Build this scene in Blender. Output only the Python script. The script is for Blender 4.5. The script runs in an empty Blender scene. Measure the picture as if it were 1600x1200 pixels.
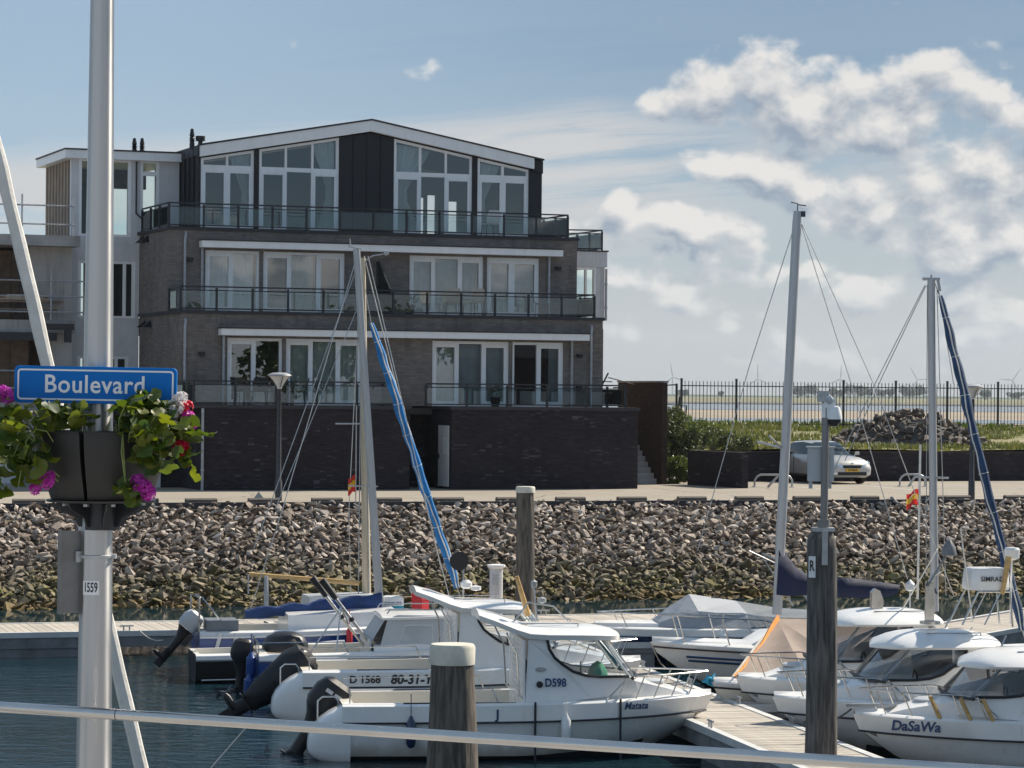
import bpy, bmesh, math, random
import numpy as np
from mathutils import Vector, Matrix, noise as mnoise
random.seed(7)
D = bpy.data
SC = bpy.context.scene
C = SC.collection
rad = math.radians

# ------------------------------------------------------------------ camera
F = 4500.0; ROLL = rad(0.5); HC = 5.45; PX0, PY0 = 800.0, 612.0
cd = D.cameras.new('camera'); cam = D.objects.new('camera', cd); C.objects.link(cam)
cam.location = (0, 0, HC); cam.rotation_euler = (math.pi/2, -ROLL, 0)
cd.sensor_width = 36; cd.lens = F/1600*36; cd.shift_y = 12/1600
cd.clip_start = 0.5; cd.clip_end = 60000
SC.camera = cam

# ------------------------------------------------------------------ sun, sky, exposure
SUN_DIR = Vector((0.60, 0.47, 0.68)).normalized()
sl = D.lights.new('sun', 'SUN'); sl.energy = 4.4; sl.angle = rad(0.53); sl.color = (1.0, 0.91, 0.77)
so = D.objects.new('sun', sl); C.objects.link(so)
so.rotation_euler = (-SUN_DIR).to_track_quat('-Z', 'Y').to_euler()
SC.view_settings.view_transform = 'Standard'; SC.view_settings.look = 'None'
SC.view_settings.gamma = 1.0; SC.view_settings.exposure = 0.76
SC.view_settings.use_curve_mapping = False

W = D.worlds.new('World'); SC.world = W; W.use_nodes = True
SKY_STRENGTH = 0.085

class NB:
    """small helper to write node maths"""
    def __init__(s, tree): s.t = tree
    def n(s, typ, **kw):
        nd = s.t.nodes.new(typ)
        for k, v in kw.items(): setattr(nd, k, v)
        return nd
    def put(s, sock, v):
        if v is None: return
        if isinstance(v, bpy.types.NodeSocket): s.t.links.new(v, sock)
        else: sock.default_value = v
    def m(s, op, a, b=None, c=None, clamp=False):
        nd = s.n('ShaderNodeMath', operation=op, use_clamp=clamp)
        s.put(nd.inputs[0], a); s.put(nd.inputs[1], b); s.put(nd.inputs[2], c)
        return nd.outputs[0]
    def vm(s, op, a, b=None, out=0):
        nd = s.n('ShaderNodeVectorMath', operation=op)
        s.put(nd.inputs[0], a); s.put(nd.inputs[1], b)
        return nd.outputs[out]
    def comb(s, x, y, z):
        nd = s.n('ShaderNodeCombineXYZ')
        for i, v in enumerate((x, y, z)): s.put(nd.inputs[i], v)
        return nd.outputs[0]
    def sep(s, v):
        nd = s.n('ShaderNodeSeparateXYZ'); s.put(nd.inputs[0], v); return nd.outputs
    def noise(s, vec, scale, detail=4, rough=0.55, dist=0.0, dim='3D'):
        nd = s.n('ShaderNodeTexNoise', noise_dimensions=dim)
        s.put(nd.inputs['Vector'], vec)
        nd.inputs['Scale'].default_value = scale; nd.inputs['Detail'].default_value = detail
        nd.inputs['Roughness'].default_value = rough; nd.inputs['Distortion'].default_value = dist
        return nd.outputs[0]
    def smooth(s, v, a, b, lo=0.0, hi=1.0, kind='SMOOTHSTEP'):
        nd = s.n('ShaderNodeMapRange', interpolation_type=kind)
        s.put(nd.inputs[0], v); s.put(nd.inputs[1], a); s.put(nd.inputs[2], b)
        s.put(nd.inputs[3], lo); s.put(nd.inputs[4], hi)
        return nd.outputs[0]
    def mix(s, f, a, b, typ='MIX'):
        nd = s.n('ShaderNodeMix', data_type='RGBA', blend_type=typ)
        s.put(nd.inputs[0], f)
        s.put(nd.inputs[6], a if isinstance(a, bpy.types.NodeSocket) else (*a, 1))
        s.put(nd.inputs[7], b if isinstance(b, bpy.types.NodeSocket) else (*b, 1))
        return nd.outputs[2]

def build_sky():
    nt = W.node_tree; nt.nodes.clear(); q = NB(nt)
    sky = q.n('ShaderNodeTexSky', sky_type='NISHITA', sun_disc=False)
    sky.sun_elevation = math.asin(SUN_DIR.z); sky.sun_rotation = math.atan2(SUN_DIR.x, SUN_DIR.y)
    sky.altitude = 0; sky.air_density = 1.0; sky.dust_density = 0.6; sky.ozone_density = 2.0
    tc = q.n('ShaderNodeTexCoord')
    x, y, z = q.sep(tc.outputs['Generated'])
    az = q.m('ARCTAN2', x, y); el = q.m('ARCSINE', z)
    # angles in units of 1/4500 rad, measured from the view axis, heights up
    U0 = q.m('MULTIPLY', az, 4500.0); V0 = q.m('MULTIPLY', el, 4500.0)
    # ---- cumulus density as a node group, evaluated twice (the second time a step towards the sun)
    g = D.node_groups.new('cumulus', 'ShaderNodeTree')
    g.interface.new_socket('U', in_out='INPUT', socket_type='NodeSocketFloat')
    g.interface.new_socket('V', in_out='INPUT', socket_type='NodeSocketFloat')
    g.interface.new_socket('D', in_out='OUTPUT', socket_type='NodeSocketFloat')
    h = NB(g); gi = h.n('NodeGroupInput'); go = h.n('NodeGroupOutput')
    U, V = gi.outputs[0], gi.outputs[1]
    blobs = [(385, 470, 100, 55), (318, 452, 78, 36), (470, 440, 120, 50), (560, 420, 110, 55), (640, 455, 70, 55), (672, 478, 58, 42), (700, 420, 72, 75), (735, 380, 55, 40), (255, 448, 52, 22),
             (810, 400, 60, 60), (850, 330, 90, 70), (900, 440, 90, 60),
             (405, 325, 60, 36), (450, 310, 70, 34), (300, 352, 44, 20), (380, 345, 50, 26),
             (590, 305, 95, 44), (640, 325, 60, 34), (680, 280, 90, 44), (540, 265, 70, 26), (760, 262, 90, 46), (640, 230, 110, 34), (720, 215, 90, 30),
             (165, 288, 30, 30), (182, 262, 44, 24), (250, 262, 60, 22), (300, 250, 60, 24), (345, 258, 50, 26), (220, 226, 55, 18), (330, 225, 60, 18), (180, 225, 34, 16),
             (205, 180, 42, 22), (280, 150, 60, 20), (540, 152, 42, 24), (620, 175, 42, 26), (700, 150, 60, 22), (440, 190, 50, 16), (-148, 497, 44, 26),
             (1100, 420, 200, 90), (1300, 250, 200, 70), (1500, 500, 240, 110)]
    acc = None
    for (cx, cy, rx, ry) in blobs:
        if cx > 200: rx, ry = rx*1.22, ry*1.45
        dx = h.m('MULTIPLY_ADD', U, 1/rx, -cx/rx); dy = h.m('MULTIPLY_ADD', V, 1/ry, -cy/ry)
        e = h.m('SUBTRACT', 0.12 if cx == -148 else 1.0, h.m('ADD', h.m('MULTIPLY', dx, dx), h.m('MULTIPLY', dy, dy)))
        acc = e if acc is None else h.m('SMOOTH_MAX', acc, e, 0.15)
    # generic broken cumulus everywhere else (beyond the modelled group), flatter toward the horizon
    vec = h.comb(h.m('MULTIPLY', U, 0.0022), h.m('MULTIPLY', V, 0.0046), 3.7)
    gen = h.smooth(h.noise(vec, 1.0, 3, 0.5), 0.44, 0.74, -1.3, 0.75, 'LINEAR')
    away = h.smooth(h.m('ABSOLUTE', h.m('SUBTRACT', U, 100.0)), 900.0, 1600.0, -2.0, 0.0)
    acc = h.m('SMOOTH_MAX', acc, h.m('ADD', gen, away), 0.3)
    vec = h.comb(h.m('MULTIPLY', U, 0.0062), h.m('MULTIPLY', V, 0.0125), 9.1)
    lowc = h.smooth(h.noise(vec, 1.0, 3, 0.5), 0.36, 0.62, -1.1, 0.62, 'LINEAR')
    lowc = h.m('ADD', lowc, h.m('ADD', h.smooth(V, 200.0, 330.0, 0.0, -1.6), h.smooth(V, 70.0, 10.0, 0.0, -0.9)))
    acc = h.m('SMOOTH_MAX', acc, lowc, 0.15)
    acc = h.m('MAXIMUM', acc, -1.2)
    nz = h.noise(h.comb(h.m('MULTIPLY', U, 0.0125), h.m('MULTIPLY', V, 0.016), 0.0), 1.0, 7, 0.52, 0.10)
    nz2 = h.noise(h.comb(h.m('MULTIPLY', U, 0.0045), h.m('MULTIPLY', V, 0.006), 5.0), 1.0, 2, 0.5)
    d = h.m('ADD', h.m('MULTIPLY', acc, 0.82), h.m('MULTIPLY_ADD', nz, 3.9, -1.82))
    d = h.m('ADD', d, h.m('MULTIPLY_ADD', nz2, 1.3, -0.65))
    h.put(go.inputs[0], d)
    def cum(u, v):
        nd = q.n('ShaderNodeGroup'); nd.node_tree = g
        q.put(nd.inputs[0], u); q.put(nd.inputs[1], v); return nd.outputs[0]
    d1 = cum(U0, V0)
    d3 = cum(q.m('ADD', U0, 16.0), q.m('ADD', V0, 34.0))
    alpha = q.smooth(d1, -0.05, 0.85)
    lit = q.m('MULTIPLY', q.m('SUBTRACT', d1, d3), 0.80)
    lit = q.m('ADD', q.smooth(lit, -0.55, 0.65, 0, 1, 'LINEAR'), q.smooth(d1, 0.0, 0.9, 0.22, -0.10), clamp=True)
    ccol = q.mix(lit, (0.160, 0.198, 0.252), (0.520, 0.497, 0.470))
    ccol = q.mix(q.smooth(y, 0.2, -0.6, 0.0, 0.7), ccol, (0.660, 0.650, 0.640))     # clouds opposite the sun are lit from the front
    # thin high veil: long streaks, thicker low down
    sv = q.comb(q.m('MULTIPLY_ADD', V0, 0.004, q.m('MULTIPLY', U0, 0.0011)), q.m('MULTIPLY_ADD', U0, -0.0018, q.m('MULTIPLY', V0, 0.017)), 1.3)
    streak = q.noise(sv, 1.0, 6, 0.62, 0.2)
    edge = q.m('ADD', V0, q.m('MULTIPLY_ADD', streak, 120.0, q.m('MULTIPLY', q.m('ABSOLUTE', q.m('SUBTRACT', U0, 120.0)), 0.10)))
    band = q.smooth(edge, 535.0, 470.0)
    band = q.m('MULTIPLY', q.m('MULTIPLY', band, q.smooth(U0, 420.0, 100.0, 0.40, 1.0)), q.smooth(V0, 180.0, 300.0, 0.45, 1.0))
    veil = q.m('MULTIPLY', q.smooth(streak, 0.30, 0.52), q.m('ADD', 0.10, q.m('MULTIPLY', band, 0.80)))
    low = q.smooth(V0, 290.0, 40.0, 0.06, 0.92)
    lowst = q.m('MULTIPLY', low, q.smooth(streak, 0.25, 0.55, 0.70, 1.0))
    veil = q.m('MAXIMUM', veil, lowst)
    vcol = q.mix(q.smooth(V0, 0.0, 360.0), (0.270, 0.270, 0.272), (0.375, 0.370, 0.370))
    vcol = q.mix(q.smooth(y, 0.3, -0.7), vcol, (0.440, 0.470, 0.500))
    base = q.mix(1.0, sky.outputs[0], (SKY_STRENGTH,)*3, 'MULTIPLY')
    base = q.mix(q.smooth(V0, 150.0, 560.0, 0.66, 0.80), base, q.mix(q.smooth(U0, -800.0, 600.0), (0.140, 0.220, 0.318), (0.050, 0.108, 0.190)))
    col = q.mix(veil, base, vcol)
    # distant cumulus sink into the air near the horizon
    alpha = q.m('MULTIPLY', alpha, q.smooth(V0, -5.0, 230.0, 0.30, 0.97))
    col = q.mix(alpha, col, ccol)
    col = q.mix(1.0, col, (1/SKY_STRENGTH,)*3, 'MULTIPLY')
    bg = q.n('ShaderNodeBackground'); q.put(bg.inputs[0], col); bg.inputs[1].default_value = SKY_STRENGTH
    out = q.n('ShaderNodeOutputWorld'); nt.links.new(bg.outputs[0], out.inputs[0])
build_sky()

# ------------------------------------------------------------------ photo measurements -> places
def ray(px, py):
    dx, dy = px-PX0, py-PY0
    return (dx*math.cos(ROLL)+dy*math.sin(ROLL))/F, -(-dx*math.sin(ROLL)+dy*math.cos(ROLL))/F
def at(px, py, Y):
    a, b = ray(px, py); return Vector((a*Y, Y, HC+b*Y))
def atz(px, py, Z):
    a, b = ray(px, py); t = (Z-HC)/b; return Vector((a*t, t, Z))
TH = rad(20.5)
OX, OY = -2.787, 90.458
def uw(px, py, w):
    a, b = ray(px, py); nx, ny = math.sin(TH), -math.cos(TH)
    t = (w-(OX*nx+OY*ny))/-(a*nx+ny)
    return ((a*t-OX)*math.cos(TH)+(t-OY)*math.sin(TH), HC+b*t)

# ------------------------------------------------------------------ mesh builder
def tri_quat(v): return v
class MB:
    def __init__(s): s.v = []; s.f = []; s.mi = []; s.sm = []
    def add(s, verts, faces, mat=0, smooth=False):
        o = len(s.v); s.v.extend([tuple(p) for p in verts])
        for f in faces:
            s.f.append([i+o for i in f]); s.mi.append(mat); s.sm.append(smooth)
        return s
    def box(s, x0, x1, y0, y1, z0, z1, mat=0):
        v = [(x0,y0,z0),(x1,y0,z0),(x1,y1,z0),(x0,y1,z0),(x0,y0,z1),(x1,y0,z1),(x1,y1,z1),(x0,y1,z1)]
        return s.add(v, [(0,3,2,1),(4,5,6,7),(0,1,5,4),(1,2,6,5),(2,3,7,6),(3,0,4,7)], mat)
    def obox(s, c, size, rz=0.0, rx=0.0, ry=0.0, mat=0):
        m = Matrix.Translation(c) @ Matrix.Rotation(rz,4,'Z') @ Matrix.Rotation(ry,4,'Y') @ Matrix.Rotation(rx,4,'X')
        hx, hy, hz = size[0]/2, size[1]/2, size[2]/2
        v = [m @ Vector(p) for p in [(-hx,-hy,-hz),(hx,-hy,-hz),(hx,hy,-hz),(-hx,hy,-hz),(-hx,-hy,hz),(hx,-hy,hz),(hx,hy,hz),(-hx,hy,hz)]]
        return s.add(v, [(0,3,2,1),(4,5,6,7),(0,1,5,4),(1,2,6,5),(2,3,7,6),(3,0,4,7)], mat)
    def tube(s, pts, r, n=8, mat=0, closed=False, smooth=True):
        pts = [Vector(p) for p in pts]; k = len(pts)
        rs = r if isinstance(r, (list, tuple)) else [r]*k
        rings = []; prev = None
        for i in range(k):
            if closed: t = pts[(i+1) % k]-pts[i-1]
            elif i == 0: t = pts[1]-pts[0]
            elif i == k-1: t = pts[-1]-pts[-2]
            else: t = (pts[i+1]-pts[i]).normalized()+(pts[i]-pts[i-1]).normalized()
            if t.length < 1e-9: t = Vector((0,0,1))
            t.normalize()
            if prev is None:
                a = Vector((0,0,1)) if abs(t.z) < 0.9 else Vector((1,0,0))
                nrm = t.cross(a).normalized()
            else:
                nrm = prev-t*prev.dot(t)
                if nrm.length < 1e-6: nrm = t.orthogonal()
                nrm.normalize()
            prev = nrm; b = t.cross(nrm)
            rings.append([pts[i]+(nrm*math.cos(2*math.pi*j/n)+b*math.sin(2*math.pi*j/n))*rs[i] for j in range(n)])
        v = [p for rg in rings for p in rg]; f = []
        for i in range(k if closed else k-1):
            a = i*n; b2 = ((i+1) % k)*n
            for j in range(n): f.append((a+j, a+(j+1) % n, b2+(j+1) % n, b2+j))
        s.add(v, f, mat, smooth)
        if not closed:
            s.add(rings[0], [tuple(range(n))[::-1]], mat); s.add(rings[-1], [tuple(range(n))], mat)
        return s
    def loft(s, rings, mat=0, closed=True, caps=True, smooth=True):
        n = len(rings[0]); v = [p for r in rings for p in r]; f = []; o = []
        for i in range(len(rings)-1):
            for j in range(n if closed else n-1):
                f.append((i*n+j, i*n+(j+1) % n, (i+1)*n+(j+1) % n, (i+1)*n+j))
        if callable(mat):
            for i in range(len(rings)-1):
                for j in range(n if closed else n-1): o.append(mat(i, j))
            base = len(s.f); s.add(v, f, 0, smooth)
            for q in range(len(f)): s.mi[base+q] = o[q]
        else: s.add(v, f, mat, smooth)
        if caps:
            mm = 0 if callable(mat) else mat
            s.add(rings[0], [tuple(range(n))[::-1]], mm); s.add(rings[-1], [tuple(range(n))], mm)
        return s
    def lathe(s, prof, n=16, c=(0,0,0), mat=0, smooth=True, caps=True):
        rings = [[(c[0]+r*math.cos(2*math.pi*j/n), c[1]+r*math.sin(2*math.pi*j/n), c[2]+z) for j in range(n)] for r, z in prof]
        return s.loft(rings, mat, True, caps, smooth)
    def prism(s, poly, d0, d1, axis='y', mat=0):
        """poly in the plane across axis; axis y: (x,z), axis x: (y,z), axis z: (x,y)"""
        def P(a, b, d): return {'y': (a, d, b), 'x': (d, a, b), 'z': (a, b, d)}[axis]
        n = len(poly); v = [P(a, b, d0) for a, b in poly]+[P(a, b, d1) for a, b in poly]
        f = [tuple(range(n)), tuple(range(2*n-1, n-1, -1))]+[(i, n+i, n+(i+1) % n, (i+1) % n) for i in range(n)]
        return s.add(v, f, mat)
    def quad(s, a, b, c, d, mat=0): return s.add([a, b, c, d], [(0,1,2,3)], mat)
    def xf(s, m):
        s.v = [tuple(m @ Vector(p)) for p in s.v]; return s
    def mesh(s, name, mats, sharp=35):
        me = D.meshes.new(name); me.from_pydata(s.v, [], s.f)
        for m in (mats if isinstance(mats, (list, tuple)) else [mats]): me.materials.append(m)
        me.polygons.foreach_set('material_index', s.mi); me.polygons.foreach_set('use_smooth', s.sm)
        bm = bmesh.new(); bm.from_mesh(me)
        bmesh.ops.recalc_face_normals(bm, faces=bm.faces); bm.to_mesh(me); bm.free()
        if any(s.sm): me.set_sharp_from_angle(angle=rad(sharp))
        me.update(); return me
    def build(s, name, mats, parent=None, label=None, sharp=35, bevel=0):
        o = D.objects.new(name, s.mesh(name, mats, sharp)); C.objects.link(o)
        if parent is not None: o.parent = parent
        if label: o['label'] = label
        if bevel:
            md = o.modifiers.new('bevel', 'BEVEL'); md.width = bevel; md.segments = 2; md.limit_method = 'ANGLE'
        return o
def link_mesh(name, me, parent=None, loc=(0,0,0), rot=(0,0,0), scale=(1,1,1)):
    o = D.objects.new(name, me); C.objects.link(o); o.location = loc; o.rotation_euler = rot; o.scale = scale
    if parent is not None: o.parent = parent
    return o
def tag(o, label=None, cat=None, group=None, kind=None):
    if label: o['label'] = label
    if cat: o['category'] = cat
    if group: o['group'] = group
    if kind: o['kind'] = kind
    return o
def thing(name, label, cat, loc=(0,0,0), rz=0.0, group=None):
    o = D.objects.new(name, None); C.objects.link(o); o.location = loc; o.rotation_euler = (0,0,rz); o.empty_display_size = 0.2
    return tag(o, label, cat, group)
def copy_thing(src, loc, rz, label=None):
    c = src.copy(); C.objects.link(c); c.location = loc; c.rotation_euler = (0,0,rz)
    if label: c['label'] = label
    for ch in src.children:
        d = ch.copy(); C.objects.link(d); d.parent = c
        for g in ch.children:
            e = g.copy(); C.objects.link(e); e.parent = d
    return c
def tolocal(root, p):
    return Matrix.Rotation(-root.rotation_euler.z, 3, 'Z') @ (Vector(p)-Vector(root.location))
def text_mesh(body, size, mat, depth=0.004, bold=0.0, shear=0.0, spacing=1.0):
    cu = D.curves.new('lettering', 'FONT'); cu.body = body; cu.size = size; cu.extrude = depth/2
    cu.align_x = 'CENTER'; cu.align_y = 'CENTER'; cu.offset = bold; cu.shear = shear; cu.space_character = spacing; cu.resolution_u = 3
    o = D.objects.new('lettering', cu); C.objects.link(o)
    bpy.context.view_layer.update()
    me = D.meshes.new_from_object(o.evaluated_get(bpy.context.evaluated_depsgraph_get()))
    D.objects.remove(o); D.curves.remove(cu)
    me.materials.clear(); me.materials.append(mat); me.name = 'lettering'
    return me

# ------------------------------------------------------------------ materials
def mat(name, col, rough=0.5, metal=0.0, var=0.12, scale=6.0, bump=0.0, bscale=None, spec=0.5, coat=0.0, dirt=None, stretch=(1,1,1), trans=0.0, rnd=0.0):
    m = D.materials.new(name); m.use_nodes = True; nt = m.node_tree; q = NB(nt)
    b = nt.nodes['Principled BSDF']
    tc = q.n('ShaderNodeTexCoord'); vec = tc.outputs['Object']
    if stretch != (1,1,1): vec = q.vm('MULTIPLY', vec, stretch)
    nz = q.noise(vec, scale, 5, 0.6)
    lo = tuple(max(0, c*(1-var)) for c in col); hi = tuple(min(1, c*(1+var)) for c in col)
    c = q.mix(q.smooth(nz, 0.3, 0.7), lo, hi)
    if dirt:
        dn = q.noise(vec, scale*0.35, 6, 0.7)
        c = q.mix(q.smooth(dn, 0.52, 0.75, 0, dirt[1]), c, dirt[0])
    if rnd:
        oi = q.n('ShaderNodeObjectInfo')
        c = q.mix(1.0, c, q.comb(*[q.smooth(oi.outputs['Random'], 0, 1, 1-rnd, 1+rnd, 'LINEAR')]*3), 'MULTIPLY')
    q.put(b.inputs['Base Color'], c)
    q.put(b.inputs['Roughness'], q.smooth(nz, 0.2, 0.8, max(0, rough-0.07), min(1, rough+0.07)))
    b.inputs['Metallic'].default_value = metal; b.inputs['Specular IOR Level'].default_value = spec
    if coat: b.inputs['Coat Weight'].default_value = coat; b.inputs['Coat Roughness'].default_value = 0.08
    if trans:
        tr = q.n('ShaderNodeBsdfTranslucent'); q.put(tr.inputs[0], c)
        mx = q.n('ShaderNodeMixShader'); mx.inputs[0].default_value = trans
        nt.links.new(b.outputs[0], mx.inputs[1]); nt.links.new(tr.outputs[0], mx.inputs[2])
        nt.links.new(mx.outputs[0], nt.nodes['Material Output'].inputs[0])
    if bump:
        bn = q.n('ShaderNodeBump'); bn.inputs['Strength'].default_value = bump; bn.inputs['Distance'].default_value = 0.02
        q.put(bn.inputs['Height'], q.noise(vec, bscale or scale*3, 5, 0.65)); nt.links.new(bn.outputs[0], b.inputs['Normal'])
    return m
def brick_mat(name, c1, c2, mortar, bw=0.21, bh=0.06, eff=None):
    m = D.materials.new(name); m.use_nodes = True; nt = m.node_tree; q = NB(nt); b = nt.nodes['Principled BSDF']
    tc = q.n('ShaderNodeTexCoord'); x, y, z = q.sep(tc.outputs['Object'])
    vec = q.comb(q.m('ADD', x, y), z, 0.0)
    br = q.n('ShaderNodeTexBrick'); q.put(br.inputs['Vector'], vec)
    br.inputs['Color1'].default_value = (*c1, 1); br.inputs['Color2'].default_value = (*c2, 1); br.inputs['Mortar'].default_value = (*mortar, 1)
    br.inputs['Scale'].default_value = 1.0; br.inputs['Brick Width'].default_value = bw; br.inputs['Row Height'].default_value = bh
    br.inputs['Mortar Size'].default_value = 0.006; br.inputs['Mortar Smooth'].default_value = 0.3; br.inputs['Bias'].default_value = -0.1
    big = q.noise(vec, 0.7, 5, 0.6)
    c = q.mix(1.0, br.outputs[0], q.comb(*[q.smooth(big, 0.25, 0.75, 0.78, 1.22, 'LINEAR')]*3), 'MULTIPLY')
    # single odd bricks
    cell = q.n('ShaderNodeTexWhiteNoise', noise_dimensions='2D')
    q.put(cell.inputs['Vector'], q.comb(q.m('FLOOR', q.m('DIVIDE', q.m('ADD', x, y), bw)), q.m('FLOOR', q.m('DIVIDE', z, bh)), 0.0))
    c = q.mix(1.0, c, q.comb(*[q.smooth(cell.outputs[0], 0, 1, 0.88, 1.12, 'LINEAR')]*3), 'MULTIPLY')
    if eff:   # lime bloom on some bricks, in drifts
        drift = q.noise(q.comb(q.m('ADD', x, y), q.m('MULTIPLY', z, 2.2), 4.0), 0.9, 4, 0.7)
        f = q.m('MULTIPLY', q.smooth(drift, 0.50, 0.68), q.smooth(cell.outputs[0], 0.70, 0.95, 0, 0.35))
        c = q.mix(f, c, eff)
    q.put(b.inputs['Base Color'], c); b.inputs['Roughness'].default_value = 0.85; b.inputs['Specular IOR Level'].default_value = 0.25
    bn = q.n('ShaderNodeBump'); bn.inputs['Strength'].default_value = 0.5; bn.inputs['Distance'].default_value = 0.008; bn.invert = True
    q.put(bn.inputs['Height'], br.outputs[1]); nt.links.new(bn.outputs[0], b.inputs['Normal'])
    return m
def glass_mat(name, tint, ior=1.6, extra=0.05, rough=0.0, wav=0.0):
    m = D.materials.new(name); m.use_nodes = True; nt = m.node_tree; nt.nodes.clear(); q = NB(nt)
    tr = q.n('ShaderNodeBsdfTransparent'); tr.inputs[0].default_value = (*tint, 1)
    gl = q.n('ShaderNodeBsdfGlossy'); gl.inputs['Roughness'].default_value = rough; gl.inputs[0].default_value = (0.95, 0.97, 0.98, 1)
    fr = q.n('ShaderNodeFresnel'); fr.inputs[0].default_value = ior
    if wav:
        tc = q.n('ShaderNodeTexCoord'); bn = q.n('ShaderNodeBump'); bn.inputs['Strength'].default_value = wav; bn.inputs['Distance'].default_value = 0.02
        q.put(bn.inputs['Height'], q.noise(tc.outputs['Object'], 1.1, 2, 0.4)); nt.links.new(bn.outputs[0], gl.inputs['Normal'])
    mx = q.n('ShaderNodeMixShader'); q.put(mx.inputs[0], q.m('ADD', fr.outputs[0], extra, clamp=True))
    nt.links.new(tr.outputs[0], mx.inputs[1]); nt.links.new(gl.outputs[0], mx.inputs[2])
    out = q.n('ShaderNodeOutputMaterial'); nt.links.new(mx.outputs[0], out.inputs[0])
    return m

M = {}
M['brick_grey'] = brick_mat('grey brown brick', (0.225, 0.196, 0.176), (0.175, 0.153, 0.141), (0.14, 0.125, 0.116))
M['brick_dark'] = brick_mat('dark clinker brick', (0.036, 0.030, 0.035), (0.025, 0.021, 0.026), (0.018, 0.016, 0.019), eff=(0.22, 0.20, 0.21))
M['brick_red'] = brick_mat('dark red brick', (0.058, 0.036, 0.030), (0.040, 0.025, 0.022), (0.026, 0.019, 0.019))
M['white_paint'] = mat('white painted trim', (0.86, 0.86, 0.86), 0.4, var=0.03, scale=3)
M['off_white'] = mat('off white painted metal', (0.62, 0.62, 0.63), 0.45, var=0.06, scale=2)
M['cladding'] = mat('black standing seam zinc', (0.012, 0.012, 0.015), 0.5, var=0.2, scale=1.2)
M['rail'] = mat('anthracite railing metal', (0.018, 0.020, 0.025), 0.4, var=0.1)
M['black'] = mat('black plastic', (0.012, 0.012, 0.014), 0.4, var=0.2)
M['rubber'] = mat('black rubber', (0.010, 0.010, 0.010), 0.7, var=0.2)
M['coping'] = mat('dark coping stone', (0.030, 0.030, 0.036), 0.6, var=0.15, scale=3)
M['zinc'] = mat('grey zinc pipe', (0.36, 0.37, 0.39), 0.5, metal=0.3, var=0.15)
M['glass'] = glass_mat('window glass', (0.80, 0.87, 0.88), 1.6, 0.10, wav=0.02)
M['glass_clear'] = glass_mat('thin clear glass', (0.78, 0.90, 0.87), 1.5, 0.02)
M['glass_rail'] = glass_mat('tinted balustrade glass', (0.82, 0.87, 0.88), 1.45, 0.015)
M['glass_boat'] = glass_mat('boat window acrylic', (0.62, 0.62, 0.63), 1.5, 0.03, wav=0.05)
M['glass_clearboat'] = glass_mat('clear windscreen acrylic', (0.88, 0.91, 0.93), 1.5, 0.03, wav=0.05)
M['glass_car'] = mat('tinted car glass', (0.020, 0.032, 0.038), 0.06, var=0.05, spec=0.8)
M['curtain'] = mat('sheer curtain', (0.84, 0.88, 0.87), 0.8, var=0.06, scale=2, trans=0.45)
M['curtain_grey'] = mat('grey net curtain', (0.66, 0.69, 0.70), 0.8, var=0.1, scale=2, trans=0.25)
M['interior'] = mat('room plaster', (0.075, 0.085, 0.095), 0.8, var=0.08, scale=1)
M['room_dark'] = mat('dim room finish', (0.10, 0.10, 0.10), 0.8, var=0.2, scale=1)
M['concrete'] = mat('raw concrete', (0.36, 0.35, 0.34), 0.85, var=0.16, scale=1.5, bump=0.2, dirt=((0.20, 0.19, 0.18), 0.6))
M['concrete_white'] = mat('pale lime concrete', (0.44, 0.425, 0.41), 0.85, var=0.10, scale=1.2, bump=0.2, dirt=((0.33, 0.31, 0.30), 0.5))
M['timber_raw'] = mat('raw pine timber', (0.50, 0.42, 0.34), 0.7, var=0.2, scale=3, stretch=(4, 4, 0.4))
M['timber_red'] = mat('reddish timber', (0.30, 0.11, 0.06), 0.7, var=0.25, scale=4)
M['board'] = mat('wet particle board', (0.200, 0.140, 0.100), 0.7, var=0.25, scale=3)
M['steel_galv'] = mat('galvanised steel', (0.42, 0.43, 0.44), 0.45, metal=0.6, var=0.15, scale=9)
M['steel_dark'] = mat('dark weathered steel', (0.06, 0.062, 0.068), 0.5, metal=0.4, var=0.2)
M['stainless'] = mat('polished stainless', (0.55, 0.54, 0.52), 0.24, metal=1.0, var=0.05)
M['alu'] = mat('satin anodised aluminium', (0.43, 0.425, 0.42), 0.30, metal=1.0, var=0.05, scale=4, stretch=(3, 3, 0.6))
M['alu_mast'] = mat('mast aluminium', (0.44, 0.44, 0.45), 0.40, metal=0.5, var=0.08, scale=4, stretch=(3, 3, 0.4))
M['wire'] = mat('stainless rigging wire', (0.42, 0.42, 0.42), 0.4, metal=0.5)
M['gel'] = mat('white gelcoat', (0.80, 0.79, 0.77), 0.24, var=0.035, scale=1.5, coat=0.35, dirt=((0.60, 0.58, 0.53), 0.30))
M['gel_cream'] = mat('cream gelcoat', (0.70, 0.66, 0.58), 0.35, var=0.04, scale=1.5, dirt=((0.50, 0.46, 0.38), 0.35))
M['gel_grey'] = mat('pale grey gelcoat', (0.50, 0.52, 0.54), 0.35, var=0.05, scale=1.5)
M['navy_gel'] = mat('navy gelcoat', (0.010, 0.025, 0.075), 0.22, var=0.1, coat=0.5)
M['blue_gel'] = mat('royal blue hull paint', (0.010, 0.055, 0.24), 0.3, var=0.12, scale=2, coat=0.2)
M['antifoul'] = mat('dark antifouling', (0.020, 0.024, 0.030), 0.8, var=0.3)
M['navy_canvas'] = mat('navy canvas', (0.006, 0.012, 0.045), 0.8, var=0.2, scale=5, bump=0.4)
M['motor_canvas'] = mat('black motor cover cloth', (0.010, 0.011, 0.014), 0.6, var=0.3, scale=4, bump=0.8, bscale=6)
M['blue_canvas'] = mat('blue canvas cover', (0.018, 0.050, 0.165), 0.75, var=0.2, scale=5, bump=0.5, bscale=12)
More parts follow.
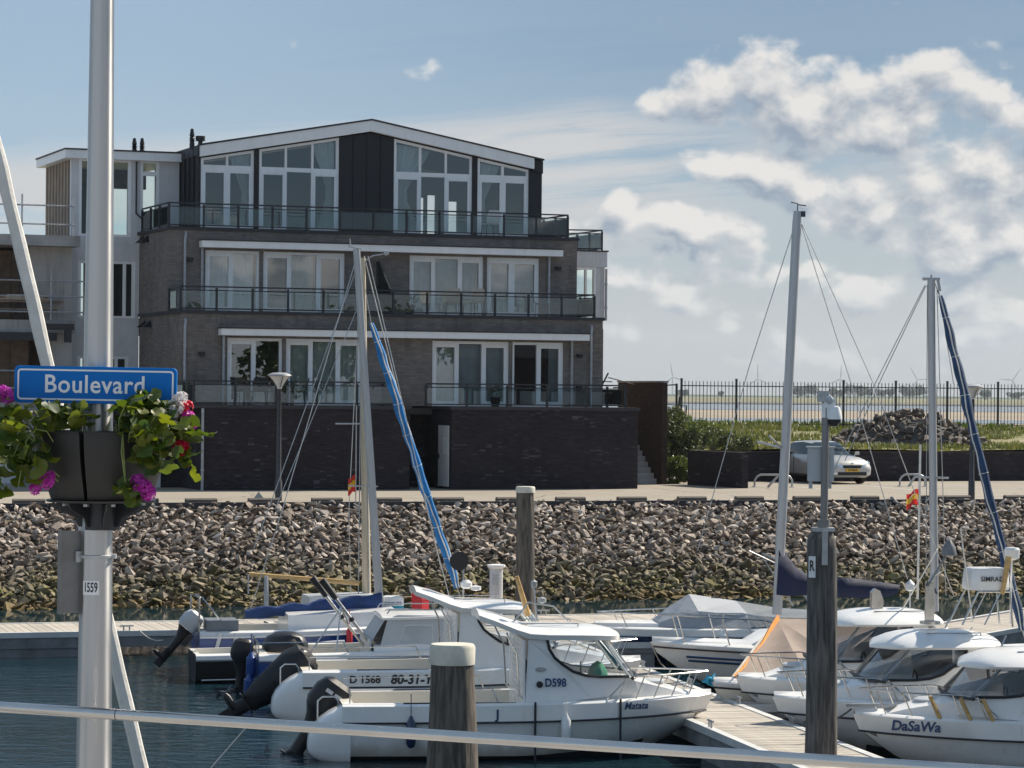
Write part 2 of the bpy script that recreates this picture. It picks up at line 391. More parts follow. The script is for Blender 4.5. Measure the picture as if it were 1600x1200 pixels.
M['bright_blue'] = mat('bright blue sail strip', (0.006, 0.17, 0.46), 0.6, var=0.2, scale=4, bump=0.4)
M['dark_blue_sail'] = mat('dark blue sail strip', (0.012, 0.045, 0.12), 0.7, var=0.25, scale=4, bump=0.4)
M['sail_white'] = mat('weathered white sailcloth', (0.66, 0.64, 0.60), 0.75, var=0.10, scale=4, bump=0.4)
M['tarp'] = mat('pinkish tan tarpaulin', (0.31, 0.245, 0.205), 0.75, var=0.10, scale=2.5, bump=0.3, trans=0.15)
M['tarp_orange'] = mat('orange tarpaulin edge', (0.68, 0.25, 0.035), 0.7, var=0.12)
M['cover_grey'] = mat('grey boat cover', (0.34, 0.36, 0.39), 0.7, var=0.08, scale=3, bump=0.5, bscale=5)
M['cover_slate'] = mat('slate boat cover', (0.12, 0.14, 0.165), 0.65, var=0.15, scale=3, bump=0.6, bscale=5)
M['varnish'] = mat('varnished wood', (0.52, 0.33, 0.13), 0.4, var=0.2, scale=3, stretch=(0.5, 4, 4))
M['mast_wood'] = mat('pale varnished spruce', (0.55, 0.46, 0.33), 0.45, var=0.16, scale=3, stretch=(4, 4, 0.4))
M['wood_trim'] = mat('dark teak rail', (0.055, 0.033, 0.020), 0.5, var=0.3)
M['decal_blue'] = mat('blue decal', (0.010, 0.050, 0.150), 0.4, var=0.05)
M['decal_black'] = mat('black decal', (0.020, 0.021, 0.026), 0.4, var=0.05)
M['turquoise'] = mat('turquoise engine paint', (0.02, 0.30, 0.42), 0.3, var=0.05)
M['red'] = mat('red plastic', (0.55, 0.02, 0.03), 0.45, var=0.1)
M['orange'] = mat('orange plastic', (0.70, 0.28, 0.03), 0.5, var=0.1)
M['rope_blue'] = mat('blue rope', (0.02, 0.32, 0.50), 0.8, var=0.2)
M['rope'] = mat('pale rope', (0.50, 0.46, 0.40), 0.85, var=0.2)
M['rope_dark'] = mat('dark rope', (0.035, 0.037, 0.045), 0.85, var=0.2)
M['green_bag'] = mat('green bag cloth', (0.02, 0.16, 0.09), 0.8, var=0.3, bump=0.5)
M['pile_wood'] = mat('weathered hardwood pile', (0.115, 0.098, 0.082), 0.85, var=0.5, scale=7, bump=0.9, bscale=9, stretch=(3, 3, 0.35), dirt=((0.028, 0.024, 0.020), 0.85))
M['pile_dark'] = mat('dark tarred pile', (0.105, 0.098, 0.092), 0.75, var=0.6, scale=6, bump=0.9, bscale=9, stretch=(3, 3, 0.3), dirt=((0.015, 0.014, 0.014), 0.85))
M['pile_cap'] = mat('cream pile cap', (0.62, 0.59, 0.50), 0.6, var=0.10, scale=5, dirt=((0.40, 0.36, 0.28), 0.5))
M['deck_board'] = mat('bleached deck board', (0.40, 0.36, 0.31), 0.8, var=0.16, scale=5, stretch=(0.6, 3, 3), rnd=0.16)
M['pontoon_edge'] = mat('pale pontoon edge', (0.55, 0.55, 0.54), 0.6, var=0.1, scale=3, dirt=((0.34, 0.33, 0.31), 0.5))
M['pontoon_float'] = mat('grey concrete float', (0.20, 0.20, 0.205), 0.8, var=0.2, scale=2.5, dirt=((0.06, 0.065, 0.05), 0.7))
M['car_paint'] = mat('metallic silver car paint', (0.50, 0.49, 0.47), 0.36, metal=0.35, var=0.02, scale=1, coat=0.5)
M['chrome'] = mat('chrome', (0.8, 0.8, 0.8), 0.1, metal=1.0, var=0.02)
M['headlight'] = mat('headlight lens', (0.80, 0.82, 0.85), 0.08, metal=0.5, var=0.05, coat=1.0)
M['plate_yellow'] = mat('yellow number plate', (0.80, 0.45, 0.01), 0.4, var=0.04)
M['sign_blue'] = mat('blue sign enamel', (0.000, 0.150, 0.50), 0.5, var=0.03, scale=3, spec=0.2)
M['sign_white'] = mat('white sign print', (0.80, 0.80, 0.80), 0.4, var=0.03)
M['basket'] = mat('charcoal planter plastic', (0.020, 0.019, 0.018), 0.55, var=0.15, scale=5)
M['tag_grey'] = mat('weathered grey sheet metal', (0.20, 0.20, 0.20), 0.42, metal=0.5, var=0.2, scale=5)
M['flag_red'] = mat('red flag cloth', (0.62, 0.04, 0.03), 0.8, trans=0.3)
M['flag_yellow'] = mat('yellow flag cloth', (0.80, 0.48, 0.04), 0.8, trans=0.3)
M['lamp_glass'] = mat('clear lamp bowl', (0.62, 0.64, 0.63), 0.2, var=0.05, spec=0.7)
M['seat_beige'] = mat('beige chair fabric', (0.60, 0.53, 0.44), 0.8, var=0.06)
M['seat_dark'] = mat('dark wicker', (0.03, 0.029, 0.028), 0.7, var=0.3)
M['seat_white'] = mat('white chair plastic', (0.75, 0.75, 0.74), 0.5, var=0.05)
M['banner'] = mat('white banner print', (0.62, 0.62, 0.64), 0.6, var=0.12, scale=2)
M['turbine'] = mat('turbine white', (0.55, 0.57, 0.60), 0.5, var=0.03)

def brushed_mat(name, col, rough, aniso, rot):
    m = mat(name, col, rough, metal=1.0, var=0.04, scale=3, stretch=(5, 5, 0.5)); nt = m.node_tree; b = nt.nodes['Principled BSDF']
    b.inputs['Anisotropic'].default_value = aniso; b.inputs['Anisotropic Rotation'].default_value = rot
    tg = nt.nodes.new('ShaderNodeTangent'); tg.direction_type = 'RADIAL'; tg.axis = 'Z'; nt.links.new(tg.outputs[0], b.inputs['Tangent'])
    return m
M['pole_metal'] = brushed_mat('brushed lamp pole aluminium', (0.50, 0.49, 0.48), 0.36, 0.85, 0.25)
M['steel_pole'] = mat('grey steel pole paint', (0.22, 0.215, 0.21), 0.4, metal=0.5, var=0.05, scale=3)
def stain_hull(name, src):
    m = src.copy(); m.name = name; nt = m.node_tree; q = NB(nt); b = nt.nodes['Principled BSDF']
    old = b.inputs['Base Color'].links[0].from_socket
    tc = q.n('ShaderNodeTexCoord'); x, y, z = q.sep(tc.outputs['Object'])
    wob = q.noise(q.vm('MULTIPLY', tc.outputs['Object'], (2.5, 2.5, 0.5)), 1.6, 5, 0.7)
    line = q.smooth(q.m('ADD', z, q.m('MULTIPLY_ADD', wob, 0.30, -0.15)), 0.34, 0.05, 0.0, 0.75)
    c = q.mix(line, old, (0.30, 0.27, 0.19))
    run = q.noise(q.vm('MULTIPLY', tc.outputs['Object'], (9.0, 9.0, 0.55)), 1.0, 4, 0.7)
    c = q.mix(q.smooth(run, 0.58, 0.74, 0.0, 0.38), c, (0.46, 0.43, 0.37))
    q.put(b.inputs['Base Color'], c); return m
M['gel_hull'] = stain_hull('stained white hull gelcoat', M['gel'])
M['cream_hull'] = stain_hull('stained cream hull gelcoat', M['gel_cream'])
def weather(m, tint, amount, sx=1.6):
    nt = m.node_tree; q = NB(nt); b = nt.nodes['Principled BSDF']; old = b.inputs['Base Color'].links[0].from_socket
    tc = q.n('ShaderNodeTexCoord'); run = q.noise(q.vm('MULTIPLY', tc.outputs['Object'], (sx, sx, 0.22)), 1.3, 5, 0.7)
    q.put(b.inputs['Base Color'], q.mix(q.smooth(run, 0.50, 0.72, 0.0, amount), old, tint))
weather(M['brick_grey'], (0.070, 0.062, 0.060), 0.45); weather(M['white_paint'], (0.60, 0.59, 0.57), 0.25, 3.0); weather(M['off_white'], (0.42, 0.41, 0.40), 0.35, 3.0)
weather(M['concrete_white'], (0.20, 0.18, 0.165), 0.6, 2.2); weather(M['concrete'], (0.16, 0.14, 0.125), 0.7, 2.2)
def cracks(m):
    nt = m.node_tree; q = NB(nt); b = nt.nodes['Principled BSDF']; old = b.inputs['Base Color'].links[0].from_socket; ge = q.n('ShaderNodeNewGeometry')
    w = q.vm('ADD', ge.outputs['Position'], q.comb(q.noise(ge.outputs['Position'], 0.8, 3), q.noise(ge.outputs['Position'], 0.7, 3), 0.0))
    vo = q.n('ShaderNodeTexVoronoi', feature='DISTANCE_TO_EDGE'); q.put(vo.inputs['Vector'], w); vo.inputs['Scale'].default_value = 0.16
    c = q.mix(q.smooth(vo.outputs['Distance'], 0.010, 0.0, 0.0, 0.65), old, (0.10, 0.088, 0.075))
    st = q.noise(ge.outputs['Position'], 0.5, 6, 0.7); c = q.mix(q.smooth(st, 0.55, 0.75, 0.0, 0.45), c, (0.17, 0.15, 0.125))
    q.put(b.inputs['Base Color'], c)
def leaf_mat(name, c1, c2, trans=0.35, rough=0.5, back=(1.5, 1.7, 0.6)):
    m = D.materials.new(name); m.use_nodes = True; nt = m.node_tree; q = NB(nt); b = nt.nodes['Principled BSDF']
    ge = q.n('ShaderNodeNewGeometry'); oi = q.n('ShaderNodeObjectInfo')
    r = q.m('FRACT', q.m('ADD', ge.outputs['Random Per Island'], oi.outputs['Random']))
    c = q.mix(r, c1, c2); q.put(b.inputs['Base Color'], c); b.inputs['Roughness'].default_value = rough
    tr = q.n('ShaderNodeBsdfTranslucent'); q.put(tr.inputs[0], q.mix(1.0, c, back, 'MULTIPLY'))
    mx = q.n('ShaderNodeMixShader'); mx.inputs[0].default_value = trans
    nt.links.new(b.outputs[0], mx.inputs[1]); nt.links.new(tr.outputs[0], mx.inputs[2]); nt.links.new(mx.outputs[0], nt.nodes['Material Output'].inputs[0])
    return m
M['leaf'] = leaf_mat('bush leaf', (0.048, 0.080, 0.016), (0.120, 0.135, 0.035), 0.25)
M['leaf_dark'] = leaf_mat('dull bush leaf', (0.040, 0.060, 0.020), (0.10, 0.105, 0.060), 0.25)
M['grass'] = leaf_mat('rough grass blade', (0.060, 0.082, 0.020), (0.215, 0.190, 0.085), 0.25)
M['geranium'] = leaf_mat('geranium leaf', (0.024, 0.060, 0.010), (0.150, 0.160, 0.016), 0.38)
M['stem'] = mat('green plant stem', (0.20, 0.24, 0.07), 0.6)
M['petal_pink'] = leaf_mat('magenta petal', (0.52, 0.02, 0.40), (0.62, 0.08, 0.50), 0.35, back=(1.3, 1.0, 1.3))
M['petal_red'] = leaf_mat('red petal', (0.55, 0.006, 0.03), (0.62, 0.02, 0.08), 0.35, back=(1.4, 1.0, 1.0))
M['petal_white'] = leaf_mat('white petal', (0.72, 0.70, 0.70), (0.80, 0.78, 0.78), 0.3, back=(1.1, 1.1, 1.1))
M['far_leaf'] = leaf_mat('far tree leaf', (0.030, 0.050, 0.022), (0.060, 0.085, 0.035), 0.1)

def stone_mat(name, pal, algae=True):
    m = D.materials.new(name); m.use_nodes = True; nt = m.node_tree; q = NB(nt); b = nt.nodes['Principled BSDF']
    ge = q.n('ShaderNodeNewGeometry'); oi = q.n('ShaderNodeObjectInfo')
    r = q.m('FRACT', q.m('ADD', ge.outputs['Random Per Island'], oi.outputs['Random']))
    cr = q.n('ShaderNodeValToRGB'); q.put(cr.inputs[0], r)
    el = cr.color_ramp.elements
    while len(el) < len(pal): el.new(0.5)
    for i, c in enumerate(pal): el[i].position = i/(len(pal)-1); el[i].color = (*c, 1)
    pos = ge.outputs['Position']; px, py, pz = q.sep(pos)
    sp = q.noise(pos, 9.0, 6, 0.7)
    c = q.mix(1.0, cr.outputs[0], q.comb(*[q.smooth(sp, 0.25, 0.75, 0.6, 1.35, 'LINEAR')]*3), 'MULTIPLY')
    if algae:
        wob = q.noise(pos, 0.9, 4, 0.6)
        zz = q.m('ADD', pz, q.m('MULTIPLY_ADD', wob, 1.3, -0.65))
        wet = q.smooth(zz, 1.55, 0.55, 0.0, 0.72)
        c = q.mix(wet, c, q.mix(r, (0.075, 0.060, 0.040), (0.215, 0.168, 0.112)))
        pat = q.noise(pos, 1.6, 5, 0.7)
        alg = q.m('MULTIPLY', q.smooth(zz, 1.05, 0.45), q.smooth(pat, 0.38, 0.60))
        c = q.mix(q.m('MULTIPLY', alg, 0.85), c, q.mix(r, (0.085, 0.082, 0.014), (0.200, 0.168, 0.036)))
        kelp = q.smooth(zz, 0.30, 0.02)
        c = q.mix(q.m('MULTIPLY', kelp, 0.8), c, (0.150, 0.092, 0.018))
    q.put(b.inputs['Base Color'], c); b.inputs['Roughness'].default_value = 0.8
    bn = q.n('ShaderNodeBump'); bn.inputs['Strength'].default_value = 0.6; bn.inputs['Distance'].default_value = 0.03
    q.put(bn.inputs['Height'], q.noise(pos, 14.0, 5, 0.7)); nt.links.new(bn.outputs[0], b.inputs['Normal'])
    return m
M['stone'] = stone_mat('revetment stone', [(0.11, 0.082, 0.062), (0.20, 0.152, 0.118), (0.31, 0.250, 0.202), (0.42, 0.352, 0.294), (0.56, 0.490, 0.425), (0.15, 0.114, 0.092)])
M['stone_pile'] = stone_mat('basalt stone', [(0.045, 0.038, 0.036), (0.10, 0.080, 0.067), (0.15, 0.118, 0.095), (0.20, 0.158, 0.122), (0.07, 0.058, 0.052)], False)

def ground_mat(name, c1, c2, c3, sc, rough=0.9, bump=0.3, fine=30):
    m = D.materials.new(name); m.use_nodes = True; nt = m.node_tree; q = NB(nt); b = nt.nodes['Principled BSDF']
    ge = q.n('ShaderNodeNewGeometry'); pos = ge.outputs['Position']
    a = q.noise(pos, sc, 6, 0.65); f = q.noise(pos, fine, 4, 0.7)
    c = q.mix(q.smooth(a, 0.35, 0.65), c1, c2); c = q.mix(q.smooth(q.noise(pos, sc*3.1, 5, 0.7), 0.50, 0.70), c, c3)
    c = q.mix(1.0, c, q.comb(*[q.smooth(f, 0.25, 0.75, 0.82, 1.18, 'LINEAR')]*3), 'MULTIPLY')
    q.put(b.inputs['Base Color'], c); b.inputs['Roughness'].default_value = rough; b.inputs['Specular IOR Level'].default_value = 0.3
    bn = q.n('ShaderNodeBump'); bn.inputs['Strength'].default_value = bump; bn.inputs['Distance'].default_value = 0.02
    q.put(bn.inputs['Height'], f); nt.links.new(bn.outputs[0], b.inputs['Normal'])
    return m
M['road'] = ground_mat('sun bleached asphalt', (0.285, 0.250, 0.205), (0.315, 0.280, 0.232), (0.262, 0.230, 0.190), 0.25)
cracks(M['road'])
M['soil'] = ground_mat('dry grass soil', (0.20, 0.185, 0.085), (0.120, 0.130, 0.040), (0.36, 0.30, 0.20), 0.22, bump=0.8, fine=5)
M['sand'] = ground_mat('tidal sand', (0.33, 0.27, 0.20), (0.27, 0.225, 0.175), (0.22, 0.19, 0.155), 0.012, bump=0.1, fine=0.2)
M['marsh'] = ground_mat('salt marsh', (0.13, 0.135, 0.06), (0.22, 0.19, 0.11), (0.17, 0.155, 0.095), 0.004, bump=0.1, fine=0.1)
M['mud'] = ground_mat('dark tidal mud', (0.075, 0.068, 0.062), (0.11, 0.10, 0.09), (0.09, 0.08, 0.07), 0.01, bump=0.1, fine=0.1)
M['bankmud'] = ground_mat('wet gravel bed', (0.085, 0.070, 0.055), (0.110, 0.092, 0.072), (0.060, 0.052, 0.042), 1.0, bump=0.6, fine=8)

def water_mat(name, col, sx, sy, strength, dist, rough=0.06):
    m = D.materials.new(name); m.use_nodes = True; nt = m.node_tree; q = NB(nt); b = nt.nodes['Principled BSDF']
    ge = q.n('ShaderNodeNewGeometry'); pos = q.vm('MULTIPLY', ge.outputs['Position'], (sx, sy, 1))
    big = q.noise(ge.outputs['Position'], 0.10, 3, 0.5)
    n1 = q.noise(pos, 1.0, 4, 0.6, 0.6); n2 = q.noise(pos, 3.7, 3, 0.6, 0.3)
    hgt = q.m('ADD', n1, q.m('MULTIPLY', n2, 0.32))
    hgt = q.m('MULTIPLY', hgt, q.smooth(big, 0.35, 0.65, 0.55, 1.15))
    calm = q.sep(ge.outputs['Position']); hgt = q.m('MULTIPLY', hgt, q.smooth(q.m('SUBTRACT', calm[1], q.m('MULTIPLY', calm[0], 0.32)), 57.0, 62.0, 1.0, 0.05)) if sx > 1 else hgt
    bn = q.n('ShaderNodeBump'); bn.inputs['Strength'].default_value = strength; bn.inputs['Distance'].default_value = dist
    q.put(bn.inputs['Height'], hgt); nt.links.new(bn.outputs[0], b.inputs['Normal'])
    b.inputs['Base Color'].default_value = (*col, 1); b.inputs['Roughness'].default_value = rough; b.inputs['IOR'].default_value = 1.333
    return m
M['water'] = water_mat('harbour water', (0.007, 0.026, 0.036), 1.1, 2.2, 0.50, 0.10, rough=0.03)
M['water_far'] = water_mat('estuary water', (0.06, 0.08, 0.10), 0.05, 0.02, 0.25, 0.6, 0.15)
# ================================================================== SETTING
QT = rad(19.0); QU = Vector((math.cos(QT), math.sin(QT), 0)); QN = Vector((-math.sin(QT), math.cos(QT), 0))   # along / inland
E0 = Vector((0, 80.6, 0))                      # a point of the quay edge
def qp(u, w, z): p = E0+QU*u+QN*w; return (p.x, p.y, z)
ZQ = 2.35

MB().quad((-160, -20, 0), (160, -20, 0), (160, 150, 0), (-160, 150, 0)).build('water', M['water'])['kind'] = 'structure'
b = MB(); b.quad(qp(-90, 0.1, ZQ), qp(110, 0.1, ZQ), qp(110, 28, ZQ), qp(-90, 28, ZQ)); b.quad(qp(-90, 0.1, ZQ), qp(-90, 0.1, 1.6), qp(110, 0.1, 1.6), qp(110, 0.1, ZQ))
tag(b.build('quay_road', M['road']), kind='structure')
b = MB(); b.box(0, 200, 0, 0.16, -0.35, 0.035); b.xf(Matrix.Translation(qp(-90, -0.06, ZQ)) @ Matrix.Rotation(QT, 4, 'Z'))
tag(b.build('quay_kerb', M['coping']), kind='structure')
# parking bay lines, a sheet above the road
b = MB()
for (xa, ya, xb, yb) in [(1330, 757, 1460, 768), (1395, 757, 1620, 765), (1250, 761, 1330, 768), (1545, 753, 1640, 757)]:
    p, q_ = atz(xa, ya, ZQ+0.004), atz(xb, yb, ZQ+0.004); d = (q_-p).normalized(); s_ = Vector((-d.y, d.x, 0))*0.05
    b.quad(p-s_, q_-s_, q_+s_, p+s_)
tag(b.build('parking_line', M['off_white']), kind='structure')

# land behind the quay: grass bank up to the fence, then down to the tidal flats
def land_z(x, y):
    w = (Vector((x, y, 0))-E0).dot(QN)
    if w < 23: z = ZQ-0.02
    elif w < 52: z = 3.28+(w-23)/29*0.62
    elif w < 75: z = 3.90-(w-52)/23*3.85
    else: z = 0.02
    if 23 < w < 70: z += (mnoise.noise((x*0.13, y*0.13, 0))*0.22+mnoise.noise((x*0.5, y*0.5, 3))*0.07)*min(1, (w-23)/2)
    return z
us = np.linspace(-70, 110, 91); ws = [24.3, 25, 26, 27.5, 29, 31, 33, 35, 37.5, 40, 42.5, 45, 47.5, 50, 52, 54, 57, 61, 66, 71, 76]
v = []
for w in ws:
    for u in us:
        p = qp(u, w, 0); v.append((p[0], p[1], land_z(p[0], p[1])))
f = [(i*91+j, i*91+j+1, (i+1)*91+j+1, (i+1)*91+j) for i in range(len(ws)-1) for j in range(90)]
tag(MB().add(v, f, 0, True).build('grass_bank', M['soil'], sharp=180), kind='structure')
def strip(name, m, y0, y1, z, half=1.0, jag=0):
    n = 60; v = []
    for k in range(n+1):
        t = k/n*2-1
        v.append((t*max(160, y0*half), y0+mnoise.noise((k*0.6, y0, 0))*jag, z)); v.append((t*max(160, y1*half), y1+mnoise.noise((k*0.45, y1, 5))*jag, z))
    o = MB().add(v, [(2*k, 2*k+2, 2*k+3, 2*k+1) for k in range(n)]).build(name, m); o['kind'] = 'structure'
strip('tidal_flat', M['sand'], 110, 1010, 0.0, 0.8)
strip('tidal_channel', M['water_far'], 960, 1560, 0.06, 0.7, 25)
strip('tidal_creek', M['water_far'], 560, 640, 0.05, 0.7, 30)
strip('mud_shore', M['mud'], 1470, 1720, 0.30, 0.6, 15)
strip('salt_marsh', M['marsh'], 1690, 9000, 0.6, 0.7, 20)

# ---------------------------------------------------------------- stone revetment
def rock_mesh(name, seed, m, npt=11, flat=0.55):
    r = random.Random(seed); bm = bmesh.new()
    for k in range(npt):
        d = Vector((r.gauss(0, 1), r.gauss(0, 1), r.gauss(0, 1))).normalized()*r.uniform(0.8, 1.08)
        bm.verts.new((d.x*0.58*r.uniform(.85, 1.15), d.y*0.38, d.z*0.5*flat))
    res = bmesh.ops.convex_hull(bm, input=bm.verts)
    bmesh.ops.delete(bm, geom=[g for g in res['geom_interior'] if isinstance(g, bmesh.types.BMVert)], context='VERTS')
    bmesh.ops.recalc_face_normals(bm, faces=bm.faces)
    me = D.meshes.new(name); bm.to_mesh(me); bm.free(); me.materials.append(m); return me
slope_top, slope_bot, run = ZQ-0.08, -0.75, 7.1
b = MB(); b.quad(qp(-90, 0.05, slope_top-0.10), qp(110, 0.05, slope_top-0.10), qp(110, -run, slope_bot-0.1), qp(-90, -run, slope_bot-0.1))
revet = tag(b.build('rock_revetment', M['bankmud']), kind='structure')
ROCKS = [rock_mesh('stone', 100+i, M['stone']) for i in range(12)]
def stones_on_slope():
    out = []
    r = random.Random(3)
    for (step, smin, smax, lift) in ((0.165, 0.12, 0.26, 0.04), (0.27, 0.17, 0.37, 0.09)):
        u = -26.0
        while u < 27.0:
            t = 0.0
            while t < 1.0:
                uu = u+r.uniform(-.5, .5)*step; tt = min(1, max(0, t+r.uniform(-.5, .5)*step/run))
                s = r.uniform(smin, smax)*(1.0+0.35*tt*(r.random() < .5))
                x, y, z = qp(uu, -run*tt, slope_top+(slope_bot-slope_top)*tt+lift+r.uniform(-.03, .05))
                if tt < 0.04: z -= 0.04
                out.append((x, y, z, s*r.uniform(0.85, 1.3), s*r.uniform(.75, 1.05), s*r.uniform(.75, 1.1), r.uniform(0, 6.28), r.uniform(-.75, .75), r.uniform(-.75, .75), r.randrange(12)))
                t += step*(1.0 if lift < .1 else 1.0)/run
            u += step
    return out
allst = stones_on_slope()
def in_view(x, y): return abs(x)/y*F < 800
vis = sorted([k for k in range(len(allst)) if in_view(allst[k][0], allst[k][1]) and allst[k][2] > 0.12], key=lambda k: -allst[k][3]*allst[k][5]/allst[k][1]**2)
single = set(vis[:300])
for k in single:
    x, y, z, sx, sy, sz, a, bb, c, i = allst[k]
    link_mesh('stone', ROCKS[i], revet, (x, y, z), (bb, c, a), (sx, sy, sz))
def join_instances(lst, meshes):
    V = []; Fc = []; off = 0
    base = []
    for me in meshes:
        vv = np.array([vt.co[:] for vt in me.vertices]); base.append((vv, [list(p.vertices) for p in me.polygons]))
    for (x, y, z, sx, sy, sz, a, bb, c, i) in lst:
        vv, ff = base[i]
        R = np.array(Matrix.LocRotScale(Vector((x, y, z)), __import__('mathutils').Euler((bb, c, a)), Vector((sx, sy, sz))))
        w = vv @ R[:3, :3].T+R[:3, 3]; V.append(w); Fc += [[q+off for q in p] for p in ff]; off += len(vv)
    return np.concatenate(V), Fc
V, Fc = join_instances([allst[k] for k in range(len(allst)) if k not in single], ROCKS)
me = D.meshes.new('stone'); me.from_pydata(V.tolist(), [], Fc); me.materials.append(M['stone'])
o = link_mesh('stone', me, revet); o['kind'] = 'stuff'

# kerb blocks along the quay edge
kb = MB(); kb.prism([(-0.10, 0), (-0.10, 0.10), (-0.04, 0.14), (0.06, 0.14), (0.11, 0.09), (0.11, 0)], -0.43, 0.43, 'x')
kme = kb.mesh('kerb_block', mat('dark concrete block', (0.105, 0.090, 0.078), 0.85, var=0.25, scale=5, dirt=((0.05, 0.045, 0.04), 0.6)))
u = -26.0; k = 0
for px in (-60, 30, 118, 204, 294, 390, 487, 578, 673, 769, 860, 954, 1046, 1134, 1223, 1311, 1412, 1452, 1545, 1630):
    p = atz(px, 783-(px-294)*0.0045, ZQ); w = 0.30
    uu = (p-E0).dot(QU); x, y, z = qp(uu, w, ZQ)
    o = link_mesh('kerb_block', kme, None, (x, y, z), (0, 0, QT+random.uniform(-.02, .02)))
    tag(o, 'low dark concrete kerb block, one of a row along the quay edge', 'kerb block', 'kerb blocks along the quay edge')

# ================================================================== APARTMENT BUILDING
B0 = ZQ
apt = thing('apartment_building', 'grey brick apartment building with stepped balconies and shallow white edged gable', 'building', (OX, OY, B0), TH)
def bpart(mb, name, m, parent=None, label=None):
    o = mb.build(name, m, parent or apt, label); return o
class BB(MB):           # building coordinates: u, depth w, height above datum z
    def box(s, x0, x1, y0, y1, z0, z1, mat=0): return MB.box(s, x0, x1, y0, y1, z0-B0, z1-B0, mat)
def wall_open(b, u0, u1, z0, z1, ops, w0, th):
    zs = sorted({z0, z1, *[o[2] for o in ops], *[o[3] for o in ops]})
    for za, zb in zip(zs, zs[1:]):
        cut = sorted([(o[0], o[1]) for o in ops if o[2] <= za+1e-6 and o[3] >= zb-1e-6]); x = u0
        for a, c in cut:
            if a > x: b.box(x, a, w0, w0+th, za, zb)
            x = c
        if x < u1: b.box(x, u1, w0, w0+th, za, zb)

def window(u0, u1, z0, z1, w, cols, transom=None, top=None, curtains=(), sash=(), glass='glass', frame='white_paint', fw=0.085, room='interior', label=None):
    """cols: mullion positions; top: function u -> top height for sloped heads; sash: indices of panes with an inner opening frame"""
    top = top or (lambda u: z1)
    zz = lambda z: z-B0
    b = MB()
    edges = [u0]+list(cols)+[u1]
    def bar(poly, d0, d1): b.prism([(a, zz(c)) for a, c in poly], d0, d1, 'y')
    for i, e in enumerate(edges):
        a, c = (e, e+fw) if i == 0 else ((e-fw, e) if i == len(edges)-1 else (e-fw*.45, e+fw*.45))
        bar([(a, z0), (c, z0), (c, top(c)), (a, top(a))], w-0.04, w+0.09)
    bar([(u0, z0+.002), (u1, z0+.002), (u1, z0+0.07), (u0, z0+0.07)], w-0.036, w+0.085)
    bar([(u0, top(u0)-.09), (u1, top(u1)-.09), (u1, top(u1)-.003), (u0, top(u0)-.003)], w-0.036, w+0.085)
    if transom: bar([(u0, transom-.07), (u1, transom-.07), (u1, transom+.07), (u0, transom+.07)], w-0.036, w+0.085)
    mid = edges; panes = []
    for i in range(len(mid)-1):
        a = mid[i]+(fw if i == 0 else fw*.45); c = mid[i+1]-(fw if i == len(mid)-2 else fw*.45)
        hi = (lambda q: transom-.07) if transom else (lambda q: top(q)-.09)
        lo = z0+.07
        if i in sash:
            s = 0.065
            bar([(a, lo), (a+s, lo), (a+s, hi(a)), (a, hi(a))], w-.055, w+.03); bar([(c-s, lo), (c, lo), (c, hi(c)), (c-s, hi(c))], w-.055, w+.03)
            bar([(a+s, lo), (c-s, lo), (c-s, lo+.09), (a+s, lo+.09)], w-.055, w+.03); bar([(a+s, hi(a)-.11), (c-s, hi(c)-.11), (c-s, hi(c)), (a+s, hi(a))], w-.055, w+.03)
            panes.append([(a+s, lo+.09), (c-s, lo+.09), (c-s, hi(c)-.11), (a+s, hi(a)-.11)])
        else: panes.append([(a, lo), (c, lo), (c, hi(c)), (a, hi(a))])
        if transom: panes.append([(a, transom+.07), (c, transom+.07), (c, top(c)-.09), (a, top(a)-.09)])
    o = bpart(b, 'window', M[frame], label=label)
    for p in panes:
        g = MB(); g.add([(x, w+0.012, zz(z)) for x, z in p], [(0, 1, 2, 3)]); g.build('pane', M[glass], o)
    for (a, c, za, zb, kind, m) in curtains:
        n = 40; g = MB(); rows = 9; v = []
        for r in range(rows):
            t = r/(rows-1)
            for k in range(n):
                q = k/(n-1)
                if kind == 'swept_left': x = a+(c-a)*q*(0.30+0.70*abs(t-0.42)**0.8*1.3 if t < .42 else 0.30+0.75*((t-.42)/.58)**1.2)
                elif kind == 'swept_right': x = c-(c-a)*(1-q)*(0.30+0.70*abs(t-0.42)**0.8*1.3 if t < .42 else 0.30+0.75*((t-.42)/.58)**1.2)
                else: x = a+(c-a)*q
                x = min(max(x, a), c)
                ztop = min(zb, top(x)-.1)
                v.append((x, w+0.22+0.035*math.sin(k*1.9+math.sin(k*.7)*1.2), zz(za+(ztop-za)*t)))
        g.add(v, [(r*n+k, r*n+k+1, (r+1)*n+k+1, (r+1)*n+k) for r in range(rows-1) for k in range(n-1)], 0, True)
        g.build('curtain', M[m], o, sharp=180)
    return o

# --- base with terraces
for (a, c, ca, cc) in ((-7.1, -0.44, -7.42, -0.38), (0.96, 7.33, 0.90, 7.38)):
    b = BB(); b.box(a, c, 0, 2.9, B0-.3, 4.86); bpart(b, 'base_wall', M['brick_dark'])
    b = BB(); b.box(ca, cc, -0.05, 2.9, 4.862, 4.965); bpart(b, 'terrace_slab', M['coping'])
b = BB(); wall_open(b, -10.4, -7.102, B0-.3, 4.86, [(-8.75, -7.75, B0, 4.4)], 2.75, .25); bpart(b, 'entrance_wall', M['brick_dark'])
b = BB(); wall_open(b, -0.438, 0.958, B0-.3, 4.96, [(-0.30, 0.42, B0, 4.55)], 2.65, .25); bpart(b, 'entrance_wall', M['brick_dark'])
b = BB(); b.box(-8.75, -8.60, 2.7, 2.9, B0, 4.40); b.box(-7.98, -7.75, 2.7, 2.9, B0, 4.40); b.box(-8.6, -7.98, 2.72, 2.9, 4.25, 4.38); fr = bpart(b, 'door_frame', M['off_white'])
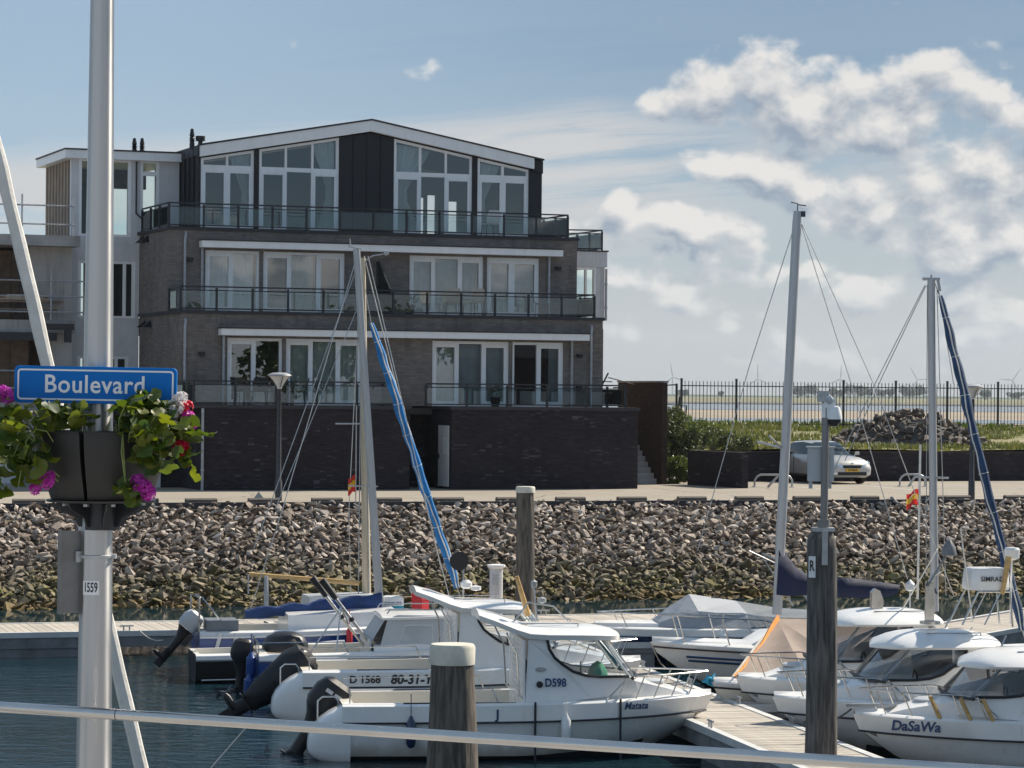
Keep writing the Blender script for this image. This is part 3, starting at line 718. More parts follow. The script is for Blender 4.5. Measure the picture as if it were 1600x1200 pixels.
b = BB(); b.box(-8.6, -7.98, 2.8, 2.85, B0, 4.25); b.build('door', M['black'], fr)
b = BB(); b.box(0.28, 0.42, 2.60, 2.9, B0, 4.55); b.box(-0.30, 0.28, 2.62, 2.9, 4.45, 4.55); fr = bpart(b, 'door_frame', M['off_white'])
b = BB(); b.box(-0.30, 0.28, 2.8, 2.86, B0, 4.45); b.build('door', M['black'], fr)
# side door in the flank of the right terrace
b = BB(); b.box(0.925, 0.955, 0.22, 1.20, B0+.08, 4.36); d_ = bpart(b, 'door', M['off_white'], label='pale grey side door with a pale pane')
b = BB(); b.box(0.915, 0.922, 0.32, 0.72, B0+1.1, B0+1.65); b.build('door_pane', M['curtain'], d_)  # pane drawn in the pale curtain material
b = BB(); b.box(0.88, 0.92, 1.06, 1.10, B0+.95, B0+1.1); b.build('handle', M['black'], d_)
# --- first storey
W1 = 1.6
def U1(px, w): return round(uw(px, 500, w)[0], 2)
ops1 = [(-5.92, -4.14, 4.97, 7.06), (-4.02, -1.50, 4.97, 7.06), (0.84, 3.46, 4.97, 7.06), (3.58, 5.36, 4.97, 7.06)]
b = BB(); wall_open(b, -7.4, 6.73, 4.966, 7.80, ops1, W1, .3); b.box(-7.4, -7.1, W1+.3, 7.3, 4.966, 7.80); b.box(6.43, 6.73, W1+.3, 13, 4.966, 7.80)
bpart(b, 'brick_wall', M['brick_grey'])
b = BB(); b.box(-7.46, 6.78, W1-.05, 3.19, 7.802, 7.90); b.box(-7.46, -7.05, 3.19, 7.3, 7.802, 7.90) ; bpart(b, 'coping', M['coping'])
# --- second storey
W2 = 3.2
ops2 = [(-6.24, -4.46, 7.905, 9.86), (-4.34, -1.62, 7.905, 9.86), (0.58, 3.14, 7.905, 9.86), (3.26, 5.10, 7.905, 9.86)]
b = BB(); wall_open(b, -7.42, 6.44, 7.902, 10.48, ops2, W2, .3); b.box(-7.42, -7.1, W2+.3, 7.3, 7.902, 10.48); b.box(6.14, 6.44, W2+.3, 13, 7.902, 10.48)
bpart(b, 'brick_wall', M['brick_grey'])
b = BB(); b.box(-7.50, 6.50, W2-.05, 4.78, 10.482, 10.58); b.box(-7.50, -6.10, 4.78, 7.3, 10.482, 10.58); bpart(b, 'coping', M['coping'])
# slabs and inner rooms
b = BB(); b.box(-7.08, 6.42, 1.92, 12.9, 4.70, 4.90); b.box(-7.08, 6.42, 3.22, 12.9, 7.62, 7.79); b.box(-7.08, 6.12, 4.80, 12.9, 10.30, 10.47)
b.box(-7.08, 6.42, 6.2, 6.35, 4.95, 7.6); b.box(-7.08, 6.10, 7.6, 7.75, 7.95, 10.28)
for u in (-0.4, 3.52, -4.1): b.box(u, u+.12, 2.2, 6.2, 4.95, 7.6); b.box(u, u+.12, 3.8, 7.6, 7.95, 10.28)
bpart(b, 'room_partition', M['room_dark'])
# --- windows, first storey
cg, cw = 'curtain_grey', 'curtain'
window(-5.92, -4.14, 4.97, 7.06, W1+.10, [-5.03], sash=(0,))
window(-4.02, -1.50, 4.97, 7.06, W1+.10, [-3.17, -2.33], sash=(0, 2), curtains=[(-3.9, -1.6, 5.02, 6.95, 'flat', cg)])
window(0.84, 3.46, 4.97, 7.06, W1+.10, [1.72, 2.58], sash=(0, 2), curtains=[(0.95, 3.4, 5.02, 6.95, 'flat', cg)])
window(3.58, 5.36, 4.97, 7.06, W1+.10, [4.48], sash=(1,), curtains=[(4.95, 5.3, 5.02, 6.95, 'flat', cg)])
# --- windows, second storey
window(-6.24, -4.46, 7.905, 9.86, W2+.10, [-5.36], sash=(0,), curtains=[(-6.15, -4.6, 7.95, 9.8, 'flat', cg)])
window(-4.34, -1.62, 7.905, 9.86, W2+.10, [-3.44, -2.52], sash=(0, 2), curtains=[(-3.4, -2.6, 7.95, 9.8, 'flat', cw)])
window(0.58, 3.14, 7.905, 9.86, W2+.10, [1.44, 2.30], sash=(0, 2), curtains=[(0.65, 3.1, 7.95, 9.8, 'flat', cg)])
window(3.26, 5.10, 7.905, 9.86, W2+.10, [4.14], sash=(0, 1), curtains=[(3.35, 5.0, 7.95, 9.8, 'flat', cg)])
# narrow posts between the paired windows
b = BB()
for (u, z0, z1, w) in ((-4.138, 4.97, 7.06, W1), (3.462, 4.97, 7.06, W1), (-4.458, 7.905, 9.86, W2), (3.142, 7.905, 9.86, W2)): b.box(u, u+.116, w+.02, w+.2, z0, z1)
bpart(b, 'window_post', M['white_paint'])
# --- awning canopies above the two storeys
for (a, c, z0, z1, w) in ((-6.22, 6.10, 7.13, 7.335, W1), (-6.45, 5.78, 9.93, 10.14, W2)):
    b = BB(); b.box(a, c, w-.42, w-.003, z0, z1); ca = bpart(b, 'canopy', M['white_paint'])
    b = BB(); b.box(a-.02, c+.02, w-.45, w-.004, z1+.002, z1+.035); b.build('canopy_trim', M['coping'], ca)
# --- penthouse
W3 = 4.8; ZE, ZR, UR = 13.30, 14.33, -0.31
def roof(u): return ZR-(ZR-ZE)*abs(u-UR)/5.70
def wt(u): return roof(u)-0.40
wins = [(-6.0, -4.24, [-5.13]), (-4.06, -1.36, [-3.16, -2.26]), (0.54, 3.28, [1.46, 2.36]), (3.48, 5.30, [4.38])]
TR = 12.62
for k, (a, c, cols) in enumerate(wins):
    cur = {0: [(-5.0, -4.32, 10.65, 13.1, 'swept_right', cw)], 1: [(-2.2, -1.45, 10.65, 13.6, 'swept_right', cw)], 2: [(0.62, 1.9, 10.65, 13.6, 'swept_left', cw)], 3: [(3.55, 4.35, 10.65, 13.1, 'swept_left', cw)]}[k]
    window(a, c, 10.60, None, W3+.06, cols, TR, wt, cur, sash=(0, len(cols)) if k != 2 else (0, 2))
zz = lambda z: z-B0
def clad(u0, u1, w, name='cladding_panel', n=1, lab=None):
    for k in range(n):
        a = u0+(u1-u0)*k/n; c = u0+(u1-u0)*(k+1)/n
        b = MB(); pts = [(a, zz(10.585)), (c, zz(10.585)), (c, zz(wt(c)))]+([(UR, zz(wt(UR)))] if a < UR < c else [])+[(a, zz(wt(a)))]
        b.prism(pts, w, w+.2, 'y'); b.box(a, a+.03, w-.035, w-.001, zz(10.60), zz(min(wt(a), wt(a+.03)))-.01); bpart(b, name, M['cladding'])
clad(-4.235, -4.065, W3); clad(-1.355, 0.535, W3, n=4); clad(3.285, 3.475, W3); clad(5.305, 5.78, W3, n=1)
# left flank, standing seam panels
for k in range(7):
    a = 4.8+k*.6; b = BB(); b.box(-6.06, -6.02, a+.002, a+.598, 10.585, 13.2); b.box(-6.11, -6.06, a, a+.03, 10.585, 13.19); bpart(b, 'cladding_panel', M['cladding'])
b = BB(); b.box(5.74, 5.78, 5.0, 12.8, 10.585, 13.2); bpart(b, 'cladding_panel', M['cladding'])
# roof slabs with white verge board and dark edge trim
for s in (0, 1):
    ue = -6.06 if s == 0 else 5.42
    b = MB(); pts = [(ue, zz(roof(ue)-.36)), (UR, zz(roof(UR)-.36)), (UR, zz(roof(UR)-.005)), (ue, zz(roof(ue)-.005))]
    b.prism(pts, W3-.22, W3-.02, 'y'); bpart(b, 'verge_board', M['white_paint'])
    ue2 = -6.10 if s == 0 else 5.80
    b = MB(); pts = [(ue2, zz(roof(ue2)-.30)), (UR, zz(roof(UR)-.30)), (UR, zz(roof(UR)+.03)), (ue2, zz(roof(ue2)+.03))]
    b.prism(pts, W3-.018, 13, 'y'); pts = [(ue2-.03, zz(roof(ue2)-.002)), (UR, zz(roof(UR)-.002)), (UR, zz(roof(UR)+.05)), (ue2-.03, zz(roof(ue2)+.05))]
    b.prism(pts, W3-.25, W3-.02, 'y'); bpart(b, 'roof', M['coping'])
b = MB(); b.prism([(5.422, zz(roof(5.422)-.44)), (5.78, zz(roof(5.78)-.44)), (5.78, zz(roof(5.78)-.03)), (5.422, zz(roof(5.422)-.03))], W3-.10, W3-.021, 'y'); bpart(b, 'cladding_panel', M['cladding'])
# back of the penthouse with openings that show the sky
b = BB(); ob = [(uw(655, 300, 11)[0], uw(664, 300, 11)[0], 11.0, 12.3), (uw(668, 300, 11)[0], uw(682, 300, 11)[0], 10.9, 12.4), (uw(697, 300, 11)[0], uw(716, 300, 11)[0], 10.9, 12.2), (uw(764, 300, 11)[0], uw(776, 300, 11)[0], 11.0, 12.3)]
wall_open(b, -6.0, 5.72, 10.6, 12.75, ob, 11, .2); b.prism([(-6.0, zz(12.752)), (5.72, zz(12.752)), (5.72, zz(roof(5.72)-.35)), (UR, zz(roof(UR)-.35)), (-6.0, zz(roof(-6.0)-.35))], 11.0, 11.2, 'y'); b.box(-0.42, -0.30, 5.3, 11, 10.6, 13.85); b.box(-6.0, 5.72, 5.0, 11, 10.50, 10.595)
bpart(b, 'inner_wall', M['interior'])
# roof flues
for (px, py0, h, kind, wd) in ((300, 228, .55, 0, 5.6), (313, 229, .36, 1, 5.6), (210, 236, .42, 0, 8.2), (222, 236, .42, 0, 8.2)):
    u_, z_ = uw(px, py0, wd); z_ -= .1
    b = MB()
    if kind == 0: b.lathe([(.085, 0), (.085, h*.35), (.06, h*.42), (.10, h*.48), (.06, h*.56), (.10, h*.62), (.06, h*.70), (.085, h*.78), (.05, h+.1), (.0, h+.12)], 12, (u_, wd, zz(z_)))
    else: b.lathe([(.075, 0), (.075, h*.75), (.16, h*.78), (.16, h+.08), (.0, h+.09)], 12, (u_, wd, zz(z_)))
    bpart(b, 'roof_flue', M['black'])
# --- left wing: white framed glass, raw timber flank
WW = 7.3
def wingwin(u0, u1, z0, z1, cols=()):
    window(u0, u1, z0, z1, WW+.05, list(cols), glass='glass_clear', fw=.10)
b = BB()
wall_open(b, -9.70, -6.10, 10.15, 13.0, [(-9.45, -7.72, 10.42, 12.95), (-7.40, -6.78, 10.62, 12.95)], WW, .2)
wall_open(b, -9.70, -7.42, 7.1, 10.148, [(-9.45, -7.55, 7.75, 9.62)], WW, .2); wall_open(b, -9.70, -7.42, 4.97, 7.098, [(-9.45, -7.75, 5.0, 6.5)], WW, .2)
bpart(b, 'wing_wall', M['off_white'])
wingwin(-9.45, -7.72, 10.42, 12.95, [-8.6]); wingwin(-9.45, -7.55, 7.75, 9.62, [-8.6, -7.9]); wingwin(-9.45, -7.75, 5.0, 6.5, [-8.15])
window(-7.40, -6.78, 10.62, 12.95, WW+.05, [], transom=12.52, glass='glass_clear', fw=.09)
b = BB(); b.box(-9.95, -6.08, WW-.25, 11.9, 12.93, 13.20); bpart(b, 'wing_roof', M['white_paint'])
b = BB(); b.box(-9.98, -6.08, WW-.28, 11.9, 13.202, 13.25); bpart(b, 'wing_roof_trim', M['coping'])
for k in range(9):
    w = WW+.22+k*.50; b = BB(); b.box(-9.675, -9.645, w, w+.06, 10.25, 12.92); bpart(b, 'timber_stud', M['timber_raw'])
b = BB(); b.box(-9.64, -9.58, WW+.2, 11.8, 10.25, 12.92); b.box(-9.58, -6.2, 11.6, 11.8, 12.3, 12.92)
bpart(b, 'wing_flank', M['board'])
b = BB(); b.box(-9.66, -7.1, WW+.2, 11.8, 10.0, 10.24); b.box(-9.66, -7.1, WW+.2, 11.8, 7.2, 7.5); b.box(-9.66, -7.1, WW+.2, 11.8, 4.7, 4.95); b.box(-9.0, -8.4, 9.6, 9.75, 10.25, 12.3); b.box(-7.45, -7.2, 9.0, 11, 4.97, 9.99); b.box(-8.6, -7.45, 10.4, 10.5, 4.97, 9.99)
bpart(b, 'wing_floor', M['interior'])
# horn shaped outlets on the left flank wall
for (px, py, w) in ((226, 375, 6.6), (234, 374, 6.0), (243, 507, 6.3), (256, 507, 5.6)):
    z_ = uw(px, py, w)[1]; b = MB(); b.add([(-7.43, w-.12, zz(z_)-.10), (-7.43, w+.12, zz(z_)-.10), (-7.43, w, zz(z_)+.14), (-7.72, w-.10, zz(z_)-.10), (-7.72, w+.10, zz(z_)-.10)], [(0, 1, 4, 3), (0, 3, 2), (1, 2, 4), (3, 4, 2)])
    bpart(b, 'wall_vent', M['black'])
# down pipes
def pipe(u, w, z0, z1, bend=True, m='zinc'):
    b = MB(); p = [(u, w-.07, zz(z0)), (u, w-.07, zz(z1))]
    if bend: p = [(u, w-.07, zz(z0)), (u, w-.07, zz(z1)-.22), (u+.03, w-.05, zz(z1)-.08), (u+.03, w-.0, zz(z1))]
    b.tube(p, .045, 8)
    for k in (0.25, 0.7): b.lathe([(.058, -.03), (.058, .03)], 8, (u, w-.07, zz(z0+(z1-z0)*k)))
    bpart(b, 'downpipe', M[m])
pipe(-7.30, W1, 4.97, 7.62); pipe(6.30, W1, 4.97, 7.62); pipe(-7.22+.3, W2, 7.92, 10.42); pipe(-6.06, W1, 4.97, 7.13, False); pipe(5.62, W1, 4.97, 7.13, False); pipe(-6.36, W2, 7.92, 9.93, False); pipe(5.42, W2, 7.92, 9.93, False)
pipe(-7.12, 0, B0, 4.86, False)
b = MB(); b.tube([(-7.55, WW-.06, zz(12.9)), (-7.55, WW-.06, zz(11.2)), (-7.0, WW-.06, zz(10.7))], .03, 6); bpart(b, 'downpipe', M['steel_dark'])
# wall lamps
for (u, w, z) in ((-6.75, W1, 6.55), (5.9, W1, 6.65), (-6.75, W2, 9.55), (5.75, W2, 9.55), (5.9, W1, 5.6)):
    b = BB(); b.box(u-.10, u+.10, w-.10, w-.001, z-.05, z+.05); b.box(u-.05, u+.05, w-.14, w-.10, z-.09, z+.03); bpart(b, 'wall_lamp', M['black'])
# --- right bay on the first floor roof
WB = 6.0
ub0, ub1 = uw(902, 450, WB)[0], uw(945, 450, WB)[0]
window(6.5, ub1-.35, 7.905, 9.75, WB, [uw(915, 450, WB)[0]], glass='glass_clear', fw=.07)
b = BB(); b.box(ub1-.35, ub1-.18, WB-.02, WB+.3, 7.905, 9.75); b.box(ub1-.16, ub1, WB+.02, WB+.3, 7.905, 9.75); b.box(6.46, ub1+.05, WB-.08, 11, 9.753, 10.28); bpart(b, 'bay_frame', M['off_white'])
b = BB(); b.box(6.46, ub1+.09, WB-.12, 11, 10.283, 10.33); bpart(b, 'bay_roof_trim', M['coping'])
b = BB(); b.box(6.8, ub1-.4, 10.6, 10.7, 7.905, 8.4); b.box(7.4, 7.5, 9.6, 9.7, 7.905, 9.74); bpart(b, 'bay_frame', M['interior'])
pipe(ub1+.02, WB, 7.92, 9.7, False)
b = BB(); b.box(6.75, ub1-.02, WB+.1, 12.8, 7.65, 7.80); b.box(6.45, ub1, WB+.1, 12.8, 4.9, 7.64) ; bpart(b, 'bay_base', M['brick_grey'])

# --- balcony railings: part = rails, sub-parts = posts and glass panels
def railing(path, z0, z1, step=1.13, label=None):
    b = MB()
    for (a, c) in zip(path, path[1:]):
        p, q_ = Vector((*a, 0)), Vector((*c, 0)); d = (q_-p).normalized(); n = Vector((-d.y, d.x, 0)); L = (q_-p).length
        ang = math.atan2(d.y, d.x); mid = (p+q_)/2
        b.obox((mid.x, mid.y, zz(z1)-.022), (L, .055, .044), ang); b.obox((mid.x, mid.y, zz(z1)-.135), (L, .03, .03), ang); b.obox((mid.x, mid.y, zz(z0)+.06), (L, .035, .04), ang)
    r = bpart(b, 'balcony_railing', M['rail'], label=label)
    posts = {}; 
    for (a, c) in zip(path, path[1:]):
        p, q_ = Vector((*a, 0)), Vector((*c, 0)); L = (q_-p).length; n = max(1, round(L/step)); ang = math.atan2((q_-p).y, (q_-p).x)
        for k in range(n+1):
            t = p+(q_-p)*k/n; key = (round(t.x, 2), round(t.y, 2))
            if key not in posts:
                posts[key] = 1; pb = MB(); pb.obox((t.x, t.y, (zz(z0)+zz(z1))/2-.03), (.06, .075, z1-z0-.05), ang); pb.build('post', M['rail'], r)
            if k < n:
                m_ = p+(q_-p)*(k+.5)/n; g = MB(); g.obox((m_.x, m_.y, (zz(z0)+.08+zz(z1)-.15)/2), (L/n-.07, .010, z1-z0-.24), ang); g.build('glass_panel', M['glass_rail'], r)
    return r
railing([(-7.44, 2.3), (-7.38, .05), (-0.85, .05), (-0.85, 1.5)], 4.97, 5.72, 1.25)
railing([(0.12, .08), (6.92, .08), (6.92, 3.2)], 4.97, 5.70, 1.28)
railing([(-7.40, 3.2), (-7.42, W1+.06), (6.45, W1+.06), (6.45, 5.4)], 7.90, 8.66, 1.20)
railing([(-7.40, 7.0), (-7.42, W2+.06), (6.12, W2+.06), (6.12, 6.6)], 10.58, 11.35, 1.13)
railing([(6.2, 6.6), (ub1-.1, WB+.05), (ub1-.1, 9.5)], 10.33, 11.05, 1.0)
# tall privacy screen on the second storey balcony
b = MB(); b.prism([(1.72, zz(7.91)), (3.15, zz(7.91)), (3.15, zz(9.62)), (2.95, zz(9.62)), (1.72, zz(8.7))], -0.57, -0.53, 'x'); bpart(b, 'privacy_screen', M['rail'])
b = MB(); b.prism([(1.80, zz(8.0)), (3.05, zz(8.0)), (3.05, zz(9.5)), (2.90, zz(9.5)), (1.80, zz(8.65))], -0.585, -0.575, 'x'); bpart(b, 'privacy_screen', M['glass_clear'])

# --- furniture on the balconies
def chair(label, m, u, w, z, rz, group):
    ca, sa = math.cos(TH), math.sin(TH)
    t = thing('patio_chair', label, 'chair', (OX+u*ca-w*sa, OY+u*sa+w*ca, z), TH+rz, group)
    b = MB(); b.box(-.23, .23, -.22, .22, .40, .44); b.build('seat', M[m], t)
    b = MB(); b.loft([[(-.23, .22, .44), (.23, .22, .44), (.23, .26, .44), (-.23, .26, .44)], [(-.25, .28, .66), (.25, .28, .66), (.25, .32, .66), (-.25, .32, .66)], [(-.19, .34, .86), (.19, .34, .86), (.19, .37, .86), (-.19, .37, .86)]]); b.build('backrest', M[m], t)
    for sx in (-.2, .2):
        for sy in (-.2, .2): b = MB(); b.tube([(sx, sy, .40), (sx*1.15, sy*1.15, 0)], .014, 6); b.build('leg', M['steel_dark'], t)
    return t
gch = 'chairs on the balconies'
ca, sa = math.cos(TH), math.sin(TH); u_ = uw(420, 620, .9)[0]; t = thing('terrace_table', 'dark terrace table between the wicker chairs behind the left lamp post', 'table', (OX+u_*ca-.95*sa, OY+u_*sa+.95*ca, 4.97), TH)
b = MB(); b.box(-.8, .8, -.35, .35, .70, .74); b.build('table_top', M['seat_dark'], t)
for x in (-.7, .7):
    for y in (-.28, .28): b = MB(); b.box(x-.03, x+.03, y-.03, y+.03, 0, .70); b.build('leg', M['seat_dark'], t)
for k, (px, w, z, m) in enumerate(((640, 2.6, 7.91, 'leaf'), (596, 2.7, 7.91, 'leaf_dark'), (300, .9, 4.97, 'leaf'), (775, 1.0, 4.97, 'leaf_dark'))):
    u_ = uw(px, 500, w)[0]; t = thing('potted_plant', ['potted plant on the second floor balcony by the beige chairs', 'potted plant beside the privacy screen', 'potted plant at the left end of the first floor terrace', 'potted plant on the right first floor terrace'][k], 'plant', (OX+u_*ca-w*sa, OY+u_*sa+w*ca, z), 0, 'potted plants on the balconies')
    b = MB(); b.lathe([(.12, 0), (.18, .30), (.16, .30), (.15, .26)], 12); b.build('pot', M['basket'], t)
    b = MB(); rr_ = random.Random(k)
    for j in range(90):
        d = Vector((rr_.gauss(0, 1), rr_.gauss(0, 1), rr_.gauss(.5, .8))).normalized()*rr_.uniform(.08, .26); p_ = Vector((0, 0, .42))+d; s_ = d.orthogonal().normalized()*.03; b.add([p_-d*.18, p_+s_, p_+d*.25, p_-s_], [(0, 1, 2, 3)])
    b.build('foliage', M[m], t)
b = MB()
chair('left of the two beige chairs on the second floor balcony', 'seat_beige', uw(706, 475, 2.3)[0], 2.2, 7.91, 2.9, gch)
chair('right of the two beige chairs on the second floor balcony', 'seat_beige', uw(737, 475, 2.3)[0], 2.2, 7.91, 3.4, gch)
chair('grey mesh chair at the right end of the second floor balcony', 'cover_slate', uw(845, 480, 2.3)[0], 2.2, 7.91, 1.2, gch)
chair('small white chair on the roof terrace behind the glass', 'seat_white', uw(766, 350, 4.2)[0], 4.2, 10.59, 3.2, gch)
for k, (px, rz) in enumerate(((378, 1.7), (403, 3.0), (430, 3.3), (463, 4.4))):
    chair(['dark wicker chair furthest left at the first floor terrace table', 'second dark wicker chair from the left, behind the lamp post on the terrace', 'third dark wicker chair from the left on the first floor terrace', 'dark wicker chair furthest right at the first floor terrace table'][k], 'seat_dark', uw(px, 615, .9)[0], .75, 4.97, rz, gch)
# ================================================================== BUILDING UNDER CONSTRUCTION (left)
def bpos(u, w, z): return (OX+u*math.cos(TH)-w*math.sin(TH), OY+u*math.sin(TH)+w*math.cos(TH), z)
site = thing('unfinished_building', 'raw concrete building shell under construction at the left edge', 'building', bpos(-14, 7.0, B0), TH)
class SB(MB):
    def box(s, x0, x1, y0, y1, z0, z1, mat=0): return MB.box(s, x0+14, x1+14, y0-7, y1-7, z0-B0, z1-B0, mat)
UE = -9.76
for (z0, z1, w0, ue) in ((9.98, 10.32, 5.6, -9.74), (7.22, 7.62, 6.2, -9.76), (4.70, 4.98, 6.2, -9.76)):
    b = SB(); b.box(-22, ue, w0, 14, z0, z1); b.build('floor_slab', M['concrete'], site)
for (u0, u1, z0, z1, m) in ((-11.2, -9.8, 7.62, 9.98, 'concrete_white'), (-10.7, -9.8, 4.98, 7.22, 'concrete_white'), (-11.0, -9.8, B0, 4.70, 'concrete')):
    b = SB(); b.box(u0, u1, 6.5, 6.75, z0, z1); b.build('concrete_panel', M[m], site)
for z0, z1 in ((7.62, 9.98), (4.98, 7.22)):
    for k in range(17):
        u = -21.5+k*.62
        if u+.6 < -10.75:
            b = SB(); b.box(u, u+.60, 7.6+random.uniform(0, .05), 7.68, z0, z1-.1); b.build('timber_board', M['board'], site)
    for k in range(5): b = SB(); b.box(-12.1-k*1.7, -12.02-k*1.7, 7.3, 7.4, z0, z1); b.build('prop', M['timber_raw' if k % 2 else 'steel_galv'], site)
for k in range(4): b = SB(); b.box(-11.75-k*.9, -11.55-k*.9, 5.9, 6.1, 9.72, 9.97); b.build('timber_block', M['timber_raw'], site)
b = SB(); b.box(-22, -9.85, 9.0, 9.2, 4.98, 9.97); b.build('rear_wall', M['board'], site)
b = SB(); b.box(-22, -10.4, 5.95, 6.15, 6.95, 7.20); b.build('steel_beam', M['rail'], site)
b = SB(); b.box(-10.9, -9.9, 5.7, 5.9, 7.30, 7.50); b.box(-10.2, -10.0, 5.6, 5.8, 6.9, 7.3); b.build('bracket', M['rail'], site)
b = SB(); b.box(-22, -9.78, 6.6, 6.8, B0, 4.65); b.build('ground_wall', M['concrete_white'], site)
# scaffold rails along its slab edges
def scaf(label, w, z, zs, u0, u1, posts):
    t = thing('scaffold_rail', label, 'scaffolding', bpos(u0, w, z), TH, 'scaffold rails on the unfinished building')
    for h in zs: b = MB(); b.tube([(0, 0, h), (u1-u0, 0, h)], .028, 6); b.build('rail_tube', M['steel_galv'], t)
    for p in posts:
        b = MB(); b.tube([(p-u0, .03, 0), (p-u0, .03, max(zs)+.35)], .03, 6); b.build('post', M['steel_galv'], t)
    return t
scaf('grey scaffold tubes along the top concrete slab', 5.7, 10.32, (.35, .95), -20, -9.9, (-18, -15.5, -13, -11.6, -9.95))
t = scaf('grey scaffold tubes guarding the middle concrete slab', 5.9, 7.62, (.25, .75, 1.25), -20, -9.3, (-17, -14.6, -12.8, -10.6))
b = MB(); b.box(5.0, 9.8, .1, .5, .55, .62); b.box(5.2, 9.6, .1, .4, .30, .36); b.build('scaffold_board', M['board'], t)
scaf('grey scaffold tubes over the lowest concrete slab', 5.8, 4.98, (.45, 1.0), -20, -9.8, (-17, -14.6, -12.8, -10.6))
# a stack of leaning dark planks
t = thing('plank_stack', 'dark planks leaning together against the pale concrete panel', 'planks', bpos(-11.6, 6.4, 7.62), TH)
for k in range(4): b = MB(); b.obox((k*.14, 0, .55), (.07, .05, 1.15), 0, 0, .18); b.build('plank', M['black'], t)
# building clutter on the middle slab
for k in range(3):
    t = thing('timber_bundle', ['bundle of reddish timber battens on the scaffold, furthest left', 'bundle of reddish timber battens on the scaffold, in the middle', 'bundle of reddish timber battens on the scaffold, nearest the pale panel'][k], 'timber', bpos(-14.9+k*1.75, 6.1, 8.24), TH, 'timber bundles on the scaffold')
    for j in range(7): b = MB(); b.obox((random.uniform(-.1, .1), (j % 3)*.07, .04+(j//3)*.06), (1.45+random.uniform(-.2, .2), .06, .05), random.uniform(-.03, .03)); b.build('batten', M['timber_red' if j % 3 else 'timber_raw'], t)
t = thing('rubbish_heap', 'small heap of rubble bags at the left edge of the middle slab', 'bags', bpos(-14.3, 6.9, 7.62), TH)
for k in range(4): b = MB(); b.lathe([(.2, 0), (.28, .15), (.22, .38), (.06, .46), (0, .47)], 9, (k*.36-.5, random.uniform(-.1, .1), 0)); b.build('rubble_bag', M['cover_slate' if k % 2 else 'tag_grey'], t)
# site hoarding with printed boards
t = thing('site_hoarding', 'white printed building site boards with red logo below the flowers', 'hoarding', bpos(-14.5, 4.6, B0), TH)
for k in range(6): b = MB(); b.box(k*.95-1.2, k*.95-.28, 0, .05, .08, 1.35); b.build('board', M['banner' if k % 2 else 'tag_grey'], t)
for k, px in enumerate((18, 100)):
    pass
lm = text_mesh('E', .42, M['red'], .01, .02, .15); u_ = uw(22, 745, 4.58)[0]+14.5
link_mesh('lettering', lm, t, (u_, -.012, .78), (math.pi/2, 0, 0))
b = MB(); b.box(u_-.28, u_+.62, -.012, -.004, .38, .43); b.build('printed_bar', M['decal_black'], t)
for k in range(4): b = MB(); b.box(u_-1.0, u_-.45, -.012, -.004, .35+k*.22, .43+k*.22); b.build('printed_bar', M['decal_black'], t)
b = MB(); b.box(-1.3, 4.6, -.02, .08, -.02, .07); b.build('base_rail', M['concrete'], t)
for px in (35, 60):
    pass

# ================================================================== WALLS, STAIRS, FENCE
def wallobj(name, label, cat, p0, p1, z0, z1, th, m, cap=None):
    p0, p1 = Vector(p0), Vector(p1); d = p1-p0; L = d.length; a = math.atan2(d.y, d.x)
    t = thing(name, label, cat, (p0.x, p0.y, z0), a)
    b = MB(); b.box(0, L, 0, th, -.3, z1-z0-(.06 if cap else 0)); b.build('wall_face', M[m], t)
    if cap: b = MB(); b.box(-.02, L+.02, -.025, th+.025, z1-z0-.058, z1-z0); b.build('coping', M[cap], t)
    return t
pA = atz(1031, 757, ZQ); pB = pA+Vector((-math.sin(TH), math.cos(TH), 0))*3.9
wallobj('tall_brick_wall', 'tall dark red brick wall rising beside the concrete stairs', 'wall', (pA.x+.24, pA.y+.05, 0), (pB.x+.24, pB.y+.05, 0), ZQ, 5.86, .20, 'brick_red', 'tag_grey')
b = MB(); b.box(-.004, .16, -.20, 0, 0, 3.45)
# stairs between terrace and tall wall
uS = uw(1028, 757, 4.3)[0]
st = thing('outdoor_stairs', 'pale concrete outdoor stairs between the dark terrace and the red brick wall', 'stairs', bpos(uS-1.3, 4.3, ZQ), TH)
for k in range(13):
    b = MB(); b.box(0, 1.3, k*.25, k*.25+.27, 0 if k == 0 else k*.185-.10, (k+1)*.185); b.build('step', M['concrete_white'], st)
pC = atz(1159, 763, ZQ); pD = atz(1074, 757.5, ZQ)
wallobj('wall_return', 'short dark brick wall return nearest the quay, left of the silver car', 'wall', (pD.x, pD.y, 0), (pC.x, pC.y, 0), ZQ, 3.52, .24, 'brick_dark')
pE = atz(1150, 752.5, ZQ); dE = Vector((math.cos(rad(20.5)), math.sin(rad(20.5)), 0))
pEs = pE-dE*1.2; pEe = pE+dE*48
wallobj('low_brick_wall', 'long low dark brick wall along the parking behind the silver car', 'wall', (pEs.x, pEs.y, 0), (pEe.x, pEe.y, 0), ZQ, 3.40, .24, 'brick_dark')
pF = pE-dE*1.2-dE*3
b = MB()
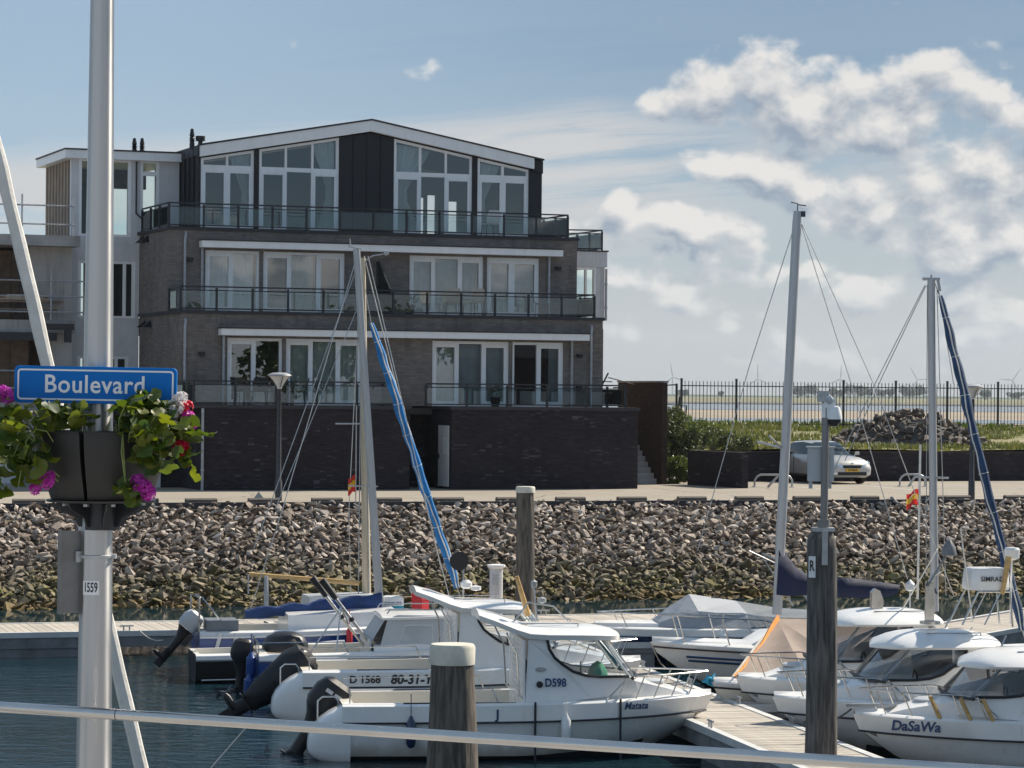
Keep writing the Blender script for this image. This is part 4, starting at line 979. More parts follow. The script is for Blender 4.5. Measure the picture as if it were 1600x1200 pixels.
# iron fence
fa, fb = at(1030, 600, 133), at(1640, 606, 141); fb = fa+(fb-fa)*1.5
fd = (fb-fa); fd.z = 0; FL = fd.length; fang = math.atan2(fd.y, fd.x); fd.normalize()
fence = thing('iron_fence', 'black iron bar fence along the grass bank before the tidal flats', 'fence', (fa.x, fa.y, 3.85), fang)
bar = MB(); bar.box(-.013, .013, -.013, .013, .08, 2.14); bar.add([(-.013, -.013, 2.14), (.013, -.013, 2.14), (.013, .013, 2.14), (-.013, .013, 2.14), (0, 0, 2.2)], [(0, 1, 4), (1, 2, 4), (2, 3, 4), (3, 0, 4)]); bar = bar.mesh('bar', M['rail'])
pst = MB(); pst.box(-.042, .042, -.042, .042, -.5, 2.26); pst.box(-.05, .05, -.05, .05, 2.26, 2.29); pst = pst.mesh('post', M['rail'])
step = FL/1.5/((1640-1030)/5.47); nb = int(FL/step); off = (1063-1030)/(1640-1030)*FL/1.5
for k in range(nb):
    x = k*step
    if x > off and ((x-off) % (step*15)) > .1*step: link_mesh('bar', bar, fence, (x, 0, 0))
k = 0
while off+k*step*15 < FL+.1: link_mesh('post', pst, fence, (off+k*step*15, 0, 0)); k += 1
b = MB(); b.box(off, FL, -.018, .018, 1.93, 1.975); b.box(off, FL, -.018, .018, .16, .20); b.build('rail', M['rail'], fence)
# leaning site-fence frame at the end of the iron fence
t = thing('mesh_gate', 'thin crooked wire gate frame between brick wall and iron fence', 'gate', (at(1036, 620, 120).x, 120, 3.6), 0.3)
b = MB(); b.tube([(-2.2, 0, 2.05), (.6, 0, 2.2)], .03, 6); b.tube([(-1.2, 0, 1.5), (1.0, 0, 1.32)], .02, 6); b.tube([(.6, 0, -.3), (.6, 0, 2.25)], .05, 6); b.tube([(1.05, 0, 1.35), (.95, 0, -.2)], .03, 6); b.tube([(-.1, 0, -.3), (-.1, 0, 2.1)], .02, 6); b.tube([(.75, 0, 1.7), (.6, 0, .3)], .05, 6)
b.build('frame', M['rail'], t)
t = thing('bent_railing', 'small bent metal arm and rails standing beyond the terrace corner', 'railing', bpos(8.0, 6, 4.97), TH)
b = MB(); b.tube([(-.6, 0, .9), (.9, 0, .85)], .02, 6); b.tube([(-.6, 0, .55), (2, 0, .5)], .015, 6); b.tube([(.4, 0, 0), (.45, 0, .6), (.75, 0, 1.15)], .03, 6); b.tube([(.75, 0, 1.0), (1.9, 0, .72)], .02, 6)
b.build('rail_tube', M['steel_dark'], t)

# ================================================================== STONE PILE
pile_c = at(1425, 680, 118); pile_z = land_z(pile_c.x, pile_c.y)
pile = thing('stone_pile', 'heap of dark basalt boulders behind the low wall', 'stone heap', (pile_c.x, pile_c.y, pile_z))
PST = [rock_mesh('stone', 300+i, M['stone_pile'], 9, .85) for i in range(10)]
r = random.Random(12)
def pile_h(x, y): return max(0, 1.36*(1-(abs(x+.15)/3.25)**1.6)*(1-(y/2.6)**2))
b = MB(); n = 24; v = []
for i in range(n+1):
    for j in range(n+1):
        x, y = -3.4+6.8*i/n, -2.7+5.4*j/n; v.append((x, y, pile_h(x, y)*.86-.12+.05*mnoise.noise((x*2, y*2, 4))))
b.add(v, [(i*(n+1)+j, (i+1)*(n+1)+j, (i+1)*(n+1)+j+1, i*(n+1)+j+1) for i in range(n) for j in range(n)]); b.build('rubble_core', M['mud'], pile)
cnt = 0
for layer in range(3):
    y = -2.6
    while y < 1.6:
        x = -3.2
        while x < 3.3:
            xx, yy = x+r.uniform(-.15, .15), y+r.uniform(-.15, .15); hh = pile_h(xx, yy)
            if hh > .03 and cnt < 290 and (layer == 0 or hh > .35):
                s = r.uniform(.26, .48)
                link_mesh('stone', PST[r.randrange(10)], pile, (xx, yy, hh*(1-.30*layer)+r.uniform(-.08, .06)), (r.uniform(-.7, .7), r.uniform(-.7, .7), r.uniform(0, 6.28)), (s*r.uniform(.9, 1.3), s, s*r.uniform(.8, 1.1))); cnt += 1
            x += .36 if layer == 0 else .7
        y += .38 if layer == 0 else .7
for k in range(22):
    s = r.uniform(.18, .36); a = r.uniform(-3.5, 4.0); yy = r.uniform(-2.6, -1.4)
    link_mesh('stone', PST[r.randrange(10)], pile, (a, yy, land_z(pile_c.x+a, pile_c.y+yy)-pile_z+.05), (r.uniform(-.7, .7), 0, r.uniform(0, 6)), (s, s, s))

# ================================================================== VEGETATION
def blades(name, n, area, hmin, hmax, m, seed, dens=None, per=5, width=.022):
    r = np.random.RandomState(seed); V = []; Fc = []
    k = 0
    while k < n:
        u, w = r.uniform(area[0], area[1]), r.uniform(area[2], area[3])
        x, y, _ = qp(u, w, 0)
        d = mnoise.noise((x*.22, y*.22, 1.7))
        if dens is not None and d < dens(u, w)+r.uniform(-.15, .15): k += 0.25; continue
        k += 1; z = land_z(x, y)-.02
        for j in range(per):
            a = r.uniform(0, 6.28); h = r.uniform(hmin, hmax)*(1+.6*max(0, d)); le = r.uniform(.1, .55)*h; x2, y2 = x+r.uniform(-.14, .14), y+r.uniform(-.14, .14)
            ca, sa = math.cos(a), math.sin(a); wd = width*r.uniform(.7, 1.6); i = len(V)
            V += [(x2-sa*wd, y2+ca*wd, z), (x2+sa*wd, y2-ca*wd, z), (x2+ca*le*.4+sa*wd*.7, y2+sa*le*.4-ca*wd*.7, z+h*.6), (x2+ca*le*.4-sa*wd*.7, y2+sa*le*.4+ca*wd*.7, z+h*.6), (x2+ca*le, y2+sa*le, z+h)]
            Fc += [(i, i+1, i+2, i+3), (i+3, i+2, i+4)]
    me = D.meshes.new(name); me.from_pydata(V, [], Fc); me.materials.append(m)
    return link_mesh(name, me)
def dn(u, w): return (-.45 if (w > 41 or w < 27.5) else 0.10)
g = blades('grass', 9500, (4, 42, 24.2, 52.5), .08, .26, M['grass'], 4, dn, 6, .022); tag(g, 'rough green and straw coloured grass on the bank behind the low wall', 'grass', kind='stuff')
g = blades('weeds', 1300, (4, 42, 44, 52.5), .16, .38, M['leaf'], 9, lambda u, w: -.2, 6, .05); tag(g, 'tall leafy weeds along the foot of the iron fence', 'weeds', kind='stuff')
g = blades('weeds', 600, (7.5, 18, 24.3, 30), .15, .42, M['leaf'], 19, lambda u, w: -.1, 6, .055); tag(g, 'leafy weeds on the bank just behind the wall return', 'weeds', kind='stuff')
def leaf_cloud(mbm, centres, n, size, seed, squash=1.0):
    r = random.Random(seed)
    for k in range(n):
        c, rr = centres[r.randrange(len(centres))]
        d = Vector((r.gauss(0, 1), r.gauss(0, 1), r.gauss(0, 1))).normalized(); q = rr*(r.uniform(.25, 1)**.45)*(1+.22*mnoise.noise(d*2.3+Vector(c)))
        p = Vector(c)+Vector((d.x*q, d.y*q, d.z*q*squash)); s = size*r.uniform(.6, 1.4)
        t = Vector((r.gauss(0, 1), r.gauss(0, 1), r.gauss(0, .7))).normalized(); b2 = t.cross(Vector((r.gauss(0, 1), r.gauss(0, 1), r.gauss(0, 1)))).normalized()
        mbm.add([p-t*s, p+b2*s*.5, p+t*s, p-b2*s*.5], [(0, 1, 2, 3)])
def bush(label, px, py, Y, z0, balls, n, size, m, seed):
    p = at(px, py, Y); t = thing('bush', label, 'bush', (p.x, p.y, z0)); b = MB()
    leaf_cloud(b, balls, n, size, seed); b.build('foliage', M[m], t)
    b = MB(); rr = random.Random(seed)
    for k in range(6): c = balls[rr.randrange(len(balls))][0]; b.tube([(rr.uniform(-.2, .2), rr.uniform(-.2, .2), -.1), (c[0]*.5, c[1]*.5, c[2]*.5), c], [.03, .02, .01], 5)
    b.build('stem', M['wood_trim'], t)
bush('large bush climbing beside the tall red brick wall', 1062, 740, 101, ZQ, [((-.35, 0, 1.9), .55), ((.1, .2, 1.55), .6), ((.25, 0, 1.1), .55), ((-.2, .3, 2.25), .42), ((.45, .2, 1.6), .38), ((.0, .3, .8), .5), ((-.5, .2, 1.3), .5)], 5200, .055, 'leaf_dark', 5)
bush('low yellow green bush at the foot of the large bush', 1052, 745, 98.5, ZQ, [((-.25, 0, .55), .38), ((.2, 0, .62), .36), ((0, .1, .30), .40), ((.38, 0, .35), .3)], 2600, .055, 'leaf', 6)
bush('leafy green shrub right of the large bush behind the wall return', 1115, 690, 108, 3.3, [((-.6, 0, .35), .40), ((0, 0, .5), .5), ((.6, 0, .35), .42), ((1.2, .3, .25), .35)], 2600, .06, 'leaf_dark', 8)
bush('tall yellow green bush behind the large bush near the gate frame', 1085, 690, 112, 3.4, [((-.5, 0, .7), .6), ((.3, 0, .5), .55), ((-1.2, 0, .9), .6)], 3000, .06, 'leaf', 18)

# far trees on the horizon, and a low far shore
rt = random.Random(31)
for (px, w, h) in ((1240, 18, 13), (1268, 26, 15), (1300, 26, 12), (1330, 34, 15), (1352, 24, 13), (1385, 40, 12), (1412, 26, 15), (1436, 34, 16), (1541, 15, 12), (1580, 26, 9), (1610, 30, 10), (1510, 16, 8), (1062, 24, 9), (1128, 5, 7)):
    Y = 3600; p = at(px, 616, Y); s = Y/F
    t = thing('far_tree', 'hazy blue green tree on the far horizon behind the iron fence', 'tree', (p.x, Y+rt.uniform(-60, 60), .5), 0, 'trees on the far horizon')
    W_, H_ = w*s, h*s*1.5
    balls = [((rt.uniform(-.36, .36)*W_, rt.uniform(-3, 3), H_*rt.uniform(.40, .70)), H_*rt.uniform(.20, .33)) for _ in range(int(7+w/4))]
    b = MB(); leaf_cloud(b, balls, int(900+w*40), .85, rt.randrange(999)); b.build('crown', M['far_leaf'], t)
    b = MB()
    for k in range(3): x = rt.uniform(-.3, .3)*W_; b.tube([(x, 0, -.6), (x+.2, 0, H_*.5)], [.5, .25], 5)
    b.build('trunk', M['wood_trim'], t)
v = []; n = 90
for k in range(n+1):
    x = -1600+k*3600/n*1.2; hgt = 3.2+2.4*mnoise.noise((k*.35, 0, 9))+1.6*mnoise.noise((k*1.3, 0, 2)); v += [(x, 4200, 0), (x, 4215, max(1, hgt)), (x, 4600, max(1, hgt))]
tag(MB().add(v, [q for k in range(n) for q in ((3*k, 3*k+3, 3*k+4, 3*k+1), (3*k+1, 3*k+4, 3*k+5, 3*k+2))]).build('far_hills', M['far_leaf']), kind='structure')
# wind turbines
for k, (px, py, rot) in enumerate(((1051, 589, 1.75), (1184, 592, 1.62), (1313, 592, 1.50), (1433, 593, 2.12), (1582, 594, 0.98))):
    Y = 7000; p = at(px, py, Y)
    t = thing('wind_turbine', ['white wind turbine furthest left, above the tall brick wall', 'second white wind turbine from the left, left of the tall mast', 'white wind turbine in the middle, above the camera pole', 'second white wind turbine from the right, left of the thin mast', 'white wind turbine furthest right'][k], 'wind turbine', (p.x, Y, 0), 0, 'wind turbines on the horizon')
    b = MB(); b.lathe([(2.0, -1), (1.3, p.z-1)], 10); b.build('tower', M['turbine'], t)
    b = MB(); b.obox((0, 0, p.z), (2.6, 6, 2.6)); b.lathe([(0, -1.4), (1.4, 0), (0, 1.4)], 8, (0, -4, p.z)); b.build('nacelle', M['turbine'], t)
    for j in range(3):
        a = rot+j*2*math.pi/3; b = MB(); c_, s_ = math.cos(a), math.sin(a)
        P = lambda d, w: (c_*d-s_*w, -4.0, p.z+s_*d+c_*w)
        b.loft([[Vector(P(d, -w)), Vector(P(d, w))+Vector((0, .5, 0)), Vector(P(d, w*.9))+Vector((0, -.4, 0))] for d, w in ((1.2, .8), (8, 1.6), (20, 1.1), (37, .25))]); b.build('blade', M['turbine'], t)

# ================================================================== STREET LAMPS, BIKE RAILS, CAR
def lamp(label, px, pyb, pyt):
    Yb = 13950/(pyb-612-(px-800)*.0087); p = at(px, pyb, Yb); zt = at(px, pyt, Yb).z; H = zt-ZQ
    t = thing('street_lamp', label, 'street lamp', (p.x, Yb, ZQ), 0, 'street lamps along the quay')
    b = MB(); b.lathe([(.10, 0), (.10, .55), (.075, .6), (.052, H-.42), (.06, H-.40)], 12); b.build('post', M['steel_dark'], t)
    b = MB(); b.lathe([(.06, H-.42), (.075, H-.36), (.20, H-.16), (.30, H-.07)], 20, caps=False); b.build('lamp_bowl', M['lamp_glass'], t)
    b = MB(); b.lathe([(.30, H-.075), (.335, H-.055), (.32, H-.02), (.18, H+.03), (0, H+.04)], 20); b.build('lamp_cap', M['zinc'], t)
    b = MB(); b.lathe([(.03, H-.34), (.05, H-.10), (.0, H-.09)], 8); b.build('lamp_bulb', M['headlight'], t)
    b = MB(); 
    for k in range(4): a = k*math.pi/2+.4; b.tube([(math.cos(a)*.08, math.sin(a)*.08, H-.37), (math.cos(a)*.30, math.sin(a)*.30, H-.07)], .009, 5)
    b.build('lamp_rib', M['steel_dark'], t)
lamp('slim dark street lamp in front of the left dark brick terrace', 435, 783, 584)
lamp('slim dark street lamp at the right beside the blue furled sail', 1518, 780, 602)
# marker pyramid among the stones
p = atz(404, 786, ZQ-.05); t = thing('stone_marker', 'small pointed grey stone marker at the quay edge by the left lamp', 'marker', (p.x, p.y, ZQ-.15)); b = MB(); b.add([(-.30, -.2, 0), (.34, -.2, 0), (.3, .25, 0), (-.25, .25, 0), (0, 0, .42)], [(0, 1, 2, 3), (0, 1, 4), (1, 2, 4), (2, 3, 4), (3, 0, 4)]); b.build('marker_stone', M['concrete'], t)
def hoop(label, px0, px1, pyb, pyt):
    a, c = atz(px0, pyb, ZQ), atz(px1, pyb, ZQ); c = Vector((c.x, a.y+.02, ZQ)); L = c.x-a.x; H = at(px0, pyt, a.y).z-ZQ
    t = thing('bicycle_rack', label, 'bicycle rack', (a.x, a.y, ZQ), 0, 'tubular bicycle racks on the quay')
    b = MB(); b.tube([(0, 0, 0), (.0, 0, H*.55), (.08, 0, H*.85), (.2, 0, H), (L-.2, 0, H), (L-.08, 0, H*.85), (L, 0, H*.55), (L, 0, 0)], .035, 8); b.build('hoop', M['steel_galv'], t)
    b = MB(); b.tube([(L*.62, .0, H-.04), (L*.36, .05, 0)], .04, 8); b.build('brace', M['steel_galv'], t)
    for x in (0, L): b = MB(); b.lathe([(.09, 0), (.09, .02), (.04, .03)], 8, (x, 0, 0)); b.build('foot_plate', M['steel_galv'], t)
hoop('left bicycle rack, beside the silver car', 1179, 1236, 761, 741.5)
hoop('right bicycle rack, below the stone heap', 1406, 1444, 760, 741)

def make_car():
    p = atz(1294, 756, ZQ); car = thing('parked_car', 'silver hatchback car parked before the low wall facing the water', 'car', (p.x, p.y+1.75, ZQ), rad(-67))
    L2, W2_ = 2.06, .84
    # local: x forward, y left, z up.  lower body as lofted sections
    prof = [(-2.06, .60, .92, .62, .45), (-2.0, .72, 1.0, .76, .30), (-1.7, .80, 1.02, .83, .24), (-1.0, .83, .98, .85, .22), (0, .84, .95, .86, .22), (.8, .83, .95, .86, .22), (1.25, .81, .92, .85, .22), (1.7, .78, .84, .84, .22), (1.93, .74, .77, .81, .22), (2.03, .66, .69, .76, .23), (2.075, .58, .60, .68, .27)]
    b = MB(); rings = []
    for x, wt_, zt, wb, zb in prof:
        zm = (zt+zb)/2+.08
        half = [(0, zb), (wb*.75, zb), (wb, zb+.10), (wb+.015, zm), (wb-.03, zt-.10), (wt_-.06, zt-.015), (wt_*.5, zt+.035), (0, zt+.045)]
        rings.append([(x, -y, z) for y, z in half]+[(x, y, z) for y, z in half[::-1][1:-1]])
    b.loft(rings); b.build('body', M['car_paint'], car, sharp=50)
    gp = [(-2.0, .60, .95, .50, 1.0), (-1.75, .62, .98, .52, 1.26), (-1.2, .66, .95, .55, 1.43), (-.4, .68, .93, .56, 1.47), (.2, .67, .93, .54, 1.42), (.55, .66, .93, .56, 1.22), (1.05, .64, .92, .62, .94)]
    b = MB(); rings = []
    for x, wb, zb, wt_, zt in gp:
        half = [(wb+.08, zb-.03), (wb+.05, zb+.06), (wt_+.02, zt-.05), (wt_-.10, zt)]
        rings.append([(x, -y, z) for y, z in half]+[(x, y, z) for y, z in half[::-1]])
    b.loft(rings, closed=True, mat=lambda i, j: 1 if (j in (1, 5) and 0 < i < 5) else (1 if (i == 4 or i == 5) and j in (2, 3, 4) else 0))
    b.build('greenhouse', [M['car_paint'], M['glass_car']], car, sharp=40)
    for s in (-1, 1):
        for x in (-1.28, 1.28):
            b = MB(); b.lathe([(.20, -.10), (.31, -.10), (.315, -.05), (.315, .05), (.31, .10), (.20, .10)], 20); b.xf(Matrix.Translation((x, s*.76, .315)) @ Matrix.Rotation(math.pi/2, 4, 'X')); wl = b.build('wheel', M['rubber'], car)
            b = MB(); b.lathe([(.20, -.09), (.20, .09)], 16, caps=False); 
            for k in range(5): a = k*2*math.pi/5; b.obox((math.cos(a)*.1, math.sin(a)*.1, s*-.085), (.20, .05, .02), a)
            b.xf(Matrix.Translation((x, s*.76, .315)) @ Matrix.Rotation(math.pi/2, 4, 'X')); b.build('rim', M['stainless'], wl)
        b = MB(); b.loft([[(1.70, s*.875, .66), (1.72, s*.80, .82), (1.70, s*.70, .70)], [(1.96, s*.80, .56), (1.97, s*.74, .76), (1.90, s*.60, .66)], [(2.09, s*.50, .55), (2.07, s*.48, .69), (2.0, s*.46, .62)], [(2.10, s*.38, .57), (2.08, s*.38, .66), (2.0, s*.38, .62)]], smooth=False); b.build('headlight', M['headlight'], car)
        b = MB(); b.loft([[(.72, s*.86, .98), (.72, s*1.02, .98), (.72, s*1.02, 1.10), (.72, s*.88, 1.10)], [(.86, s*.88, 1.0), (.86, s*.98, 1.0), (.86, s*.98, 1.08), (.86, s*.90, 1.08)]]); b.build('side_mirror', M['car_paint'], car)
        b = MB(); b.box(2.0, 2.092, s*.66-.08, s*.66+.06, .33, .41); b.build('fog_lamp', M['headlight'], car)
    b = MB(); b.loft([[(2.0, -.40, .66), (2.0, .40, .66), (2.02, .36, .54), (2.02, -.36, .54)], [(2.085, -.37, .655), (2.085, .37, .655), (2.10, .33, .56), (2.10, -.33, .56)]], smooth=False); b.build('grille', M['black'], car)
    b = MB(); b.box(2.02, 2.085, -.56, .56, .30, .42); b.build('lower_grille', M['black'], car)
    b = MB(); b.lathe([(0, .0), (.055, .005), (.055, .02), (0, .03)], 12); b.xf(Matrix.Translation((2.055, 0, .70)) @ Matrix.Rotation(math.pi/2, 4, 'Y')); b.build('badge', M['chrome'], car)
    b = MB(); b.box(2.06, 2.105, -.26, .26, .435, .535); pl = b.build('number_plate', M['plate_yellow'], car)
    link_mesh('lettering', text_mesh('ST-960-R', .092, M['decal_black'], .004, .002), pl, (2.109, 0, .485), (math.pi/2, 0, math.pi/2))
    for x in (-.55, .45):
        b = MB(); b.box(x-.012, x+.012, -.872, -.862, .3, .95); b.build('door_seam', M['black'], car)
    b = MB(); b.box(-.32, -.14, -.90, -.872, .80, .83); b.build('door_handle', M['car_paint'], car)
    b = MB(); b.box(.55, .60, -.65, .65, 1.27, 1.30); b.build('wiper', M['black'], car)
make_car()
# houses and trees of the village across the harbour (behind the viewer), seen mirrored in the windows
rt = random.Random(5)
for k, (x, y, s) in enumerate(((62, -30, 1.0), (74, -36, 1.15), (86, -34, .95), (98, -44, 1.1), (50, -28, .9), (112, -52, 1.2), (38, -24, .8))):
    t = thing('village_tree', 'broad leafy tree across the harbour behind the viewer, mirrored in the windows', 'tree', (x, y, 2.9), 0, 'trees across the harbour'); H = 9*s; b = MB()
    leaf_cloud(b, [((rt.uniform(-2.6, 2.6)*s, rt.uniform(-2, 2)*s, H*rt.uniform(.45, .85)), 2.0*s) for _ in range(9)], 1500, .42, k); b.build('crown', M['leaf'], t)
    b = MB(); b.tube([(0, 0, -.3), (.1, 0, H*.3), (0, .1, H*.7)], [.3, .22, .1], 8); b.build('trunk', M['wood_trim'], t)
for k, (x, y, w, h) in enumerate(((135, -58, 16, 6), (152, -64, 12, 7), (170, -70, 18, 6))):
    t = thing('village_house', ['red brick house nearest behind the viewer, mirrored in the windows', 'narrow red brick house between two others behind the viewer', 'wide red brick house furthest to the side behind the viewer'][k], 'house', (x, y, 2.9), .9); b = MB(); b.box(-w/2, w/2, -4, 4, -.3, h); b.build('wall', M['brick_red'], t)
    b = MB(); b.prism([(-4.4, h), (4.4, h), (0, h+4)], -w/2-.3, w/2+.3, 'x'); b.build('roof', M['coping'], t)
    for j in range(int(w/3)): b = MB(); b.box(-w/2+1+j*3, -w/2+2.4+j*3, 4.0, 4.06, 1, 2.6); b.build('window', M['white_paint'], t)
# ================================================================== PONTOONS AND PILES
def pontoon(label, p0, ang, L, Wd, z=0.5, board=0.15, boards=True, floats=(), beam=.32, zr=0.0):
    t = thing('pontoon', label, 'pontoon', (p0[0], p0[1], 0), ang)
    n = int(L/board)
    bm_ = MB(); bm_.box(0.005, board-.006, .13, Wd-.13, z-.035, z); me = bm_.mesh('deck_board', M['deck_board'])
    for k in range(n): link_mesh('deck_board', me, t, (k*board, 0, random.uniform(-.003, .003)))
    for y0 in (0, Wd-.125):
        b = MB(); b.box(0, L, y0, y0+.125, z-.10, z+.012); b.build('edge_beam', M['pontoon_edge'], t)
    b = MB(); b.box(0, L, .03, Wd-.03, z-beam, z-.105); b.build('side_frame', M['pontoon_float'], t)
    for (a, c) in floats: b = MB(); b.box(a, c, .06, Wd-.06, -.35, z-beam-.004); b.build('float', M['pontoon_float'], t)
    return t
PA = rad(17.5)
pd = Vector((math.cos(PA), math.sin(PA), 0)); p0 = Vector((-6.65, 59.0, 0))-pd*13
farp = pontoon('long pale pontoon crossing the harbour in front of the stone slope', (p0.x, p0.y), PA, 26.0, 2.45, floats=[(0.5, 11.2), (15, 19), (21, 25)], board=.16)
qd = Vector((0.205, -0.979, 0)); qs = Vector((0.55, 60.9, 0)); qang = math.atan2(qd.y, qd.x)
pier = pontoon('walkway pontoon running towards the viewer between the two rows of boats', (qs.x, qs.y), qang, 27.5, 1.46, z=.505, floats=[(2, 6), (10, 14), (18, 22)], board=.15)
pier.location = (qs.x-1.46*0.979, qs.y-1.46*.205, 0)
def finger(label, Y, L, wd=.6):
    x = qs.x+(60.9-Y)*0.2094+.01
    return pontoon(label, (x, Y), rad(11.8), L, wd, z=.49, floats=[(L-1.2, L-.2)], beam=.2)
finger('short finger pontoon between the navy speedboat and the striped sailing boat', 56.8, 1.7, .75)
finger('narrow finger pontoon between the white pilothouse boats on the right', 45.7, 3.6, .55)
def cleat(t, x, y, z):
    b = MB(); b.tube([(x-.14, y, z+.10), (x+.14, y, z+.10)], .018, 6); b.tube([(x-.06, y, z), (x-.06, y, z+.10)], .016, 6); b.tube([(x+.06, y, z), (x+.06, y, z+.10)], .016, 6); b.build('cleat', M['steel_galv'], t)
cleat(farp, 11.8, .06, .51); cleat(farp, 21.5, 2.38, .51); cleat(farp, 5, .06, .51)
for k in (6.5, 9.3, 12.5, 15.4, 18.2): cleat(pier, k, 1.40, .52); cleat(pier, k+.3, .06, .52)
# gangway rising to the right
ga, gb = Vector((9.2, 58.5, .50)), Vector((16.5, 63.5, 1.30))
gd = gb-ga; gl = math.hypot(gd.x, gd.y); gang = thing('gangway', 'sloping ribbed gangway at the right edge leading up to the stone slope', 'gangway', ga, math.atan2(gd.y, gd.x))
slope = gd.z/gl
gm = MB(); gm.box(.004, .15, .1, 2.0, -.03, 0); gme = gm.mesh('deck_board', M['deck_board'])
for k in range(int(gl/.155)): link_mesh('deck_board', gme, gang, (k*.155, 0, k*.155*slope), (0, -math.atan(slope), 0))
for y0 in (0, 1.98):
    b = MB(); b.prism([(0, -.06), (gl, gl*slope-.06), (gl, gl*slope+.03), (0, .03)], y0, y0+.12, 'y'); b.build('edge_beam', M['pontoon_edge'], gang)
    b = MB(); b.prism([(0, -.30), (gl, gl*slope-.30), (gl, gl*slope-.065), (0, -.065)], y0+.02, y0+.10, 'y'); b.build('side_frame', M['pontoon_float'], gang)
b = MB(); b.box(1.2, 2.5, .1, 2.0, -.9, -.12); b.build('float', M['pontoon_float'], gang)

def wood_pile(label, px, pytop, Y, r0, r1, m, cap=None, cracks=True, seed=0):
    p = at(px, pytop, Y); t = thing('mooring_pile', label, 'mooring pile', (p.x, Y, 0)); r = random.Random(seed)
    H = p.z; rings = []; n = 44; ph = [r.uniform(-.022, .022)-(.07 if r.random() < .16 else 0) for _ in range(n)]
    for k in range(40):
        f = (k/39)**.8; z = -2.0+(H+2.0)*f; rr = (r0+(r1-r0)*max(0, z)/H)*(1 if cap else 1-.28*max(0, 1-(H-z)/.16)**1.5)
        rings.append([((rr*(1+ph[j]*(.6+.6*math.sin(z*1.3+j))+.012*math.sin(z*3+j)))*math.cos(2*math.pi*j/n)+.012*math.sin(z*1.1), (rr*(1+ph[j]*(.6+.6*math.sin(z*1.3+j))))*math.sin(2*math.pi*j/n), z) for j in range(n)])
    b = MB(); b.loft(rings); b.build('shaft', M[m], t)
    if cap: b = MB(); b.lathe([(r1+.022, H-cap), (r1+.026, H-.02), (r1+.010, H+.012), (0, H+.02)], 24); b.build('cap', M['pile_cap'], t)
    return t
wood_pile('weathered mooring pile with a pale cap in the front, before the white boats', 707, 1008, 28.9, .335, .205, 'pile_wood', .19, seed=1)
wood_pile('tall weathered mooring pile with a pale cap standing beyond the boats before the stone slope', 821, 761, 62, .22, .185, 'pile_wood', .12, seed=2)
rp = wood_pile('dark wooden mooring pile with an R plate carrying the camera pole', 1285, 830, 39.4, .225, .200, 'pile_dark', seed=3)
H_ = at(1285, 830, 39.4).z
b = MB(); b.box(-.225, -.205, -.16, .0, H_-.62, H_-.30)
b = MB(); b.obox((-.155, -.175, H_-.48), (.10, .012, .29), -.55); pl_ = b.build('letter_plate', M['sign_white'], rp)
link_mesh('lettering', text_mesh('R', .20, M['decal_black'], .004, .004), pl_, (-.160, -.184, H_-.47), (math.pi/2, 0, -.55), (.62, 1, 1))
b = MB(); b.box(-.215, -.2, -.05, .05, 0, .1)
# camera pole bolted on the pile
camp = thing('camera_pole', 'grey steel pole with white security cameras and a grey cabinet on the dark pile', 'camera pole', (rp.location.x+.02, 39.4, H_))
zt = at(1288, 612, 39.4).z-H_
b = MB(); b.box(-.16, .14, -.12, .12, 0, .05); b.box(-.05, .03, -.24, -.215, -.45, .02); b.build('base_plate', M['steel_galv'], camp)
b = MB(); b.tube([(.0, 0, .05), (.0, 0, .16)], .085, 14); b.tube([(.0, 0, .15), (.015, 0, zt)], .052, 14); b.build('pole', M['steel_pole'], camp)
zc = at(1288, 700, 39.4).z-H_
b = MB(); b.box(-.21, .14, .07, .24, zc-.46, zc); b.box(-.23, .16, .05, .26, zc, zc+.02); b.box(-.20, -.15, .1, .13, zc-.56, zc-.46); b.box(.06, .11, .1, .13, zc-.56, zc-.46); b.build('cabinet', M['gel_grey'], camp)
zd = at(1296, 655, 39.4).z-H_
b = MB(); b.lathe([(.0, .18), (.07, .17), (.09, .10), (.105, .03), (.105, 0)], 16, (.13, -.02, zd)); b.obox((.06, 0, zd+.22), (.16, .12, .13)); b.obox((.03, 0, zd+.12), (.14, .10, .2)); c_ = b.build('dome_camera', M['white_paint'], camp)
b = MB(); b.lathe([(.09, 0), (.085, -.05), (.05, -.09), (0, -.10)], 16, (.13, -.02, zd-.002)); b.build('camera_dome', M['black'], c_)
zs = at(1295, 622, 39.4).z-H_
b = MB(); b.lathe([(.0, .02), (.06, .0), (.075, -.05), (.06, -.08), (0, -.085)], 14); b.xf(Matrix.Translation((.085, -.03, zs)) @ Matrix.Rotation(1.1, 4, 'Y')); b.build('antenna_disc', M['gel_grey'], camp)
b = MB(); b.box(-.10, .05, -.07, .07, zt-.14, zt+.01); b.build('head_box', M['steel_galv'], camp)
# white service pedestal on the pontoon
p = at(775, 925, 63.2); t = thing('service_pedestal', 'white ribbed service pedestal with a flat cap beside the tall pile', 'pedestal', (p.x, 63.2, .51)); H_ = at(775, 881, 63.2).z-.51
b = MB(); b.lathe([(.145, 0), (.145, H_-.10)], 12, smooth=False); b.build('column', M['off_white'], t)
b = MB(); b.lathe([(.16, H_-.10), (.20, H_-.06), (.20, H_-.02), (0, H_)], 12, smooth=False); b.build('cap', M['white_paint'], t)
b = MB()
for k in range(5): b.box(-.09, .09, -.155, -.14, H_-.45+k*.05, H_-.43+k*.05)
b.build('rib', M['gel_grey'], t)

